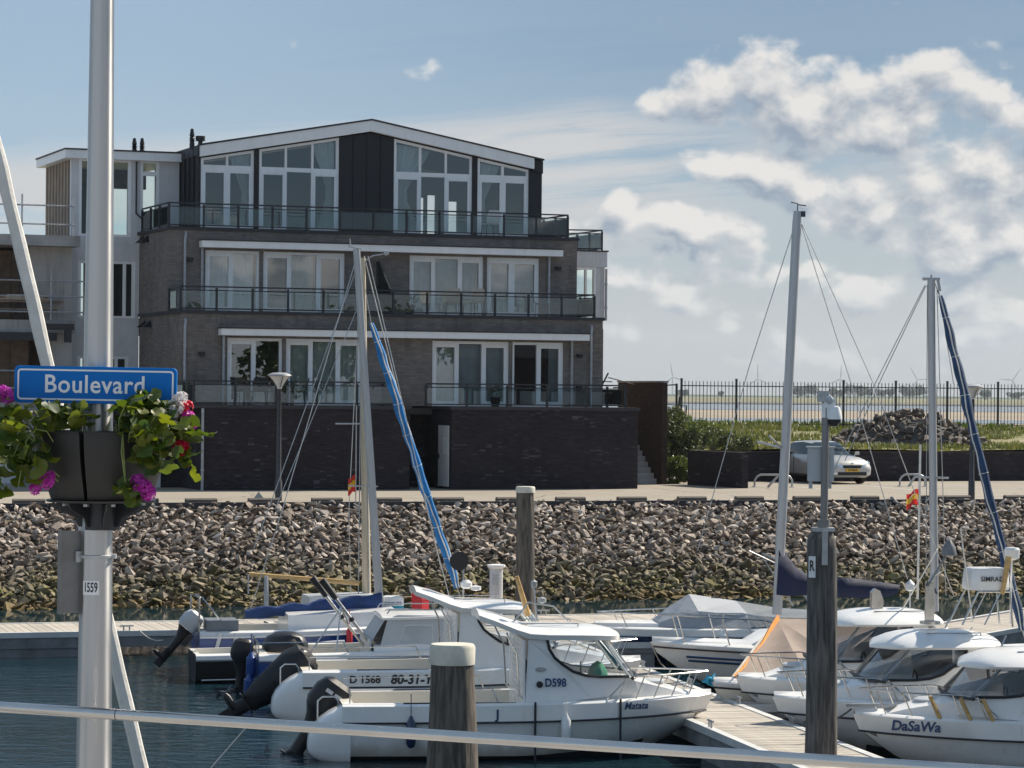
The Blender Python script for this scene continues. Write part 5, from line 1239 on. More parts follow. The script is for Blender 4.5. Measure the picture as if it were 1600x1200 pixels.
# ================================================================== BOATS
def hull_shape(L, B, zs0, zs1, tr=.92, full=.42, keel=-.35, rake=.55, pw=2.2, band=.07):
    def hb(t):
        b = B/2*(tr+(1-tr)*min(1, t/.4)); q = max(0, (t-full)/(1-full))
        return max(.012, b*(1-q**pw)**.85)
    def zs(t): return zs0+(zs1-zs0)*t**1.7
    def ring(t, n=None):
        b, s = hb(t), zs(t); q = max(0, (t-.45)/.55); kz = keel+(s-.18-keel)*max(0, (t-.66)/.34)**2.2; cz = .06+(s-.42-.06)*q**1.8
        cz = max(cz, kz+.01); cb = b*(.90-.38*q)
        half = [(b, s), (b+.018*(1-q), s-band), (b*.985, s-band-.03), (b*(.97-.10*q), (s-band+cz)/2), (cb, cz), (cb*.55, (cz+kz)/2-.02), (0, kz)]
        def X(z): return L*t-rake*max(0, (t-.55)/.45)**1.4*(s-z)/(s-keel)
        return [(X(z), -y, z) for y, z in half]+[(X(z), y, z) for y, z in half[::-1][1:]]
    return hb, zs, ring
def build_hull(root, L, B, zs0, zs1, mats=('gel', 'gel', 'antifoul'), rub='decal_black', n=26, split=2, **kw):
    hb, zs, ring = hull_shape(L, B, zs0, zs1, **kw)
    rings = [ring((k/n)**.9) for k in range(n+1)]
    b = MB()
    def pick(i, j):
        j = min(j, 11-j)
        z = sum(p[2] for p in (rings[i][j], rings[i][j+1], rings[i+1][j], rings[i+1][j+1]))/4
        return 0 if j < split else (1 if j <= 3 or (j == 4 and z > .12) else 2)
    b.loft(rings, pick, closed=False, caps=False); nn = len(rings[0])
    b.add(rings[0], [tuple(range(nn))], 1)
    b.build('hull', [M[{'gel': 'gel_hull', 'gel_cream': 'cream_hull'}.get(m, m)] for m in mats], root, sharp=32)
    if rub:
        for s in (-1, 1):
            b = MB(); b.tube([(rings[k][1][0], s*(abs(rings[k][1][1])+.010), rings[k][1][2]-.01) for k in range(n+1)], .016, 6); b.build('rub_rail', M[rub], root)
    return hb, zs
def build_deck(root, L, hb, zs, coam, xc, coach, floor=.30, x_end=None, mats=('gel', 'gel_cream'), cam=.05):
    """cockpit from the stern to xc, raised coach deck in front; coach(t) is the height of the trunk above the sheer"""
    b = MB(); rings = []; tc = xc/L
    ts = [0.0, .03]+[.03+(tc-.03)*k/6 for k in range(1, 7)]
    def R(t, zi, trunk=False):
        s, w = zs(t), hb(t); w1 = max(w-.05, w*.8); w2 = max(w-coam, w*.45); x = L*t
        return [(x, -w+.004, s), (x, -w1, s+.028), (x, -w2, s+.03), (x, -w2*(.93 if trunk else .985), zi), (x, 0, zi+(cam if trunk else .0)), (x, w2*(.93 if trunk else .985), zi), (x, w2, s+.03), (x, w1, s+.028), (x, w-.004, s)]
    rings.append(R(ts[0], zs(0)+.03)); rings.append(R(.03, zs(.03)+.03)); rings.append(R(.031, floor))
    for t in ts[2:]: rings.append(R(t, floor))
    rings.append(R(tc+.002, zs(tc)+coach(tc), True))
    for k in range(1, 15):
        t = tc+(0.995-tc)*k/14; rings.append(R(t, zs(t)+max(.03, coach(t)), True))
    nb_ = 2+len(ts[2:])
    b.loft(rings, lambda i, j: 1 if i < nb_ and 2 <= j <= 5 else 0, closed=False, caps=False)
    b.build('deck', [M[m] for m in mats], root, sharp=38)
def bow_rail(root, L, hb, zs, x0, h=.34, n=5, r=.013, drop=True, name='bow_rail'):
    b = MB(); port = []
    for k in range(9):
        t = x0/L+(0.985-x0/L)*k/8; port.append((L*t-.02, hb(t)*.90, zs(t)+.02+h*min(1, (k+.6)/1.8)))
    path = port+[(p[0], -p[1], p[2]) for p in port[::-1]]
    if drop: path = [(port[0][0]-.12, port[0][1], zs(x0/L)+.02)]+path+[(port[0][0]-.12, -port[0][1], zs(x0/L)+.02)]
    b.tube(path, r, 6); o = b.build(name, M['stainless'], root)
    for s in (-1, 1):
        for k in range(1, n+1):
            t = x0/L+(0.97-x0/L)*(k-.3)/n; b = MB(); zt_ = zs(t)+.02+h*min(1, ((k-.3)/n*8+.6)/1.8)
            b.tube([(L*t-.16, s*hb(t)*.95, zs(t)+.01), (L*t-.02, s*hb(t)*.90, zt_)], r*.85, 6); b.build('stanchion', M['stainless'], o)
def outboard(root, x, z, tilt=0.0, m='black', s=1.0, y=0.0, text=None, side=-1, yaw=0.0):
    X = Matrix.Translation((x, y, z)) @ Matrix.Rotation(yaw, 4, 'Z') @ Matrix.Rotation(tilt, 4, 'Y') @ Matrix.Scale(s, 4)
    def rr(cx, hx, hy, zc, c=.35): 
        p = []
        for q in range(16):
            a = 2*math.pi*q/16; p.append((cx+hx*math.copysign(abs(math.cos(a))**.55, math.cos(a)), hy*math.copysign(abs(math.sin(a))**.55, math.sin(a)), zc))
        return p
    b = MB(); b.loft([rr(-.12, .09, .10, -.62), rr(-.13, .10, .10, -.30), rr(-.16, .15, .13, -.10), rr(-.17, .21, .16, 0)]); b.loft([rr(-.14, .10, .035, -.95), rr(-.13, .11, .05, -.78), rr(-.12, .10, .09, -.62)])
    b.loft([[(-.42+k*.1, .055*f*math.cos(a*math.pi/4), -.88+.055*f*math.sin(a*math.pi/4)) for a in range(8)] for k, f in ((0, .5), (.6, 1), (2.5, 1), (4, .2))]); b.box(-.22, -.03, -.012, .012, -1.12, -.9); b.box(-.30, .02, -.13, .13, -.70, -.68)
    b.box(-.05, .10, -.13, .13, -.35, -.02); b.xf(X); o = b.build('outboard_motor', M['black'], root)
    b = MB(); b.loft([rr(-.17, .22, .165, .005), rr(-.18, .255, .19, .10), rr(-.18, .25, .185, .30), rr(-.17, .21, .165, .42), rr(-.16, .13, .10, .48)]); b.xf(X); b.build('cowling', M[m], o)
    b = MB()
    for k in range(3):
        a = k*2*math.pi/3; b.add([Vector((-.45, .03*math.cos(a), -.88+.03*math.sin(a))), Vector((-.41, .15*math.cos(a+.4), -.88+.15*math.sin(a+.4))), Vector((-.49, .16*math.cos(a-.35), -.88+.16*math.sin(a-.35)))], [(0, 1, 2)])
    b.xf(X); b.build('propeller', M['steel_dark'], o)
    if text:
        for q, (dx, w, h) in enumerate(text):
            b = MB(); b.box(dx-w/2, dx+w/2, side*.193-.003, side*.193+.003, .30-h/2, .30+h/2); b.xf(X); b.build('decal', M['off_white'], o)
    return o
def fender(root, x, y, z, m='gel', L=.42, r=.085):
    b = MB(); b.lathe([(0, -L/2), (r*.6, -L/2+.02), (r, -L/2+.08), (r, L/2-.08), (r*.5, L/2-.02), (.02, L/2+.03)], 12, (x, y, z)); b.tube([(x, y, z+L/2), (x, y*.98, z+L/2+.35)], .008, 5); b.build('fender', M[m], root)
def hull_text(root, body, size, x, z, L, hb, m, side=-1, off=.02, shear=0.0, bold=.002, flip=False):
    t = x/L; y = hb(t)*.99+off; dy = (hb(min(1, t+.02))-hb(max(0, t-.02)))/(L*.04)
    a = math.atan(dy)
    me = text_mesh(body, size, M[m], .004, bold, shear)
    if side < 0: return link_mesh('lettering', me, root, (x, -y, z), (math.pi/2, 0, -a))
    return link_mesh('lettering', me, root, (x, y, z), (math.pi/2, 0, math.pi+a))

def pilothouse_boat(label, loc, rz, L=5.75, B=2.25, roof='kick', zs0=.80, zs1=.90, eng=True, tilt=.75, roof_dx=0.0, cabin_dx=0.0, engm='black', Zt=1.76, group='white pilothouse motorboats', rail_h=.34, roof_len=1.0):
    root = thing('pilothouse_boat', label, 'motorboat', loc, rz, group)
    hb, zs = build_hull(root, L, B, zs0, zs1, band=.23)
    X0 = 2.72+cabin_dx
    def coach(t): 
        x = L*t; return .30 if x < X0+1.6 else max(.03, .30*(1-((x-X0-1.6)/(L*.93-X0-1.6)))**.8) if x < L*.93 else .03
    build_deck(root, L, hb, zs, .26, X0, coach)
    # cabin sides with a swept window
    hw = B/2-.26; tl = .11; dz = Zt-1.80
    curve = [(X0+.34, Zt), (X0+.37, 1.66+dz), (X0+.45, 1.52+dz*.7), (X0+.56, 1.40), (X0+.72, 1.29), (X0+.92, 1.225), (X0+1.15, 1.20), (X0+1.60, 1.19)]
    front_top = (X0+1.18, Zt)
    panel = [(X0, .78), (X0+.06, Zt)]+curve+[(X0+1.70, 1.12), (X0+1.78, .94), (X0+1.0, .88)]
    for s in (-1, 1):
        def S(p, d): return (p[0], s*(min(hw, hb(p[0]/L)-.20)-tl*(p[1]-.8)-d), p[1])
        b = MB(); n = len(panel); b.add([S(p, 0) for p in panel]+[S(p, .05) for p in panel], [tuple(range(n)), tuple(range(2*n-1, n-1, -1))]+[(i, (i+1) % n, n+(i+1) % n, n+i) for i in range(n)]); cs = b.build('cabin_side', M['gel'], root)
        b = MB(); b.tube([S(p, -.008) for p in curve], .024, 6); b.build('window_gasket', M['black'], cs)
        gl = curve+[front_top]; b = MB(); b.add([S(p, .02) for p in gl], [tuple(range(len(gl)))]); b.build('side_window', M['glass_clearboat' if roof == 'kick' else 'glass_boat'], cs)
        b = MB(); b.tube([S((X0+1.60, 1.2), .0), S((X0+1.18, Zt), .0)], .020, 6); b.build('windscreen_pillar', M['gel' if roof == 'kick' else 'alu'], cs)
        b = MB(); b.lathe([(0, 0), (.05, .0), (.05, .03), (0, .032)], 10); b.xf(Matrix.Translation(S((X0+.22, 1.10), -.002)) @ Matrix.Rotation(s*-math.pi/2, 4, 'X')); b.build('vent', M['black'], cs)
        b = MB(); b.tube([(X0-.28, s*(hw-.1), 1.86), (X0-.12, s*(hw-.04), 1.55), (X0-.08, s*(hw-.03), .95), (X0-.02, s*(hw-.02), .88)], .014, 6); b.build('grab_rail', M['stainless'], root)
    # windscreen
    b = MB(); nv = 9; v = []
    for k in range(nv):
        f = k/(nv-1)*2-1
        for (x, z) in ((X0+1.60, 1.19), (X0+1.18, Zt)): v.append((x+.16*(1-f*f), f*(hw-tl*(z-.8)-.02), z))
    b.add(v, [(2*k, 2*k+2, 2*k+3, 2*k+1) for k in range(nv-1)], 0, True); b.build('windscreen', M['glass_clearboat' if roof == 'kick' else 'glass_boat'], root, sharp=180)
    b = MB(); b.tube([(X0+1.62+.16*(1-(k/4-1)**2), (k/4-1)*(hw-.03), 1.185) for k in range(9)], .026, 6); b.build('windscreen_frame', M['black'], root)
    # aft bulkhead with slatted door
    b = MB(); b.box(X0-.03, X0, -hw, -.36, .32, Zt); b.box(X0-.03, X0, .36, hw, .32, Zt); b.box(X0-.03, X0, -.36, .36, 1.70, Zt); bh = b.build('bulkhead', M['gel'], root)
    b = MB(); b.box(X0-.02, X0-.005, -.36, .36, .32, 1.70)
    for k in range(15): b.box(X0-.035, X0-.022, -.33, .33, .38+k*.085, .44+k*.085)
    b.build('door', M['gel'], root)
    # roof
    rw = hw+.02
    if roof == 'kick':
        st = [(X0-.66, 2.07+dz, .60), (X0-.40, 1.985+dz, .78), (X0-.12, 1.875+dz, .90), (X0+.08, 1.815+dz, .95), (X0+.35, 1.80+dz, .98), (X0+.85*roof_len, 1.795+dz, .97), (X0+1.15*roof_len, 1.785+dz, .90), (X0+1.38*roof_len, 1.765+dz, .70), (X0+1.50*roof_len, 1.745+dz, .38), (X0+1.53*roof_len, 1.735+dz, .08)]
        th, cr = .075, .12
    else:
        st = []
        for k in range(13):
            f = -1+2*k/12; w_ = max(.02, (1-abs(f)**2.6)**.5); st.append((X0-.45+(f+1)*1.03, Zt-.03*max(0, f)**3, w_*1.04))
        th, cr = .035, .20
    rings = []
    for x, z, w_ in st:
        w_ = w_*rw; c_ = cr*(w_/rw)**(1.0 if roof == 'kick' else 1.3); m_ = 9
        top = [(x, w_*math.sin((k/(m_-1)*2-1)*math.pi/2), z+th+c_*(1-math.sin((k/(m_-1)*2-1)*math.pi/2)**2)**.8) for k in range(m_)]
        rings.append(top+[(x, w_*.97, z), (x, 0, z+.01), (x, -w_*.97, z)])
    b = MB(); b.loft(rings); rf = b.build('roof', M['gel'], root, sharp=40)
    for y in (-.42, .42):
        b = MB(); b.tube([(X0+.0, y, 1.95+dz), (X0+.0, y, 2.01+dz), (X0+.85, y, 2.01+dz), (X0+.85, y, 1.93+dz)], .012, 6); b.build('roof_rail', M['stainless'], rf)
    # inside: seats, helm
    for y in (-.4, .4):
        b = MB(); b.loft([[(X0+.25, y-.22, .8), (X0+.62, y-.22, .8), (X0+.62, y+.22, .8), (X0+.25, y+.22, .8)], [(X0+.25, y-.22, .92), (X0+.62, y-.22, .92), (X0+.62, y+.22, .92), (X0+.25, y+.22, .92)]]); b.loft([[(X0+.2, y-.2, .92), (X0+.28, y-.2, .92), (X0+.28, y+.2, .92), (X0+.2, y+.2, .92)], [(X0+.12, y-.17, 1.34), (X0+.19, y-.17, 1.34), (X0+.19, y+.17, 1.34), (X0+.12, y+.17, 1.34)]]); b.build('seat', M['off_white' if y < 0 else 'navy_canvas'], root)
    b = MB(); b.box(X0+1.1, X0+1.4, -.52, .52, .7, 1.17); b.build('dashboard', M['cover_slate'], root)
    b = MB(); b.tube([(X0+1.02+.02*math.cos(k*math.pi/6), .4+.17*math.cos(k*math.pi/6), 1.15+.17*math.sin(k*math.pi/6)) for k in range(12)], .014, 6, closed=True); b.build('steering_wheel', M['black'], root)
    # wipers / deck hatch / rails / engine
    b = MB(); b.lathe([(.20, 0), (.20, .03), (.16, .05), (0, .055)], 16, (X0+2.05, 0, zs(.84)+.20)); b.build('deck_hatch', M['gel_grey'], root)
    bow_rail(root, L, hb, zs, X0+1.35, rail_h)
    for s in (-1, 1):
        b = MB(); b.tube([(.12, s*(B/2-.30), zs0+.03), (.12, s*(B/2-.30), zs0+.24), (X0-.5, s*(B/2-.22), zs0+.26), (X0-.4, s*(B/2-.2), zs0+.03)], .012, 6); b.build('cockpit_rail', M['stainless'], root)
        b = MB(); b.box(.9, X0-.15, s*(B/2-.16)-.02, s*(B/2-.16)+.02, zs0+.031, zs0+.05); b.build('gunwale_strip', M['decal_black'], root)
    # stern platforms beside the motor
    for s in (-1, 1):
        b = MB(); rings = []
        for (x, w_, z0, z1) in ((-.50, .08, .16, .26), (-.48, .20, .10, .38), (-.42, .27, .04, .50), (-.32, .31, -.02, .61), (-.18, .33, -.06, .71), (-.02, .335, -.10, zs0-.01), (.12, .335, -.12, zs0+.022)):
            cy = s*(B/2*.92-.335+.01); hz = (z1-z0)/2; rings.append([(x, cy+w_*math.copysign(abs(math.cos(a))**.5, math.cos(a)), (z0+z1)/2+hz*math.copysign(abs(math.sin(a))**.5, math.sin(a))) for a in [2*math.pi*(q+.5)/16 for q in range(16)]])
        b.loft(rings); b.build('stern_platform', M['gel'], root)
    b = MB(); b.tube([(-.35, -(B/2-.4), .55), (-.35, -(B/2-.4), .86), (-.28, -(B/2-.4), .92), (-.1, -(B/2-.4), .92), (-.05, -(B/2-.4), .85), (-.05, -(B/2-.4), .7)], .014, 6); b.build('boarding_ladder', M['stainless'], root)
    if eng: outboard(root, -.12, .50, tilt, engm, 1.15, text=[(-.24, .10, .05), (-.08, .16, .05)])
    return root, L, hb, zs, X0

HB = rad(12)
def stern_loc(px, py, Y): p = at(px, py, Y); return (p.x, Y, 0)
# --- left row
r1, L, hb, zs, X0 = pilothouse_boat('white pilothouse motorboat numbered D598, nearest of the left row behind the front pile', stern_loc(528, 1150, 43.3), rad(7), L=5.72, tilt=.62, zs1=.86)
hb_r1 = hb
link_mesh('lettering', text_mesh('D598', .20, M['decal_blue'], .004, .006), r1, (X0+.46, -(2.25/2-.26-.11*.32+.010), 1.12), (math.pi/2-.11, 0, 0), (.72, .85, 1))
hull_text(r1, 'J', .19, 2.28, .685, L, hb, 'decal_blue', bold=.006, off=.03); hull_text(r1, 'Matata', .15, 4.40, .77, L, hb, 'decal_blue', shear=.3, off=.012)
b = MB(); b.lathe([(0, 0), (.085, 0), (.085, .008), (0, .01)], 16); b.xf(Matrix.Translation((X0+.24, -(2.25/2-.26-.11*.5), 1.32)) @ Matrix.Scale(.4, 4, (0, 0, 1)) @ Matrix.Rotation(math.pi/2, 4, 'X')); b.build('badge', M['steel_galv'], r1)
b = MB(); b.loft([[(X0+1.15+.16*math.cos(a)*f, -.45+.2*math.sin(a)*f, z+1.17) for a in [k*.7 for k in range(9)]] for f, z in ((1, 0), (.9, .10), (.5, .20), (.1, .24))]); b.build('bag', M['green_bag'], r1)
for x in (X0+.12, 4.4-.25):
    b = MB(); b.tube([(x, -hb(x/L)-.02, zs(x/L)+.05), (x, -hb(x/L)-.03, .1), (x+.02, -hb(x/L), -.2)], .018, 5); b.build('mooring_rope', M['rope_dark'], r1)
# roof gear: folded mast frame with lamps
b = MB(); b.tube([(X0-.1, -.3, 2.0), (X0+.12, -.25, 2.28), (X0+.5, -.25, 2.22), (X0+.72, -.28, 2.0)], .014, 6); b.tube([(X0+.25, -.25, 2.0), (X0+.2, -.25, 2.5)], .016, 6); b.lathe([(.04, 0), (.05, .04), (.05, .09), (.0, .12)], 10, (X0+.2, -.25, 2.5)); b.lathe([(.0, 0), (.07, .02), (.07, .08), (0, .1)], 10, (X0+.34, -.1, 2.25)); b.build('light_mast', M['steel_galv'], r1)
b = MB(); b.tube([(X0-.02, .1, 2.65), (X0+.16, .1, 2.05)], [.03, .05], 10); b.build('boat_hook', M['varnish'], r1)
r2, L, hb, zs, X0 = pilothouse_boat('white pilothouse motorboat numbered D 1568 with a black disc on its mast', stern_loc(466, 1118, 48.3), rad(8), L=5.85, tilt=1.0, cabin_dx=-.15, roof_len=.86)
b = MB(); rings = []
for f, w_, h_ in ((0, .10, .12), (.08, .24, .26), (.25, .29, .32), (.5, .27, .29), (.75, .20, .23), (.93, .13, .16), (1, .05, .07)):
    cx, cz = .22-1.12*f, 1.02-.86*f; rings.append([(cx-h_*math.sin(a)*.61, w_*math.cos(a)*(1+.05*math.sin(3*a+f*9)), cz+h_*math.sin(a)*.80+.02*math.sin(5*a+f*7)) for a in [2*math.pi*j/18 for j in range(18)]])
b.loft(rings); b.build('motor_cover', M['motor_canvas'], r2)
hull_text(r2, 'D 1568', .17, 1.02, .69, L, hb, 'decal_black', bold=.005, off=.03); hull_text(r2, '80-31-Y', .21, 1.78, .69, L, hb, 'decal_black', shear=.15, bold=.007, off=.03); hull_text(r2, 'ALROZA', .16, 4.2, .80, L, hb, 'tag_grey', bold=.003, off=.012)
b = MB(); b.tube([(X0+.2, 0, 2.0), (X0+.2, 0, 2.62)], .016, 6); b.build('signal_mast', M['alu'], r2)
b = MB(); b.lathe([(0, -.012), (.16, -.012), (.16, .012), (0, .012)], 20); b.xf(Matrix.Translation((X0+.12, -.03, 2.58)) @ Matrix.Rotation(math.pi/2, 4, 'X')); b.build('signal_disc', M['black'], r2)
b = MB(); b.lathe([(.05, 0), (.10, .03), (.10, .10), (.04, .15)], 12, (X0+.24, -.1, 2.12)); b.lathe([(0, 0), (.09, .02), (.09, .08), (0, .1)], 12, (X0+.40, -.1, 2.08)); b.build('search_light', M['gel'], r2)
# --- blue and white fishing boat
r3 = thing('cabin_fishing_boat', 'blue and white cabin boat with clear soft windows, third of the left row', 'fishing boat', stern_loc(398, 1085, 52.0), rad(9))
L = 5.6; hb, zs = build_hull(r3, L, 2.1, .72, .95, ('gel', 'blue_gel', 'antifoul'), rub='gel_grey', tr=.94)
build_deck(r3, L, hb, zs, .16, 2.05, lambda t: .12, floor=.25)
cp = [(2.1, .60), (2.32, 1.36), (2.5, 1.43), (3.8, 1.40), (4.35, .95), (4.35, .6)]
for s in (-1, 1):
    b = MB(); n = len(cp); hw = .84; b.add([(x, s*(hw-.10*(z-.6)), z) for x, z in cp]+[(x, s*(hw-.05-.10*(z-.6)), z) for x, z in cp], [tuple(range(n)), tuple(range(2*n-1, n-1, -1))]+[(i, (i+1) % n, n+(i+1) % n, n+i) for i in range(n)]); cs = b.build('cabin_side', M['gel_grey'], r3)
    for (a, c) in ((2.46, 3.12), (3.20, 3.75)):
        w_ = [(a+.02, .80), (c, .80), (c, 1.24), (a+.16, 1.24)]; b = MB(); b.add([(x, s*(hw-.10*(z-.6)+.006), z) for x, z in w_], [(0, 1, 2, 3)]); b.build('soft_window', M['curtain_grey'], cs)
        b = MB(); b.tube([(x, s*(hw-.10*(z-.6)+.008), z) for x, z in w_], .012, 5, closed=True); b.build('window_frame', M['gel'], cs)
b = MB(); b.loft([[(2.22, y, 1.38+.05*(1-(y/.8)**2)) for y in (-.82, -.4, 0, .4, .82)]+[(2.22, .82, 1.34), (2.22, -.82, 1.34)], [(3.9, y, 1.42+.05*(1-(y/.8)**2)) for y in (-.80, -.4, 0, .4, .80)]+[(3.9, .80, 1.37), (3.9, -.80, 1.37)]]); b.build('cabin_roof', M['gel'], r3)
b = MB(); b.box(1.98, 2.02, -.8, .8, .3, 1.0); b.add([(2.02, -.8, .95), (2.02, .8, .95), (2.28, .74, 1.36), (2.28, -.74, 1.36)], [(0, 1, 2, 3)]); b.build('bulkhead', M['gel_grey'], r3)
b = MB(); b.box(3.88, 3.92, -.78, .78, .9, 1.40); b.build('windscreen', M['glass_boat'], r3)
for s in (-1, 1): b = MB(); b.tube([(2.3, s*.78, 1.45), (2.35, s*.78, 1.52), (3.7, s*.76, 1.52), (3.8, s*.76, 1.44)], .012, 6); b.build('roof_rail', M['stainless'], r3)
b = MB(); b.tube([(0.0, -.95, .95), (0.0, .95, .95)], .014, 6)
for y in (-.9, -.45, 0, .45, .9): b.tube([(0.0, y, .74), (0.0, y, .95)], .012, 6)
b.tube([(0, -.95, .95), (1.5, -.98, .97), (1.6, -.98, .76)], .014, 6); b.build('stern_rail', M['stainless'], r3)
b = MB(); b.lathe([(.42, 0), (.42, .12), (.34, .26), (.18, .34), (0, .36)], 16, (.55, .1, .72)); b.build('motor_cover', M['black'], r3)
outboard(r3, -.12, .55, .15, 'black', .8)
fender(r3, -.12, -.72, .52, 'blue_gel', .45, .09); fender(r3, -.16, -.80, .14, 'blue_gel', .45, .09)
for k, y in enumerate((-.5, .1)):
    b = MB(); b.tube([(2.1-k*.12, y, .80), (1.2-k*.12, y+.1, 1.98)], .028, 8); o = b.build('outrigger_pole', M['alu'], r3)
    b = MB(); b.tube([(1.42-k*.12, y+.075, 1.70), (1.16-k*.12, y+.105, 2.04)], [.055, .075], 10); b.build('pole_sleeve', M['black'], o); b = MB(); b.tube([(1.72-k*.12, y+.04, 1.30), (1.68-k*.12, y+.045, 1.36)], .05, 8); b.build('pole_sleeve', M['black'], o)
b = MB(); b.tube([(.95, -.6, .75), (1.5, -.5, 1.55), (1.75, .3, 1.1), (1.5, -.5, 1.55), (1.4, -.7, .75)], .015, 6); b.build('trestle', M['stainless'], r3)
# --- black dinghy
r4 = thing('dinghy', 'small black dinghy with a white foredeck before the blue sailing boat', 'dinghy', stern_loc(300, 1048, 54.0), HB)
L = 2.9; hb, zs = build_hull(r4, L, 1.5, .50, .62, ('gel', 'rubber', 'rubber'), rub=None, full=.2, tr=.95)
build_deck(r4, L, hb, zs, .18, 1.0, lambda t: .05, floor=.42)
b = MB(); b.box(.1, .14, -.60, -.52, .15, .35); b.build('reflector', M['plate_yellow'], r4)
b = MB(); b.tube([(.1, -.765, .06), (1.6, -.76, .08)], .012, 5); b.build('hull_stripe', M['gel'], r4)
# --- sailing boats
def wire(root, pts, r=.006, name='shroud', m='wire'): b = MB(); b.tube([tolocal(root, p) for p in pts], r, 4); return b.build(name, M[m], root)
def furled(root, top, bot, r, m, name='furled_sail', strip=None, sag=.0, wob=1.0):
    b = MB(); top, bot = Vector(top), Vector(bot); n = 60; pts = []; rs = []
    side = Vector((math.cos(.2), math.sin(.2), 0))
    for k in range(n+1):
        f = k/n; p = top+(bot-top)*f; p += side*r*wob*(.10*math.sin(f*29)+.06*math.sin(f*67+1)); p.z -= sag*math.sin(f*math.pi); pts.append(tolocal(root, p)); rs.append(r*(.45+.55*min(1, f*9))*(1+wob*(.10*math.sin(f*63)+.08*math.sin(f*23+1)))*(1 if f < .97 else .7))
    b.tube(pts, rs, 10); o = b.build(name, M[m], root)
    if strip:
        for ph in (0.0, 2.2):
            b = MB(); q = []
            for k in range(n+1):
                f = k/n; a = ph-1.9+.5*math.sin(f*9+ph); q.append(pts[k]+Vector((math.cos(a), math.sin(a), 0))*rs[k]*.98)
            b.tube(q, .014, 5); b.build('sail_edge', M[strip], o)
        for k in range(4, n, 7):
            b = MB(); b.tube([pts[k]-(pts[k+1]-pts[k])*.05, pts[k]+(pts[k+1]-pts[k])*.05], rs[k]*1.06, 10); b.build('sail_tie', M['sail_white'], o)
    return o
r5 = thing('blue_sailboat', 'blue hulled sailing boat with navy boom cover and bright blue furled jib', 'sailing boat', stern_loc(305, 1040, 55.8), HB)
L = 5.45; hb, zs = build_hull(r5, L, 2.0, .78, .95, ('gel_grey', 'blue_gel', 'antifoul'), rub='gel', tr=.80, full=.35, split=1)
build_deck(r5, L, hb, zs, .22, 1.7, lambda t: .30 if t < .72 else .08, floor=.40)
mt, mb_ = at(557, 389, 56.4), at(593, 945, 56.6)
b = MB(); b.tube([tolocal(r5, mb_), tolocal(r5, mt)], [.085, .07], 10); mast = b.build('mast', M['alu_mast'], r5)
b = MB(); q = tolocal(r5, mt); b.tube([q+Vector((.1, 0, 0)), q+Vector((-.16, 0, .05))], .02, 6); b.tube([q+Vector((-.12, 0, .05)), q+Vector((-.13, 0, .2))], .012, 5); b.build('masthead', M['alu_mast'], mast)
bo0, bo1 = at(596, 938, 56.5), at(383, 958, 55.8)
b = MB(); n = 22; pts = []; rs = []
for k in range(n+1):
    f = k/n; p = tolocal(r5, bo0+(bo1-bo0)*f); pts.append(p); rs.append(.15+.012*math.sin(f*7)+.010*math.sin(f*19)-.04*f)
rings = [[(p.x, p.y+.55*rs[k]*math.cos(a), p.z+rs[k]*(1.0*math.sin(a)-.15)+.03*math.sin(k*1.3+a)) for a in [2*math.pi*j/12 for j in range(12)]] for k, p in enumerate(pts)]
b.loft(rings); b.build('boom_cover', M['blue_canvas'], r5)
furled(r5, at(580, 505, 56.6), at(714, 918, 57.6), .085, 'bright_blue', strip='sail_white')
wire(r5, [at(560, 392, 56.5), at(580, 505, 56.6)], .006, 'forestay'); wire(r5, [at(714, 918, 57.6), at(722, 940, 57.7)], .012, 'forestay')
for (a, c, Y0, Y1) in (((560, 392), (440, 800), 56.4, 55.0), ((557, 420), (395, 862), 56.4, 54.9), ((563, 470), (430, 795), 56.4, 55.0), ((575, 400), (683, 860), 56.5, 57.2)): wire(r5, [at(*a, Y0), at(*c, Y1)], .009)
wire(r5, [at(440, 800, 55.0), at(392, 950, 54.9)], .009); wire(r5, [at(683, 860, 57.2), at(704, 940, 57.4)], .009)
b = MB(); q = tolocal(r5, at(572, 662, 56.5)); b.tube([q+Vector((-.65, -.3, .0)), q], .016, 6); b.build('spreader', M['alu_mast'], r5); b = MB(); q2 = tolocal(r5, at(590, 760, 56.6)); b.tube([q2+Vector((-.62, -.3, .02)), q2], .016, 6); b.build('spreader', M['alu_mast'], r5)
b = MB(); st = [(-.02, .75, .80), (-.02, .75, 1.42), (.0, -.7, 1.46), (.0, -.7, .80)]; b.tube(st, .02, 6); b.tube([(.55, -.72, .85), (.05, -.72, 1.45), (-.0, .0, 1.47)], .02, 6); b.build('stern_rail', M['stainless'], r5)
b = MB(); b.box(.15, .75, -.75, .0, .82, 1.02); b.box(.3, .6, .1, .5, .82, .95); b.build('deck_locker', M['cover_slate'], r5)
outboard(r5, -.12, .75, .7, 'gel_grey', .8, y=-.3)
for x in (.30, .62): b = MB(); b.obox((x, -hb(.1)-.02, .42), (.07, .015, .75), 0, 0, .25); b.build('boarding_step', M['gel_grey'], r5)
fender(r5, 2.85, -hb(.5)-.08, .65, 'red', .5, .06)
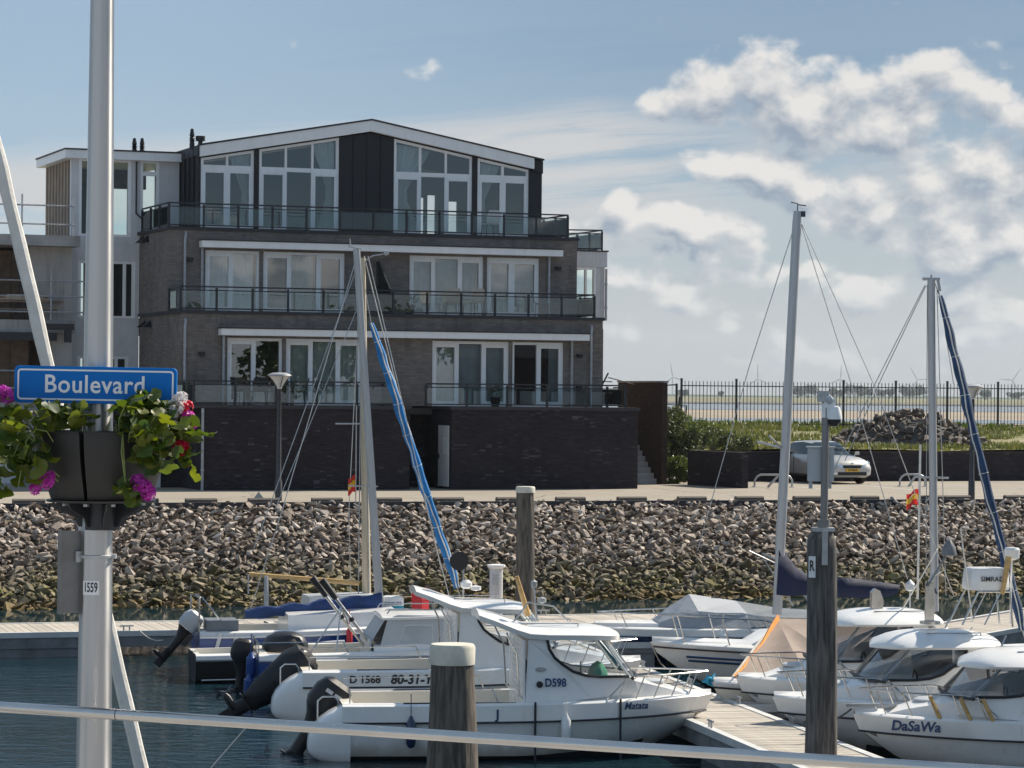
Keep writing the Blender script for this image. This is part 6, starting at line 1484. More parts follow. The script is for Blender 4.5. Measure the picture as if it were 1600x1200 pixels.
# --- wooden masted boat behind the pontoon
r6 = thing('wooden_mast_boat', 'white cabin boat with a slim wooden mast and bare wooden boom, beyond the pontoon', 'sailing boat', stern_loc(420, 990, 58.0), rad(15))
L = 4.6; hb, zs = build_hull(r6, L, 1.6, .72, .80, ('gel_cream', 'gel_cream', 'antifoul'), rub='wood_trim', tr=.75)
build_deck(r6, L, hb, zs, .25, .6, lambda t: .20 if t < .65 else .06, floor=.4)
b = MB(); b.loft([[(.7, -.5, .8), (.7, .5, .8), (.75, .42, 1.30), (.75, -.42, 1.30)], [(2.2, -.5, .85), (2.2, .5, .85), (2.1, .42, 1.33), (2.1, -.42, 1.33)]], smooth=False); b.build('cabin', M['gel_grey'], r6)
m0, m1 = at(573, 940, 58.6), at(566, 403, 58.6)
b = MB(); b.tube([tolocal(r6, m0), tolocal(r6, m1)], [.092, .066], 10); ms = b.build('mast', M['mast_wood'], r6)
b = MB(); q = tolocal(r6, m1); b.tube([q+Vector((0, 0, -.1)), q+Vector((.22, 0, .05)), q+Vector((.5, 0, .1))], .016, 6); b.lathe([(0, 0), (.05, .03), (.05, .1), (0, .12)], 8, (q.x+.5, q.y, q.z+.05)); b.build('masthead', M['steel_galv'], ms)
b = MB(); b.tube([tolocal(r6, at(561, 911, 58.5)), tolocal(r6, at(389, 897, 58.1))], [.052, .04], 8); b.build('boom', M['varnish'], r6)
for (px, y0, y1) in ((388, 897, 928), (416, 900, 952)): b = MB(); b.tube([tolocal(r6, at(px, y0, 58)), tolocal(r6, at(px, y1, 58))], .018 if px < 400 else .05, 6); b.build('boom_crutch', M['steel_galv'], r6)
wire(r6, [at(569, 400, 58.6), at(690, 890, 58.6)], .012); wire(r6, [at(566, 405, 58.6), at(560, 930, 58.5)], .012); wire(r6, [at(570, 405, 58.6), at(577, 930, 58.5)], .012); wire(r6, [at(560, 490, 58.6), at(545, 800, 58.5), at(548, 930, 58.5)], .009)
f_ = thing('small_flag', 'small red and yellow flag by the slim wooden mast', 'flag', at(556, 757, 58.4), .2)
def flagmesh(t, w, h):
    for i, (a, c, m) in enumerate(((0, .35, 'flag_red'), (.35, .7, 'flag_yellow'), (.7, 1, 'flag_red'))):
        v = []; n = 7
        for k in range(n+1):
            q = k/n; dz = -.25*w*q*q
            v += [(-w*q, .05*math.sin(q*6), h*a-h/2+dz+.03*math.sin(q*5)), (-w*q, .05*math.sin(q*6), h*c-h/2+dz+.03*math.sin(q*5+c))]
        MB().add(v, [(2*k, 2*k+2, 2*k+3, 2*k+1) for k in range(n)], 0, True).build('flag_stripe', M[m], t, sharp=180)
flagmesh(f_, .16, .34)
b = MB(); b.tube([(0, 0, -.4), (0, 0, 1.6)], .012, 5); b.build('halyard', M['wire'], f_)
# outboard clamped on a rail, white and turquoise
p = at(612, 958, 56.9); t = thing('spare_outboard', 'white and turquoise outboard motor clamped near the foot of the masts', 'outboard motor', (p.x, 56.9, p.z), HB)
b = MB(); b.loft([[(.24*f*math.copysign(abs(math.cos(a))**.6, math.cos(a)), .13*f*math.copysign(abs(math.sin(a))**.6, math.sin(a)), z) for a in [k*math.pi/7 for k in range(14)]] for f, z in ((.85, .0), (1, .04), (1, .15))]); b.build('lower_cowling', M['turquoise'], t)
b = MB(); b.loft([[(.24*f*math.copysign(abs(math.cos(a))**.6, math.cos(a)), .13*f*math.copysign(abs(math.sin(a))**.6, math.sin(a)), z) for a in [k*math.pi/7 for k in range(14)]] for f, z in ((1.02, .152), (1, .28), (.85, .33), (.5, .35))]); cw = b.build('cowling', M['gel'], t)
link_mesh('lettering', text_mesh('EVINRUDE', .075, M['decal_blue'], .004, .001), cw, (0, -.136, .20), (math.pi/2, 0, 0))
b = MB(); b.box(-.06, .06, -.05, .05, -.75, 0); b.box(.15, .25, -.08, .08, -.12, .06); b.build('shaft', M['black'], t)
p = at(657, 918, 61.8); t = thing('red_locker', 'red plastic locker box behind the white boat roofs', 'locker', (p.x, 61.8, .52), HB); b = MB(); b.lathe([(.19, 0), (.19, p.z-.62), (.15, p.z-.53), (0, p.z-.52)], 4, smooth=False); b.build('locker_body', M['red'], t); b = MB(); b.lathe([(.205, p.z-.78), (.205, p.z-.74)], 4, smooth=False); b.build('locker_lid', M['red'], t)

for (x, z) in ((1.0, .42), (3.3, .45)): fender(r1, x, -hb_r1(x/5.72)-.07, z, 'navy_gel' if x < 2 else 'gel', .45, .075)
# --- right row
def bow_loc(px, py, z, L, rz, Y=None):
    a, bq = ray(px, py); t = (z-HC)/bq; return (a*t-L*math.cos(rz), t-L*math.sin(rz), 0)
HR = rad(192)
ra, L, hb, zs, X0 = pilothouse_boat('white pilothouse motorboat named DaSaWa with tan posts on its rail, nearest at the bottom right', bow_loc(1332, 1115, .90, 5.75, rad(188)), rad(188), roof='dome', eng=False, Zt=1.60, cabin_dx=-.12)
hull_text(ra, 'DaSaWa', .20, 4.98, .77, L, hb, 'decal_blue', side=1, shear=.15, bold=.005, off=.0)
rb, L, hb, zs, X0b = pilothouse_boat('white pilothouse motorboat with a round roof radar, second in the right row', bow_loc(1206, 1088, .90, 5.75, rad(190)), rad(190), roof='dome', Zt=1.66, cabin_dx=-.10)
rc, L, hb, zs, X0c = pilothouse_boat('white pilothouse motorboat behind the dark R pile, furthest of the three on the right', bow_loc(1150, 1058, .90, 5.75, HR), HR, roof='dome', Zt=1.76)
fender(rb, 3.4, hb(3.4/5.75)+.08, .42, 'gel', .45, .08); fender(ra, 3.0, hb(3.0/5.75)+.08, .42, 'navy_gel', .45, .08)
# radar and roof gear on the second boat
b = MB(); b.loft([[(X0b-.22+s_*.31*f, y*.30*f, z) for s_, y in ((-1, -.7), (-.7, -1), (.7, -1), (1, -.7), (1, .7), (.7, 1), (-.7, 1), (-1, .7))] for f, z in ((.96, 2.50), (1, 2.56), (.92, 2.80), (.86, 2.83))]); rd = b.build('radar', M['gel'], rb)
link_mesh('lettering', text_mesh('SIMRAD', .105, M['decal_black'], .004, .001), rd, (X0b-.22, .305, 2.67), (math.pi/2, 0, math.pi))
b = MB()
for y in (-.3, .3): b.tube([(X0b+.25, y, 1.98), (X0b+.0, y, 2.48), (X0b-.5, y, 2.48), (X0b-.55, y, 1.95)], .016, 6); b.tube([(X0b-.1, y, 1.98), (X0b-.35, y, 2.46)], .012, 6)
b.build('radar_frame', M['stainless'], rb)
b = MB(); b.tube([(X0b-.36, .36, 2.45), (X0b-.46, .34, 3.02)], [.035, .05], 8); b.build('boat_hook', M['varnish'], rb)
b = MB(); b.tube([(X0b-.58, .1, 1.98), (X0b-.60, .1, 2.95)], .014, 6); b.lathe([(.05, 0), (.11, .03), (.12, .16), (.10, .19), (0, .2)], 14, (X0b-.60, .1, 2.95)); b.build('gps_antenna', M['gel'], rb)
b = MB(); b.box(X0b+.60, X0b+.74, -.02, .02, 1.98, 2.62); b.tube([(X0b+.67, 0, 2.62), (X0b+.60, 0, 2.72), (X0b+.50, 0, 2.78)], .03, 8); b.lathe([(.16, 0), (.16, .04)], 12, (X0b+.66, 0, 1.98)); b.build('horn_post', M['stainless'], rb)
b = MB(); b.tube([(X0b+.72, .05, 2.55), (X0b+.45, .1, 3.02)], .018, 6); b.lathe([(.0, -.06), (.12, -.02), (.10, .10), (.03, .2)], 12, (X0b+.40, .1, 3.05)); b.build('search_light', M['tag_grey'], rb)
wire(rb, [tuple(Matrix.Translation(rb.location) @ Matrix.Rotation(rad(190), 4, 'Z') @ Vector((X0b-.05, -.1, 1.98))), at(1501, 826, 42.6)], .012, 'whip_antenna', 'sail_white')
for (x, s) in ((4.05, 1), (4.35, 1), (4.75, 1)):
    for bo in (ra,):
        b = MB(); b.tube([(x-.10, s*(hb(x/L)*.95+.01), zs(x/L)+.02), (x+.04, s*(hb(x/L)*.90+.01), zs(x/L)+.33)], .032, 6); b.build('rail_pad', M['varnish'], bo)
# gear on the third boat's roof
b = MB(); b.prism([(X0c+.62, 1.94), (X0c+.80, 1.94), (X0c+.80, 2.26), (X0c+.74, 2.32), (X0c+.66, 2.28), (X0c+.60, 2.12)], .04, .15, 'y'); b.build('roof_horn', M['stainless'], rc)
b = MB(); b.tube([(X0c+.1, 0, 1.98), (X0c+.1, 0, 2.30)], .012, 6); b.lathe([(.03, 0), (.08, .03), (.08, .12), (.0, .2)], 10, (X0c+.1, 0, 2.26)); b.build('lamp', M['gel_grey'], rc)
wire(rc, [tuple(Matrix.Translation(rc.location) @ Matrix.Rotation(HR, 4, 'Z') @ Vector((X0c+.3, .2, 1.98))), at(1465, 858, 46.0)], .014, 'antenna', 'sail_white')
# anchor on DaSaWa's bow
b = MB(); b.obox((5.60, 0, 1.02), (.5, .05, .04)); b.add([(5.2, -.12, 1.0), (5.2, .12, 1.0), (5.05, 0, 1.06), (5.3, 0, .96)], [(0, 1, 2), (0, 1, 3), (0, 2, 3), (1, 2, 3)]); b.build('anchor', M['steel_galv'], ra)
# navy speedboat under a grey cover
rs_ = thing('speedboat', 'navy and white speedboat under a grey peaked cover', 'speedboat', bow_loc(926, 981, .76, 6.6, rad(194)), rad(194))
L = 6.6; hb, zs = build_hull(rs_, L, 2.3, .76, .76, ('gel', 'navy_gel', 'antifoul'), rub='gel_grey', rake=1.0, tr=.9, full=.3, split=1, band=.12)
build_deck(rs_, L, hb, zs, .25, .4, lambda t: .10, floor=.5)
b = MB(); rings = []
for (x, w_, z) in ((.4, .85, .98), (1.6, .95, 1.05), (2.7, .98, 1.12), (3.6, .96, 1.27), (4.6, .80, 1.42), (5.05, .58, 1.15), (5.35, .42, .92)):
    rings.append([(x, -w_, .80), (x, -w_*.8, .82+(z-.82)*.5), (x, 0, z), (x, w_*.8, .82+(z-.82)*.5), (x, w_, .80)])
b.loft(rings, lambda i, j: 0 if i >= 3 else 1, closed=False, caps=False, smooth=False); b.build('boat_cover', [M['cover_grey'], M['cover_slate'], M['cover_grey']], rs_)
bow_rail(rs_, L, hb, zs, 3.6, .30, 3); fender(rs_, 4.2, hb(4.2/L)+.08, .5, 'gel', .5, .09)
for s in (-1, 1): b = MB(); b.tube([(1.6, s*.9, 1.0), (2.4, s*.5, 1.9), (3.2, s*.4, 2.25)], .02, 6); b.tube([(2.9, s*.4, 2.1), (2.1, s*.8, 1.1)], .018, 6); b.build('cover_bow', M['alu'], rs_)
# striped sailing boat with the tall mast
rt_ = thing('striped_sailboat', 'white sailing boat with blue hull stripes and the tallest mast', 'sailing boat', bow_loc(1016, 1003, 1.05, 6.6, rad(189)), rad(189))
L = 6.6; hb, zs = build_hull(rt_, L, 2.2, .90, 1.05, ('gel', 'gel', 'antifoul'), rub='wood_trim', rake=.95, tr=.7, full=.3)
build_deck(rt_, L, hb, zs, .3, 1.8, lambda t: .25 if t < .72 else .05, floor=.5)
for dz in (.22, .29):
    b = MB(); b.tube([(L*(k/14)-.95*max(0, (k/14-.55)/.45)**1.4*dz/1.4, hb(k/14)*(.985)+.006, zs(k/14)-dz) for k in range(3, 14)], .018, 4); b.build('hull_stripe', M['decal_blue'], rt_)
bow_rail(rt_, L, hb, zs, 4.2, .48, 3, .016)
ma, mt2 = at(1214, 960, 52.3), at(1246, 330, 52.3)
b = MB(); b.tube([tolocal(rt_, ma), tolocal(rt_, ma.lerp(mt2, .97)), tolocal(rt_, mt2)], [.092, .085, .07], 12); mast = b.build('mast', M['alu_mast'], rt_)
q = tolocal(rt_, mt2); b = MB(); b.box(q.x-.14, q.x+.06, q.y-.04, q.y+.04, q.z-.10, q.z); b.tube([q, q+Vector((0, 0, .14)), q+Vector((.12, 0, .16))], .012, 5); b.tube([q+Vector((0, 0, .12)), q+Vector((-.16, 0, .10))], .012, 5); b.build('masthead', M['steel_dark'], mast)
b = MB(); rings = []
c0, c1 = at(1216, 850, 52.2), at(1400, 920, 53.0)
for k in range(15):
    f = k/14; top = at(1216+f*190, [845, 868, 886, 895, 898, 899, 900, 901, 903, 904, 906, 908, 910, 912, 914][k], 52.3+f*.8); bot = at(1211+f*190, [931, 933, 933, 932, 932, 933, 934, 935, 936, 936, 936, 936, 935, 934, 930][k], 52.3+f*.8)
    t_, b_ = tolocal(rt_, top), tolocal(rt_, bot); w_ = .17-.05*f+.02*math.sin(k*1.7)
    rings.append([t_+Vector((0, w_*.25, 0)), t_.lerp(b_, .45)+Vector((.03*math.sin(k), w_, 0)), b_+Vector((0, w_*.7, .03)), b_+Vector((0, -w_*.7, .03)), t_.lerp(b_, .45)+Vector((0, -w_, 0)), t_+Vector((0, -w_*.25, 0))])
b.loft(rings); b.build('sail_cover', M['navy_canvas'], rt_, sharp=60)
for (a, c) in (((1244, 345), (1170, 575)), ((1170, 575), (1090, 860)), ((1250, 345), (1330, 600)), ((1330, 600), (1418, 905)), ((1253, 350), (1365, 600)), ((1365, 600), (1490, 930)), ((1246, 345), (1232, 600)), ((1232, 600), (1222, 850)), ((1238, 380), (1212, 850)), ((1247, 350), (1236, 500))): wire(rt_, [at(*a, 52.3), at(*c, 52.3)], .008)
b = MB(); q = tolocal(rt_, at(1221, 700, 52.3)); b.tube([q, q+Vector((.35, .5, .22))], .02, 6); b.build('spreader', M['alu_mast'], rt_); b = MB(); b.tube([q, q+Vector((.3, -.6, .1))], .02, 6); b.build('spreader', M['alu_mast'], rt_)
# tarpaulin covered boat
ru = thing('covered_boat', 'open boat under a pinkish tan tarpaulin tent with orange edges', 'boat', bow_loc(1112, 1072, .72, 5.6, rad(193)), rad(193))
L = 5.6; hb, zs = build_hull(ru, L, 2.0, .70, .78, ('gel_grey', 'gel_cream', 'antifoul'), rub='rubber', tr=.9)
build_deck(ru, L, hb, zs, .2, .6, lambda t: .04, floor=.35)
apx = tolocal(ru, at(1214, 966, 49.9)); apx2 = Vector((apx.x-2.4, apx.y, apx.z-.05))
lf = [(5.25, 0, .86), (4.2, hb(.75)+.02, .80), (3.1, hb(.55)+.04, .76), (.9, hb(.15)+.04, .74)]; rfp = [(x, -y, z) for x, y, z in lf]
b = MB()
def sheet(pa, pb, pc, n=8):
    v = []; f = []; idx = {}
    pa, pb, pc = Vector(pa), Vector(pb), Vector(pc)
    for i in range(n+1):
        for j in range(n+1-i):
            u_, v_ = i/n, j/n; p = pa*(1-u_-v_)+pb*u_+pc*v_; nrm = (pb-pa).cross(pc-pa).normalized(); e = min(u_, v_, 1-u_-v_)
            p = p-nrm*(.28*e if nrm.z > 0 else -.28*e)+nrm*.02*mnoise.noise(p*2.5)*min(1, e*6); idx[(i, j)] = len(v); v.append(p)
    for i in range(n):
        for j in range(n-i):
            f.append((idx[(i, j)], idx[(i+1, j)], idx[(i, j+1)]))
            if j < n-i-1: f.append((idx[(i+1, j)], idx[(i+1, j+1)], idx[(i, j+1)]))
    b.add(v, f, 0, True)
for side in (lf, rfp):
    sheet(lf[0], side[1], apx); sheet(side[1], side[2], apx); sheet(apx, side[2], apx2); sheet(side[2], side[3], apx2)
b.build('tarpaulin', M['tarp'], ru, sharp=30)
b = MB(); A_ = Vector(lf[0]); 
def ribbon(a, c, w, lift=.012):
    a, c = Vector(a), Vector(c); d = (c-a).normalized(); s_ = d.cross(Vector((0, 1, 0))).normalized()*w; n = 10; v = []
    for k in range(n+1):
        p = a.lerp(c, k/n)+Vector((.02, .16, lift+.03))+Vector((0, .03*math.sin(k*1.3), 0)); p.z -= .10*math.sin(k/n*math.pi); v += [p-s_*(.4+.8*k/n), p+s_*(.4+.8*k/n)]
    b.add(v, [(2*k, 2*k+1, 2*k+3, 2*k+2) for k in range(n)], 0, True)
ribbon(A_, apx, .042); b.build('tarpaulin_edge', M['tarp_orange'], ru, sharp=180)
b = MB(); b.tube([A_, apx, apx2], .02, 6); b.build('ridge_rope', M['rope'], ru)
# cord and blue rope at its bow
t = thing('blue_rope', 'tangle of bright blue mooring rope at the bow of the tarpaulin boat', 'rope', at(1118, 1066, 47.6), HR); b = MB(); rr = random.Random(4); pts = [Vector((rr.uniform(-.22, .18), rr.uniform(-.2, .2), rr.uniform(-.10, .14))) for _ in range(22)]
sm = []
for a, c in zip(pts, pts[1:]): sm += [a.lerp(c, q/3) for q in range(3)]
b.tube(sm, .022, 5); b.tube([pts[-1], Vector((-.6, .1, .10)), Vector((-.8, .1, .16))], .022, 5); b.build('rope_coil', M['rope_blue'], t)
# sailing boat at far right, bow outside the picture
rv = thing('dark_jib_sailboat', 'sailing boat with a dark blue furled jib whose thin mast stands at the right', 'sailing boat', (3.6, 53.1, 0), rad(-4))
L = 6.2; hb, zs = build_hull(rv, L, 2.1, .62, .85, ('gel', 'navy_gel', 'antifoul'), rub='gel_grey', tr=.75)
build_deck(rv, L, hb, zs, .25, 2.0, lambda t: .18 if t < .7 else .05, floor=.4)
mb2, mt3 = at(1460, 955, 53), at(1455, 436, 53)
b = MB(); b.tube([tolocal(rv, mb2), tolocal(rv, mt3)], [.080, .070], 12); mast = b.build('mast', M['alu_mast'], rv)
q = tolocal(rv, mt3); b = MB(); b.tube([q+Vector((-.16, 0, 0)), q+Vector((.16, 0, 0))], .03, 6); b.tube([q, q+Vector((0, 0, .08))], .02, 6); b.tube([q+Vector((.12, 0, 0)), q+Vector((.16, 0, -.22))], .03, 6); b.build('masthead', M['alu_mast'], mast)
furled(rv, at(1469, 462, 53), at(1597, 985, 52.5), .082, 'dark_blue_sail', strip='sail_white')
wire(rv, [at(1460, 440, 53), at(1469, 465, 53)], .01, 'forestay'); wire(rv, [at(1597, 980, 52.5), at(1606, 1010, 52.4)], .02, 'forestay')
for (a, c) in (((1445, 446), (1368, 598)), ((1368, 598), (1300, 740)), ((1447, 446), (1380, 585)), ((1380, 585), (1320, 720)), ((1449, 445), (1447, 900)), ((1464, 450), (1478, 930)), ((1467, 455), (1490, 600))): wire(rv, [at(*a, 53), at(*c, 53)], .008)
b = MB(); q = tolocal(rv, at(1459, 746, 53)); b.tube([q+Vector((-.3, .3, 0)), q, q+Vector((.25, -.2, .0))], .022, 6); b.build('spreader', M['alu_mast'], rv)
link_mesh('lettering', text_mesh('A', .17, M['decal_black'], .004, .003), mast, tolocal(rv, at(1460, 924, 53))+Vector((0, -.085, 0)), (math.pi/2, 0, 0))
f_ = thing('small_flag', 'small red and yellow flag on the thin pole beside the right mast', 'flag', at(1435, 778, 54), .2); flagmesh(f_, .24, .28)
b = MB(); b.tube([(0, 0, -1.9), (.03, 0, 1.0)], .022, 6); b.build('halyard', M['sail_white'], f_)
# mooring lines between boats and walkway
def line(label, a, c, sag, r, m):
    t = thing('mooring_line', label, 'rope', a); pts = []
    for k in range(13): f = k/12; p = a.lerp(c, f); p.z -= sag*4*f*(1-f); pts.append(p-a)
    b = MB(); b.tube(pts, r, 5); b.build('rope_strand', M[m], t)
line('pale mooring line hanging from the pontoon cleat to the blue sailing boat stern', at(218, 985, 58.6), at(255, 1000, 57), .08, .012, 'rope')
line('dark mooring line from the striped sailing boat to the walkway', at(1018, 1005, 50.5), at(1045, 1046, 51.5), .1, .012, 'rope')
line('dark mooring line from the DaSaWa bow down to the walkway', at(1330, 1108, 40.8), at(1240, 1120, 43.8), .15, .014, 'rope_dark')
# coil of pale rope on the pontoon's edge
# ================================================================== FOREGROUND: BOULEVARD, RAIL, LAMP POLE, FLOWERS
b = MB(); b.box(-60, 60, -14, 14.6, 2.45, 2.95); bq = b.build('boulevard', M['concrete']); bq['kind'] = 'structure'
b = MB(); b.box(-60, 60, 14.2, 14.58, -1.5, 2.448); bq = b.build('quay_wall', M['concrete']); bq['kind'] = 'structure'
YP = 14.0
# white furled headsail of a yacht just outside the picture
yb = thing('near_yacht', 'yacht below the quay whose white furled headsail slants up past the lamp pole', 'sailing boat', (-6.3, 24.8, 0), rad(-2))
L = 3.6; hb, zs = build_hull(yb, L, 1.6, .7, .95, ('gel', 'gel', 'antifoul'), tr=.9); build_deck(yb, L, hb, zs, .25, .6, lambda t: .1)
furled(yb, at(-28, 130, 24), at(244, 1300, 24), .058, 'sail_white', strip=None, wob=.35)
wire(yb, [at(244, 1300, 24), (-2.9, 24.6, .95)], .02, 'forestay')
wire(yb, [at(398, 1122, 24), at(330, 1200, 24)], .008, 'shroud')
# hand rail
ra0, ra1 = at(-40, 1102, 13.7), at(640, 1146, 13.2)
hr = thing('hand_rail', 'round stainless steel hand rail along the boulevard edge in front', 'railing', (ra0.x, ra0.y, 2.95)); d = ra1-ra0
b = MB(); b.tube([Vector((0, 0, ra0.z-2.95))-d*2, Vector((0, 0, ra0.z-2.95)), d+Vector((0, 0, ra0.z-2.95)), d*3.2+Vector((0, 0, ra0.z-2.95))], .0265, 16); b.build('rail_tube', M['stainless'], hr)
for k in (-1.6, 2.2, 3.0): b = MB(); q = d*k; b.tube([q, q+Vector((0, 0, ra0.z-2.95))], .024, 12); b.build('post', M['stainless'], hr)
q = d*((188+40)/680)+Vector((0, 0, ra0.z-2.95)); b = MB(); b.tube([q-d*.001, q+d*.001], .0275, 16); b.build('joint', M['steel_dark'], hr)
# lamp pole
pt, pb = at(162, 40, YP), at(150, 1140, YP)
lp = thing('lamp_pole', 'thick brushed metal lamp pole carrying the blue street sign and the flowers', 'lamp pole', (pb.x-.008, YP, 2.95))
zl = lambda py: at(150, py, YP).z-2.95
ax = lambda z: (pt.x-pb.x)/(pt.z-pb.z)*(z+2.95-pb.z)
def pr(z): f = (z+2.95-pb.z)/(pt.z-pb.z); return .0850+(.0588-.0850)*f
b = MB(); rings = []
for z in [0]+list(np.linspace(.2, 7.2, 40)): rings.append([(ax(z)+pr(z)*math.cos(2*math.pi*j/36), pr(z)*math.sin(2*math.pi*j/36), z) for j in range(36)])
b.loft(rings); b.build('pole', M['pole_metal'], lp)
b = MB(); z = zl(869); b.lathe([(pr(z)+.003, -.008), (pr(z)+.006, -.006), (pr(z)+.006, .006), (pr(z)+.003, .008)], 32, (ax(z), 0, z)); b.obox((ax(z)+pr(z)+.008, 0, z), (.02, .05, .022)); b.build('strap', M['steel_galv'], lp)
z = zl(917); a0 = math.radians(-101)
b = MB(); n = 9; v = []
for k in range(n+1):
    a = a0-.52+1.04*k/n; v += [(ax(z)+(pr(z)+.0018)*math.cos(a), (pr(z)+.0018)*math.sin(a), z-.034), (ax(z)+(pr(z)+.0018)*math.cos(a), (pr(z)+.0018)*math.sin(a), z+.034)]
b.add(v, [(2*k, 2*k+2, 2*k+3, 2*k+1) for k in range(n)], 0, True); sk = b.build('number_sticker', M['sign_white'], lp)
lm = text_mesh('1559', .062, M['decal_black'], .001, .0012)
for vtx in lm.vertices:          # wrap the digits round the pole
    a = a0+vtx.co.x/(pr(z)+.002)*.58; rr_ = pr(z)+.0028+vtx.co.z; hgt = vtx.co.y*1.05
    vtx.co = (ax(z)+rr_*math.cos(a), rr_*math.sin(a), z+hgt)
link_mesh('lettering', lm, sk)
# grey metal sign seen almost edge on, strapped to the pole
z0, z1 = zl(958), zl(829); sgp = thing('side_sign', 'weathered grey metal sign seen nearly edge on, strapped to the lamp pole', 'sign', (lp.location.x+ax(z0)-.122, YP-.02, 2.95+z0), rad(24))
b = MB(); b.box(-.052, .060, -.004, .004, 0, z1-z0); b.box(-.056, -.048, -.02, .03, -.004, z1-z0+.004); b.box(.052, .064, -.014, .014, 0, z1-z0); b.build('panel', M['tag_grey'], sgp)
b = MB(); b.box(.02, .10, -.03, -.005, (z1-z0)*.62, (z1-z0)*.75); b.build('bracket', M['steel_galv'], sgp)

# street sign
s0, s1 = at(23, 570, YP-.12), at(276, 634, YP-.12)
cx, cz = (s0.x+s1.x)/2, (s0.z+s1.z)/2; SW, SH = s1.x-s0.x, s0.z-s1.z-.012
sg = thing('street_sign', 'blue street name sign reading Boulevard with white border', 'street sign', (cx, YP-.12, cz-SH/2)); sg.rotation_euler = (0, rad(.55), 0)
def rrect(w, h, r, n=5):
    p = []
    for (sx, sz, a) in ((1, -1, -90), (1, 1, 0), (-1, 1, 90), (-1, -1, 180)):
        for k in range(n+1): t_ = rad(a+90*k/n); p.append((sx*(w/2-r)+r*math.cos(t_), sz*(h/2-r)+r*math.sin(t_)+SH/2))
    return p
b = MB(); b.prism(rrect(SW, SH, .022), -.012, .012, 'y'); b.build('panel', M['sign_blue'], sg, bevel=.003)
oa, ia = rrect(SW-.030, SH-.030, .017), rrect(SW-.046, SH-.046, .011); n = len(oa)
b = MB(); b.add([(x, -.0138, z) for x, z in oa]+[(x, -.0138, z) for x, z in ia], [(i, (i+1) % n, n+(i+1) % n, n+i) for i in range(n)]); b.build('border', M['sign_white'], sg)
lm = text_mesh('Boulevard', .122, M['sign_white'], .0012, .0016, 0, 1.06); link_mesh('lettering', lm, sg, (-.004, -.0145, SH*.50), (math.pi/2, 0, 0), (.93, 1, 1))
b = MB(); b.box(-.06, .12, .012, .06, SH*.3, SH*.7); b.build('clamp', M['steel_galv'], sg)

# planters round the pole
zt_, zb_ = at(150, 673, YP).z, at(150, 779, YP).z; PC = Vector((lp.location.x+ax(zt_-2.95)+.02, YP, 0)); HP = zt_-zb_
def planter_seg(label, a0, a1, group='planter segments round the lamp pole'):
    t = thing('planter', label, 'planter', (PC.x, PC.y, zb_), 0, group)
    b = MB(); na, nz_ = 14, 10; ri = .075
    def rad_(f): return .243+.082*math.sin(f*math.pi/2)**1.1
    out = []; 
    for k in range(nz_+1):
        f = k/nz_; sh = .05*math.sin(f*math.pi*.9)*0
        out.append([((rad_(f))*math.cos(a0+(a1-a0)*j/na), rad_(f)*math.sin(a0+(a1-a0)*j/na), HP*f) for j in range(na+1)])
    n = na+1; v = [p for r_ in out for p in r_]; f_ = [(k*n+j, k*n+j+1, (k+1)*n+j+1, (k+1)*n+j) for k in range(nz_) for j in range(na)]
    b.add(v, f_, 0, True)
    inn = [[(ri*math.cos(a0+(a1-a0)*j/na), ri*math.sin(a0+(a1-a0)*j/na), HP*q) for j in range(na+1)] for q in (0, 1)]
    b.add(inn[0]+inn[1], [(j, j+1, n+j+1, n+j) for j in range(na)], 0, True)
    for e in (0, na): b.add([out[k][e] for k in range(nz_+1)]+[inn[1][e], inn[0][e]], [tuple(range(nz_+3))])
    b.add(out[0]+inn[0], [(j, j+1, n+j+1, n+j) for j in range(na)])
    b.build('bucket', M['basket'], t, sharp=50)
    b = MB(); b.tube([(( rad_(1)+.002)*math.cos(a0+(a1-a0)*j/na), (rad_(1)+.002)*math.sin(a0+(a1-a0)*j/na), HP-.006) for j in range(na+1)], .008, 6); b.build('rim', M['basket'], t)
    b = MB(); so_ = [[(r_*math.cos(a0+(a1-a0)*j/na), r_*math.sin(a0+(a1-a0)*j/na), HP-.03) for j in range(na+1)] for r_ in (ri+.003, rad_(.92)-.004)]; b.add(so_[0]+so_[1], [(j, j+1, n+j+1, n+j) for j in range(na)]); b.build('soil', M['pile_dark'], t)
    return t
g_ = .035; sa = rad(-99)
planter_seg('charcoal planter segment on the front left of the lamp pole', sa-2.02, sa-g_)
planter_seg('charcoal planter segment on the front right of the lamp pole', sa+g_, sa+2.02)
planter_seg('charcoal planter segment at the back of the lamp pole', sa+2.02+2*g_, sa+2*math.pi-2.02-2*g_)
br = thing('planter_bracket', 'black metal bracket plate carrying the planters on the lamp pole', 'bracket', (PC.x, PC.y, zb_-.09))
b = MB(); b.lathe([(.085, .070), (.262, .076), (.266, .086), (.085, .086)], 40); b.build('tray', M['rail'], br)
for k in range(8):
    a = k*math.pi/4+.25; b = MB(); b.prism([(.086, -.045), (.086, .069), (.25, .069), (.23, .045), (.13, .0), (.11, -.045)], -.004, .004, 'y'); b.xf(Matrix.Rotation(a, 4, 'Z')); b.build('arm', M['rail'], br)
b = MB(); b.lathe([(.083, -.06), (.092, -.06), (.092, .07), (.083, .07)], 32); b.build('collar', M['rail'], br)
for k in range(10): a = k*math.pi/5+.1; b = MB(); b.obox((.20*math.cos(a), .20*math.sin(a), .064), (.03, .02, .012), a); b.build('bolt', M['steel_galv'], br)

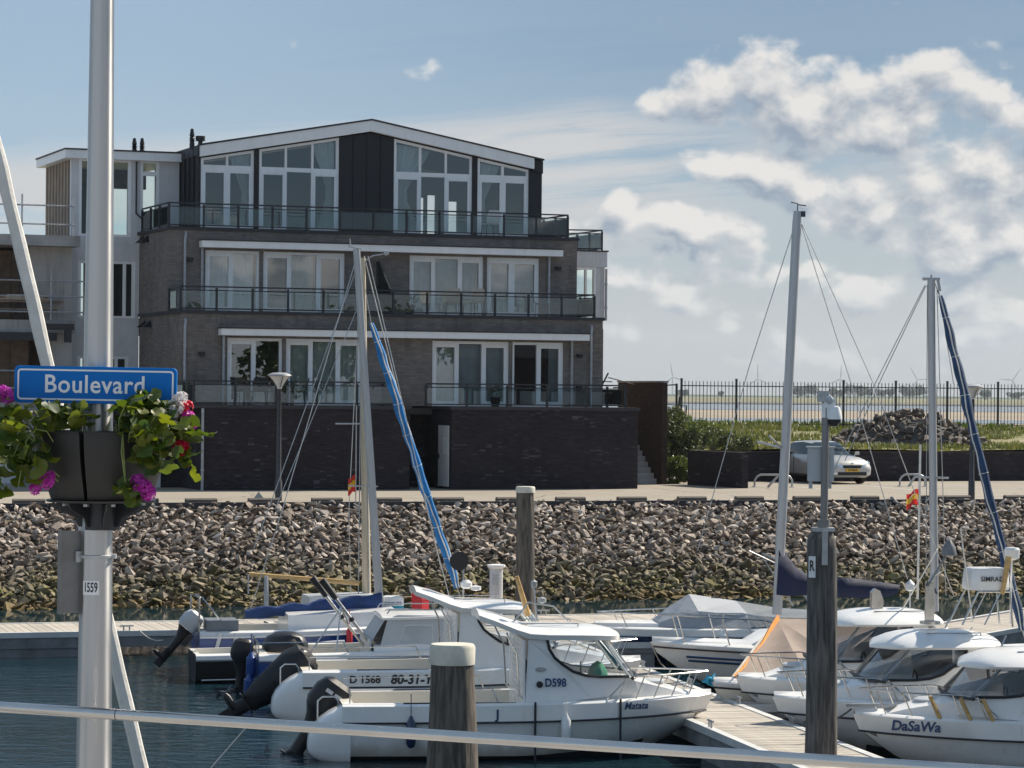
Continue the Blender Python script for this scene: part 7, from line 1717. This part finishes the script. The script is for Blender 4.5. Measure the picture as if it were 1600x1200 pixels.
# geraniums: leaves, stems and flower heads as separate pieces
def leaf_mesh(seed, n=18):
    r = random.Random(seed); v = [(0, 0, 0)]; lob = r.choice((5, 6, 7))
    for k in range(n+1):
        a = -2.75+5.5*k/n; q = (1+.16*abs(math.sin(a*lob/2))+.05*math.sin(a*lob*2))*(.82 if abs(a) > 2.3 else 1); v.append((q*math.cos(a)*.5+.12, q*math.sin(a)*.5, .13*math.sin(a*3+seed)*q*.5+.10*q*q-.05))
    m = MB().add(v, [(0, k, k+1) for k in range(1, n+1)], 0, True).mesh('leaf', M['geranium'], 180)
    return m
LM = [leaf_mesh(k) for k in range(7)]
def petal_cluster(m, seed, n=26):
    r = random.Random(seed); b = MB()
    for k in range(n):
        d = Vector((r.gauss(0, 1), r.gauss(0, 1), r.gauss(.25, 1))).normalized(); c = d*r.uniform(.35, .5)
        for j in range(4):
            t1 = d.orthogonal().normalized(); t1.rotate(Matrix.Rotation(j*1.57+r.uniform(-.3, .3), 3, d)); t2 = d.cross(t1)
            b.add([c, c+t1*.17+t2*.10+d*.06, c+t1*.27+d*.03, c+t1*.17-t2*.10+d*.06], [(0, 1, 2, 3)])
    return b.mesh('flower_head', M[m])
PM = {m: [petal_cluster(m, 7+k) for k in range(3)] for m in ('petal_pink', 'petal_red', 'petal_white')}
rg = random.Random(77)
def geranium(label, seeds, n_leaf, flowers, seed, spread, smin=.045, smax=.10):
    r = random.Random(seed); c = at(*seeds[0][:2], YP-seeds[0][2]); t = thing('geranium', label, 'flower plant', (PC.x, PC.y, zt_-.03), 0, 'geraniums in the pole planters')
    o0 = Vector(t.location); k = 0
    sb = MB()
    while k < n_leaf:
        px, py, dy, rx, ry = seeds[r.randrange(len(seeds))]
        qx, qy = r.gauss(0, .5), r.gauss(0, .5)
        if qx*qx+qy*qy > 1: continue
        p = at(px+qx*rx, py+qy*ry, YP-dy+r.gauss(0, .05))-o0
        s = r.uniform(smin, smax); o = link_mesh('leaf', LM[r.randrange(7)], t, p, (r.uniform(-.9, 1.2)+.4, r.uniform(-.8, .8), r.uniform(0, 6.28)), (s, s, s)); k += 1
        if r.random() < .16:
            root = Vector((p.x*.75, p.y*.75, min(p.z, .0)-.02)) if p.z > -.02 else Vector((p.x*.88, p.y*.88, .03))
            mid = root.lerp(p, .5)+Vector((r.uniform(-.02, .02), r.uniform(-.03, .0), .02)); sb.tube([root, mid, p], .0035, 4)
    for (px, py, dy, size, m) in flowers:
        p = at(px, py, YP-dy)-o0; o = link_mesh('flower_head', PM[m][r.randrange(3)], t, p, (r.uniform(-.5, .5), r.uniform(-.5, .5), r.uniform(0, 6)), (size*1.25,)*3)
        root = Vector((p.x*.8, p.y*.8, min(-.02, p.z))); sb.tube([root, root.lerp(p, .6)+Vector((.0, -.02, .03)), p], .004, 5)
    sb.build('stem', M['stem'], t)
    return t
geranium('green geranium with magenta flowers spilling over the left planter', [(55, 655, .26, 60, 26), (35, 690, .30, 46, 46), (48, 725, .33, 34, 30), (8, 655, .2, 44, 36), (100, 652, .24, 50, 20), (110, 648, .0, 50, 22), (10, 745, .30, 34, 40), (20, 700, .1, 50, 50)], 150,
         [(10, 618, .2, .062, 'petal_pink'), (6, 612, .2, .05, 'petal_pink'), (73, 752, .30, .062, 'petal_pink'), (76, 745, .30, .05, 'petal_pink'), (55, 765, .3, .045, 'petal_pink'), (115, 652, .1, .03, 'petal_pink')], 1, .3)
geranium('green geranium with white, red and magenta flowers spilling over the right planter', [(220, 650, .26, 50, 24), (235, 640, .2, 44, 26), (222, 695, .34, 34, 40), (238, 715, .34, 36, 40), (275, 672, .24, 46, 26), (250, 680, .32, 40, 40), (205, 768, .33, 24, 22), (300, 675, .2, 30, 20), (282, 720, .22, 30, 34), (195, 655, .1, 36, 24), (232, 622, .22, 20, 18)], 190,
         [(283, 624, .2, .055, 'petal_white'), (275, 638, .22, .06, 'petal_white'), (268, 646, .22, .055, 'petal_white'), (291, 637, .18, .055, 'petal_red'), (294, 655, .2, .062, 'petal_pink'), (298, 662, .2, .05, 'petal_pink'), (280, 700, .28, .06, 'petal_red'), (284, 697, .28, .05, 'petal_red'), (291, 723, .2, .034, 'petal_red'), (222, 764, .33, .075, 'petal_pink'), (232, 770, .33, .06, 'petal_pink'), (216, 752, .32, .055, 'petal_pink')], 2, .3)
# ================================================================== AIR
b = MB(); b.box(-6800, 6800, -120, 9300, -3.0, 190)
hz = b.build('haze', None if False else M['white_paint']); hz['kind'] = 'stuff'
hm = D.materials.new('sea air'); hm.use_nodes = True; nt = hm.node_tree; nt.nodes.clear(); q = NB(nt)
pv = q.n('ShaderNodeVolumePrincipled'); pv.inputs['Density'].default_value = 0.00006; pv.inputs['Color'].default_value = (0.80, 0.90, 1.0, 1); pv.inputs['Anisotropy'].default_value = 0.2
ou = q.n('ShaderNodeOutputMaterial'); nt.links.new(pv.outputs[0], ou.inputs['Volume'])
hz.data.materials.clear(); hz.data.materials.append(hm); hz['label'] = 'thin pale sea air over the whole view'
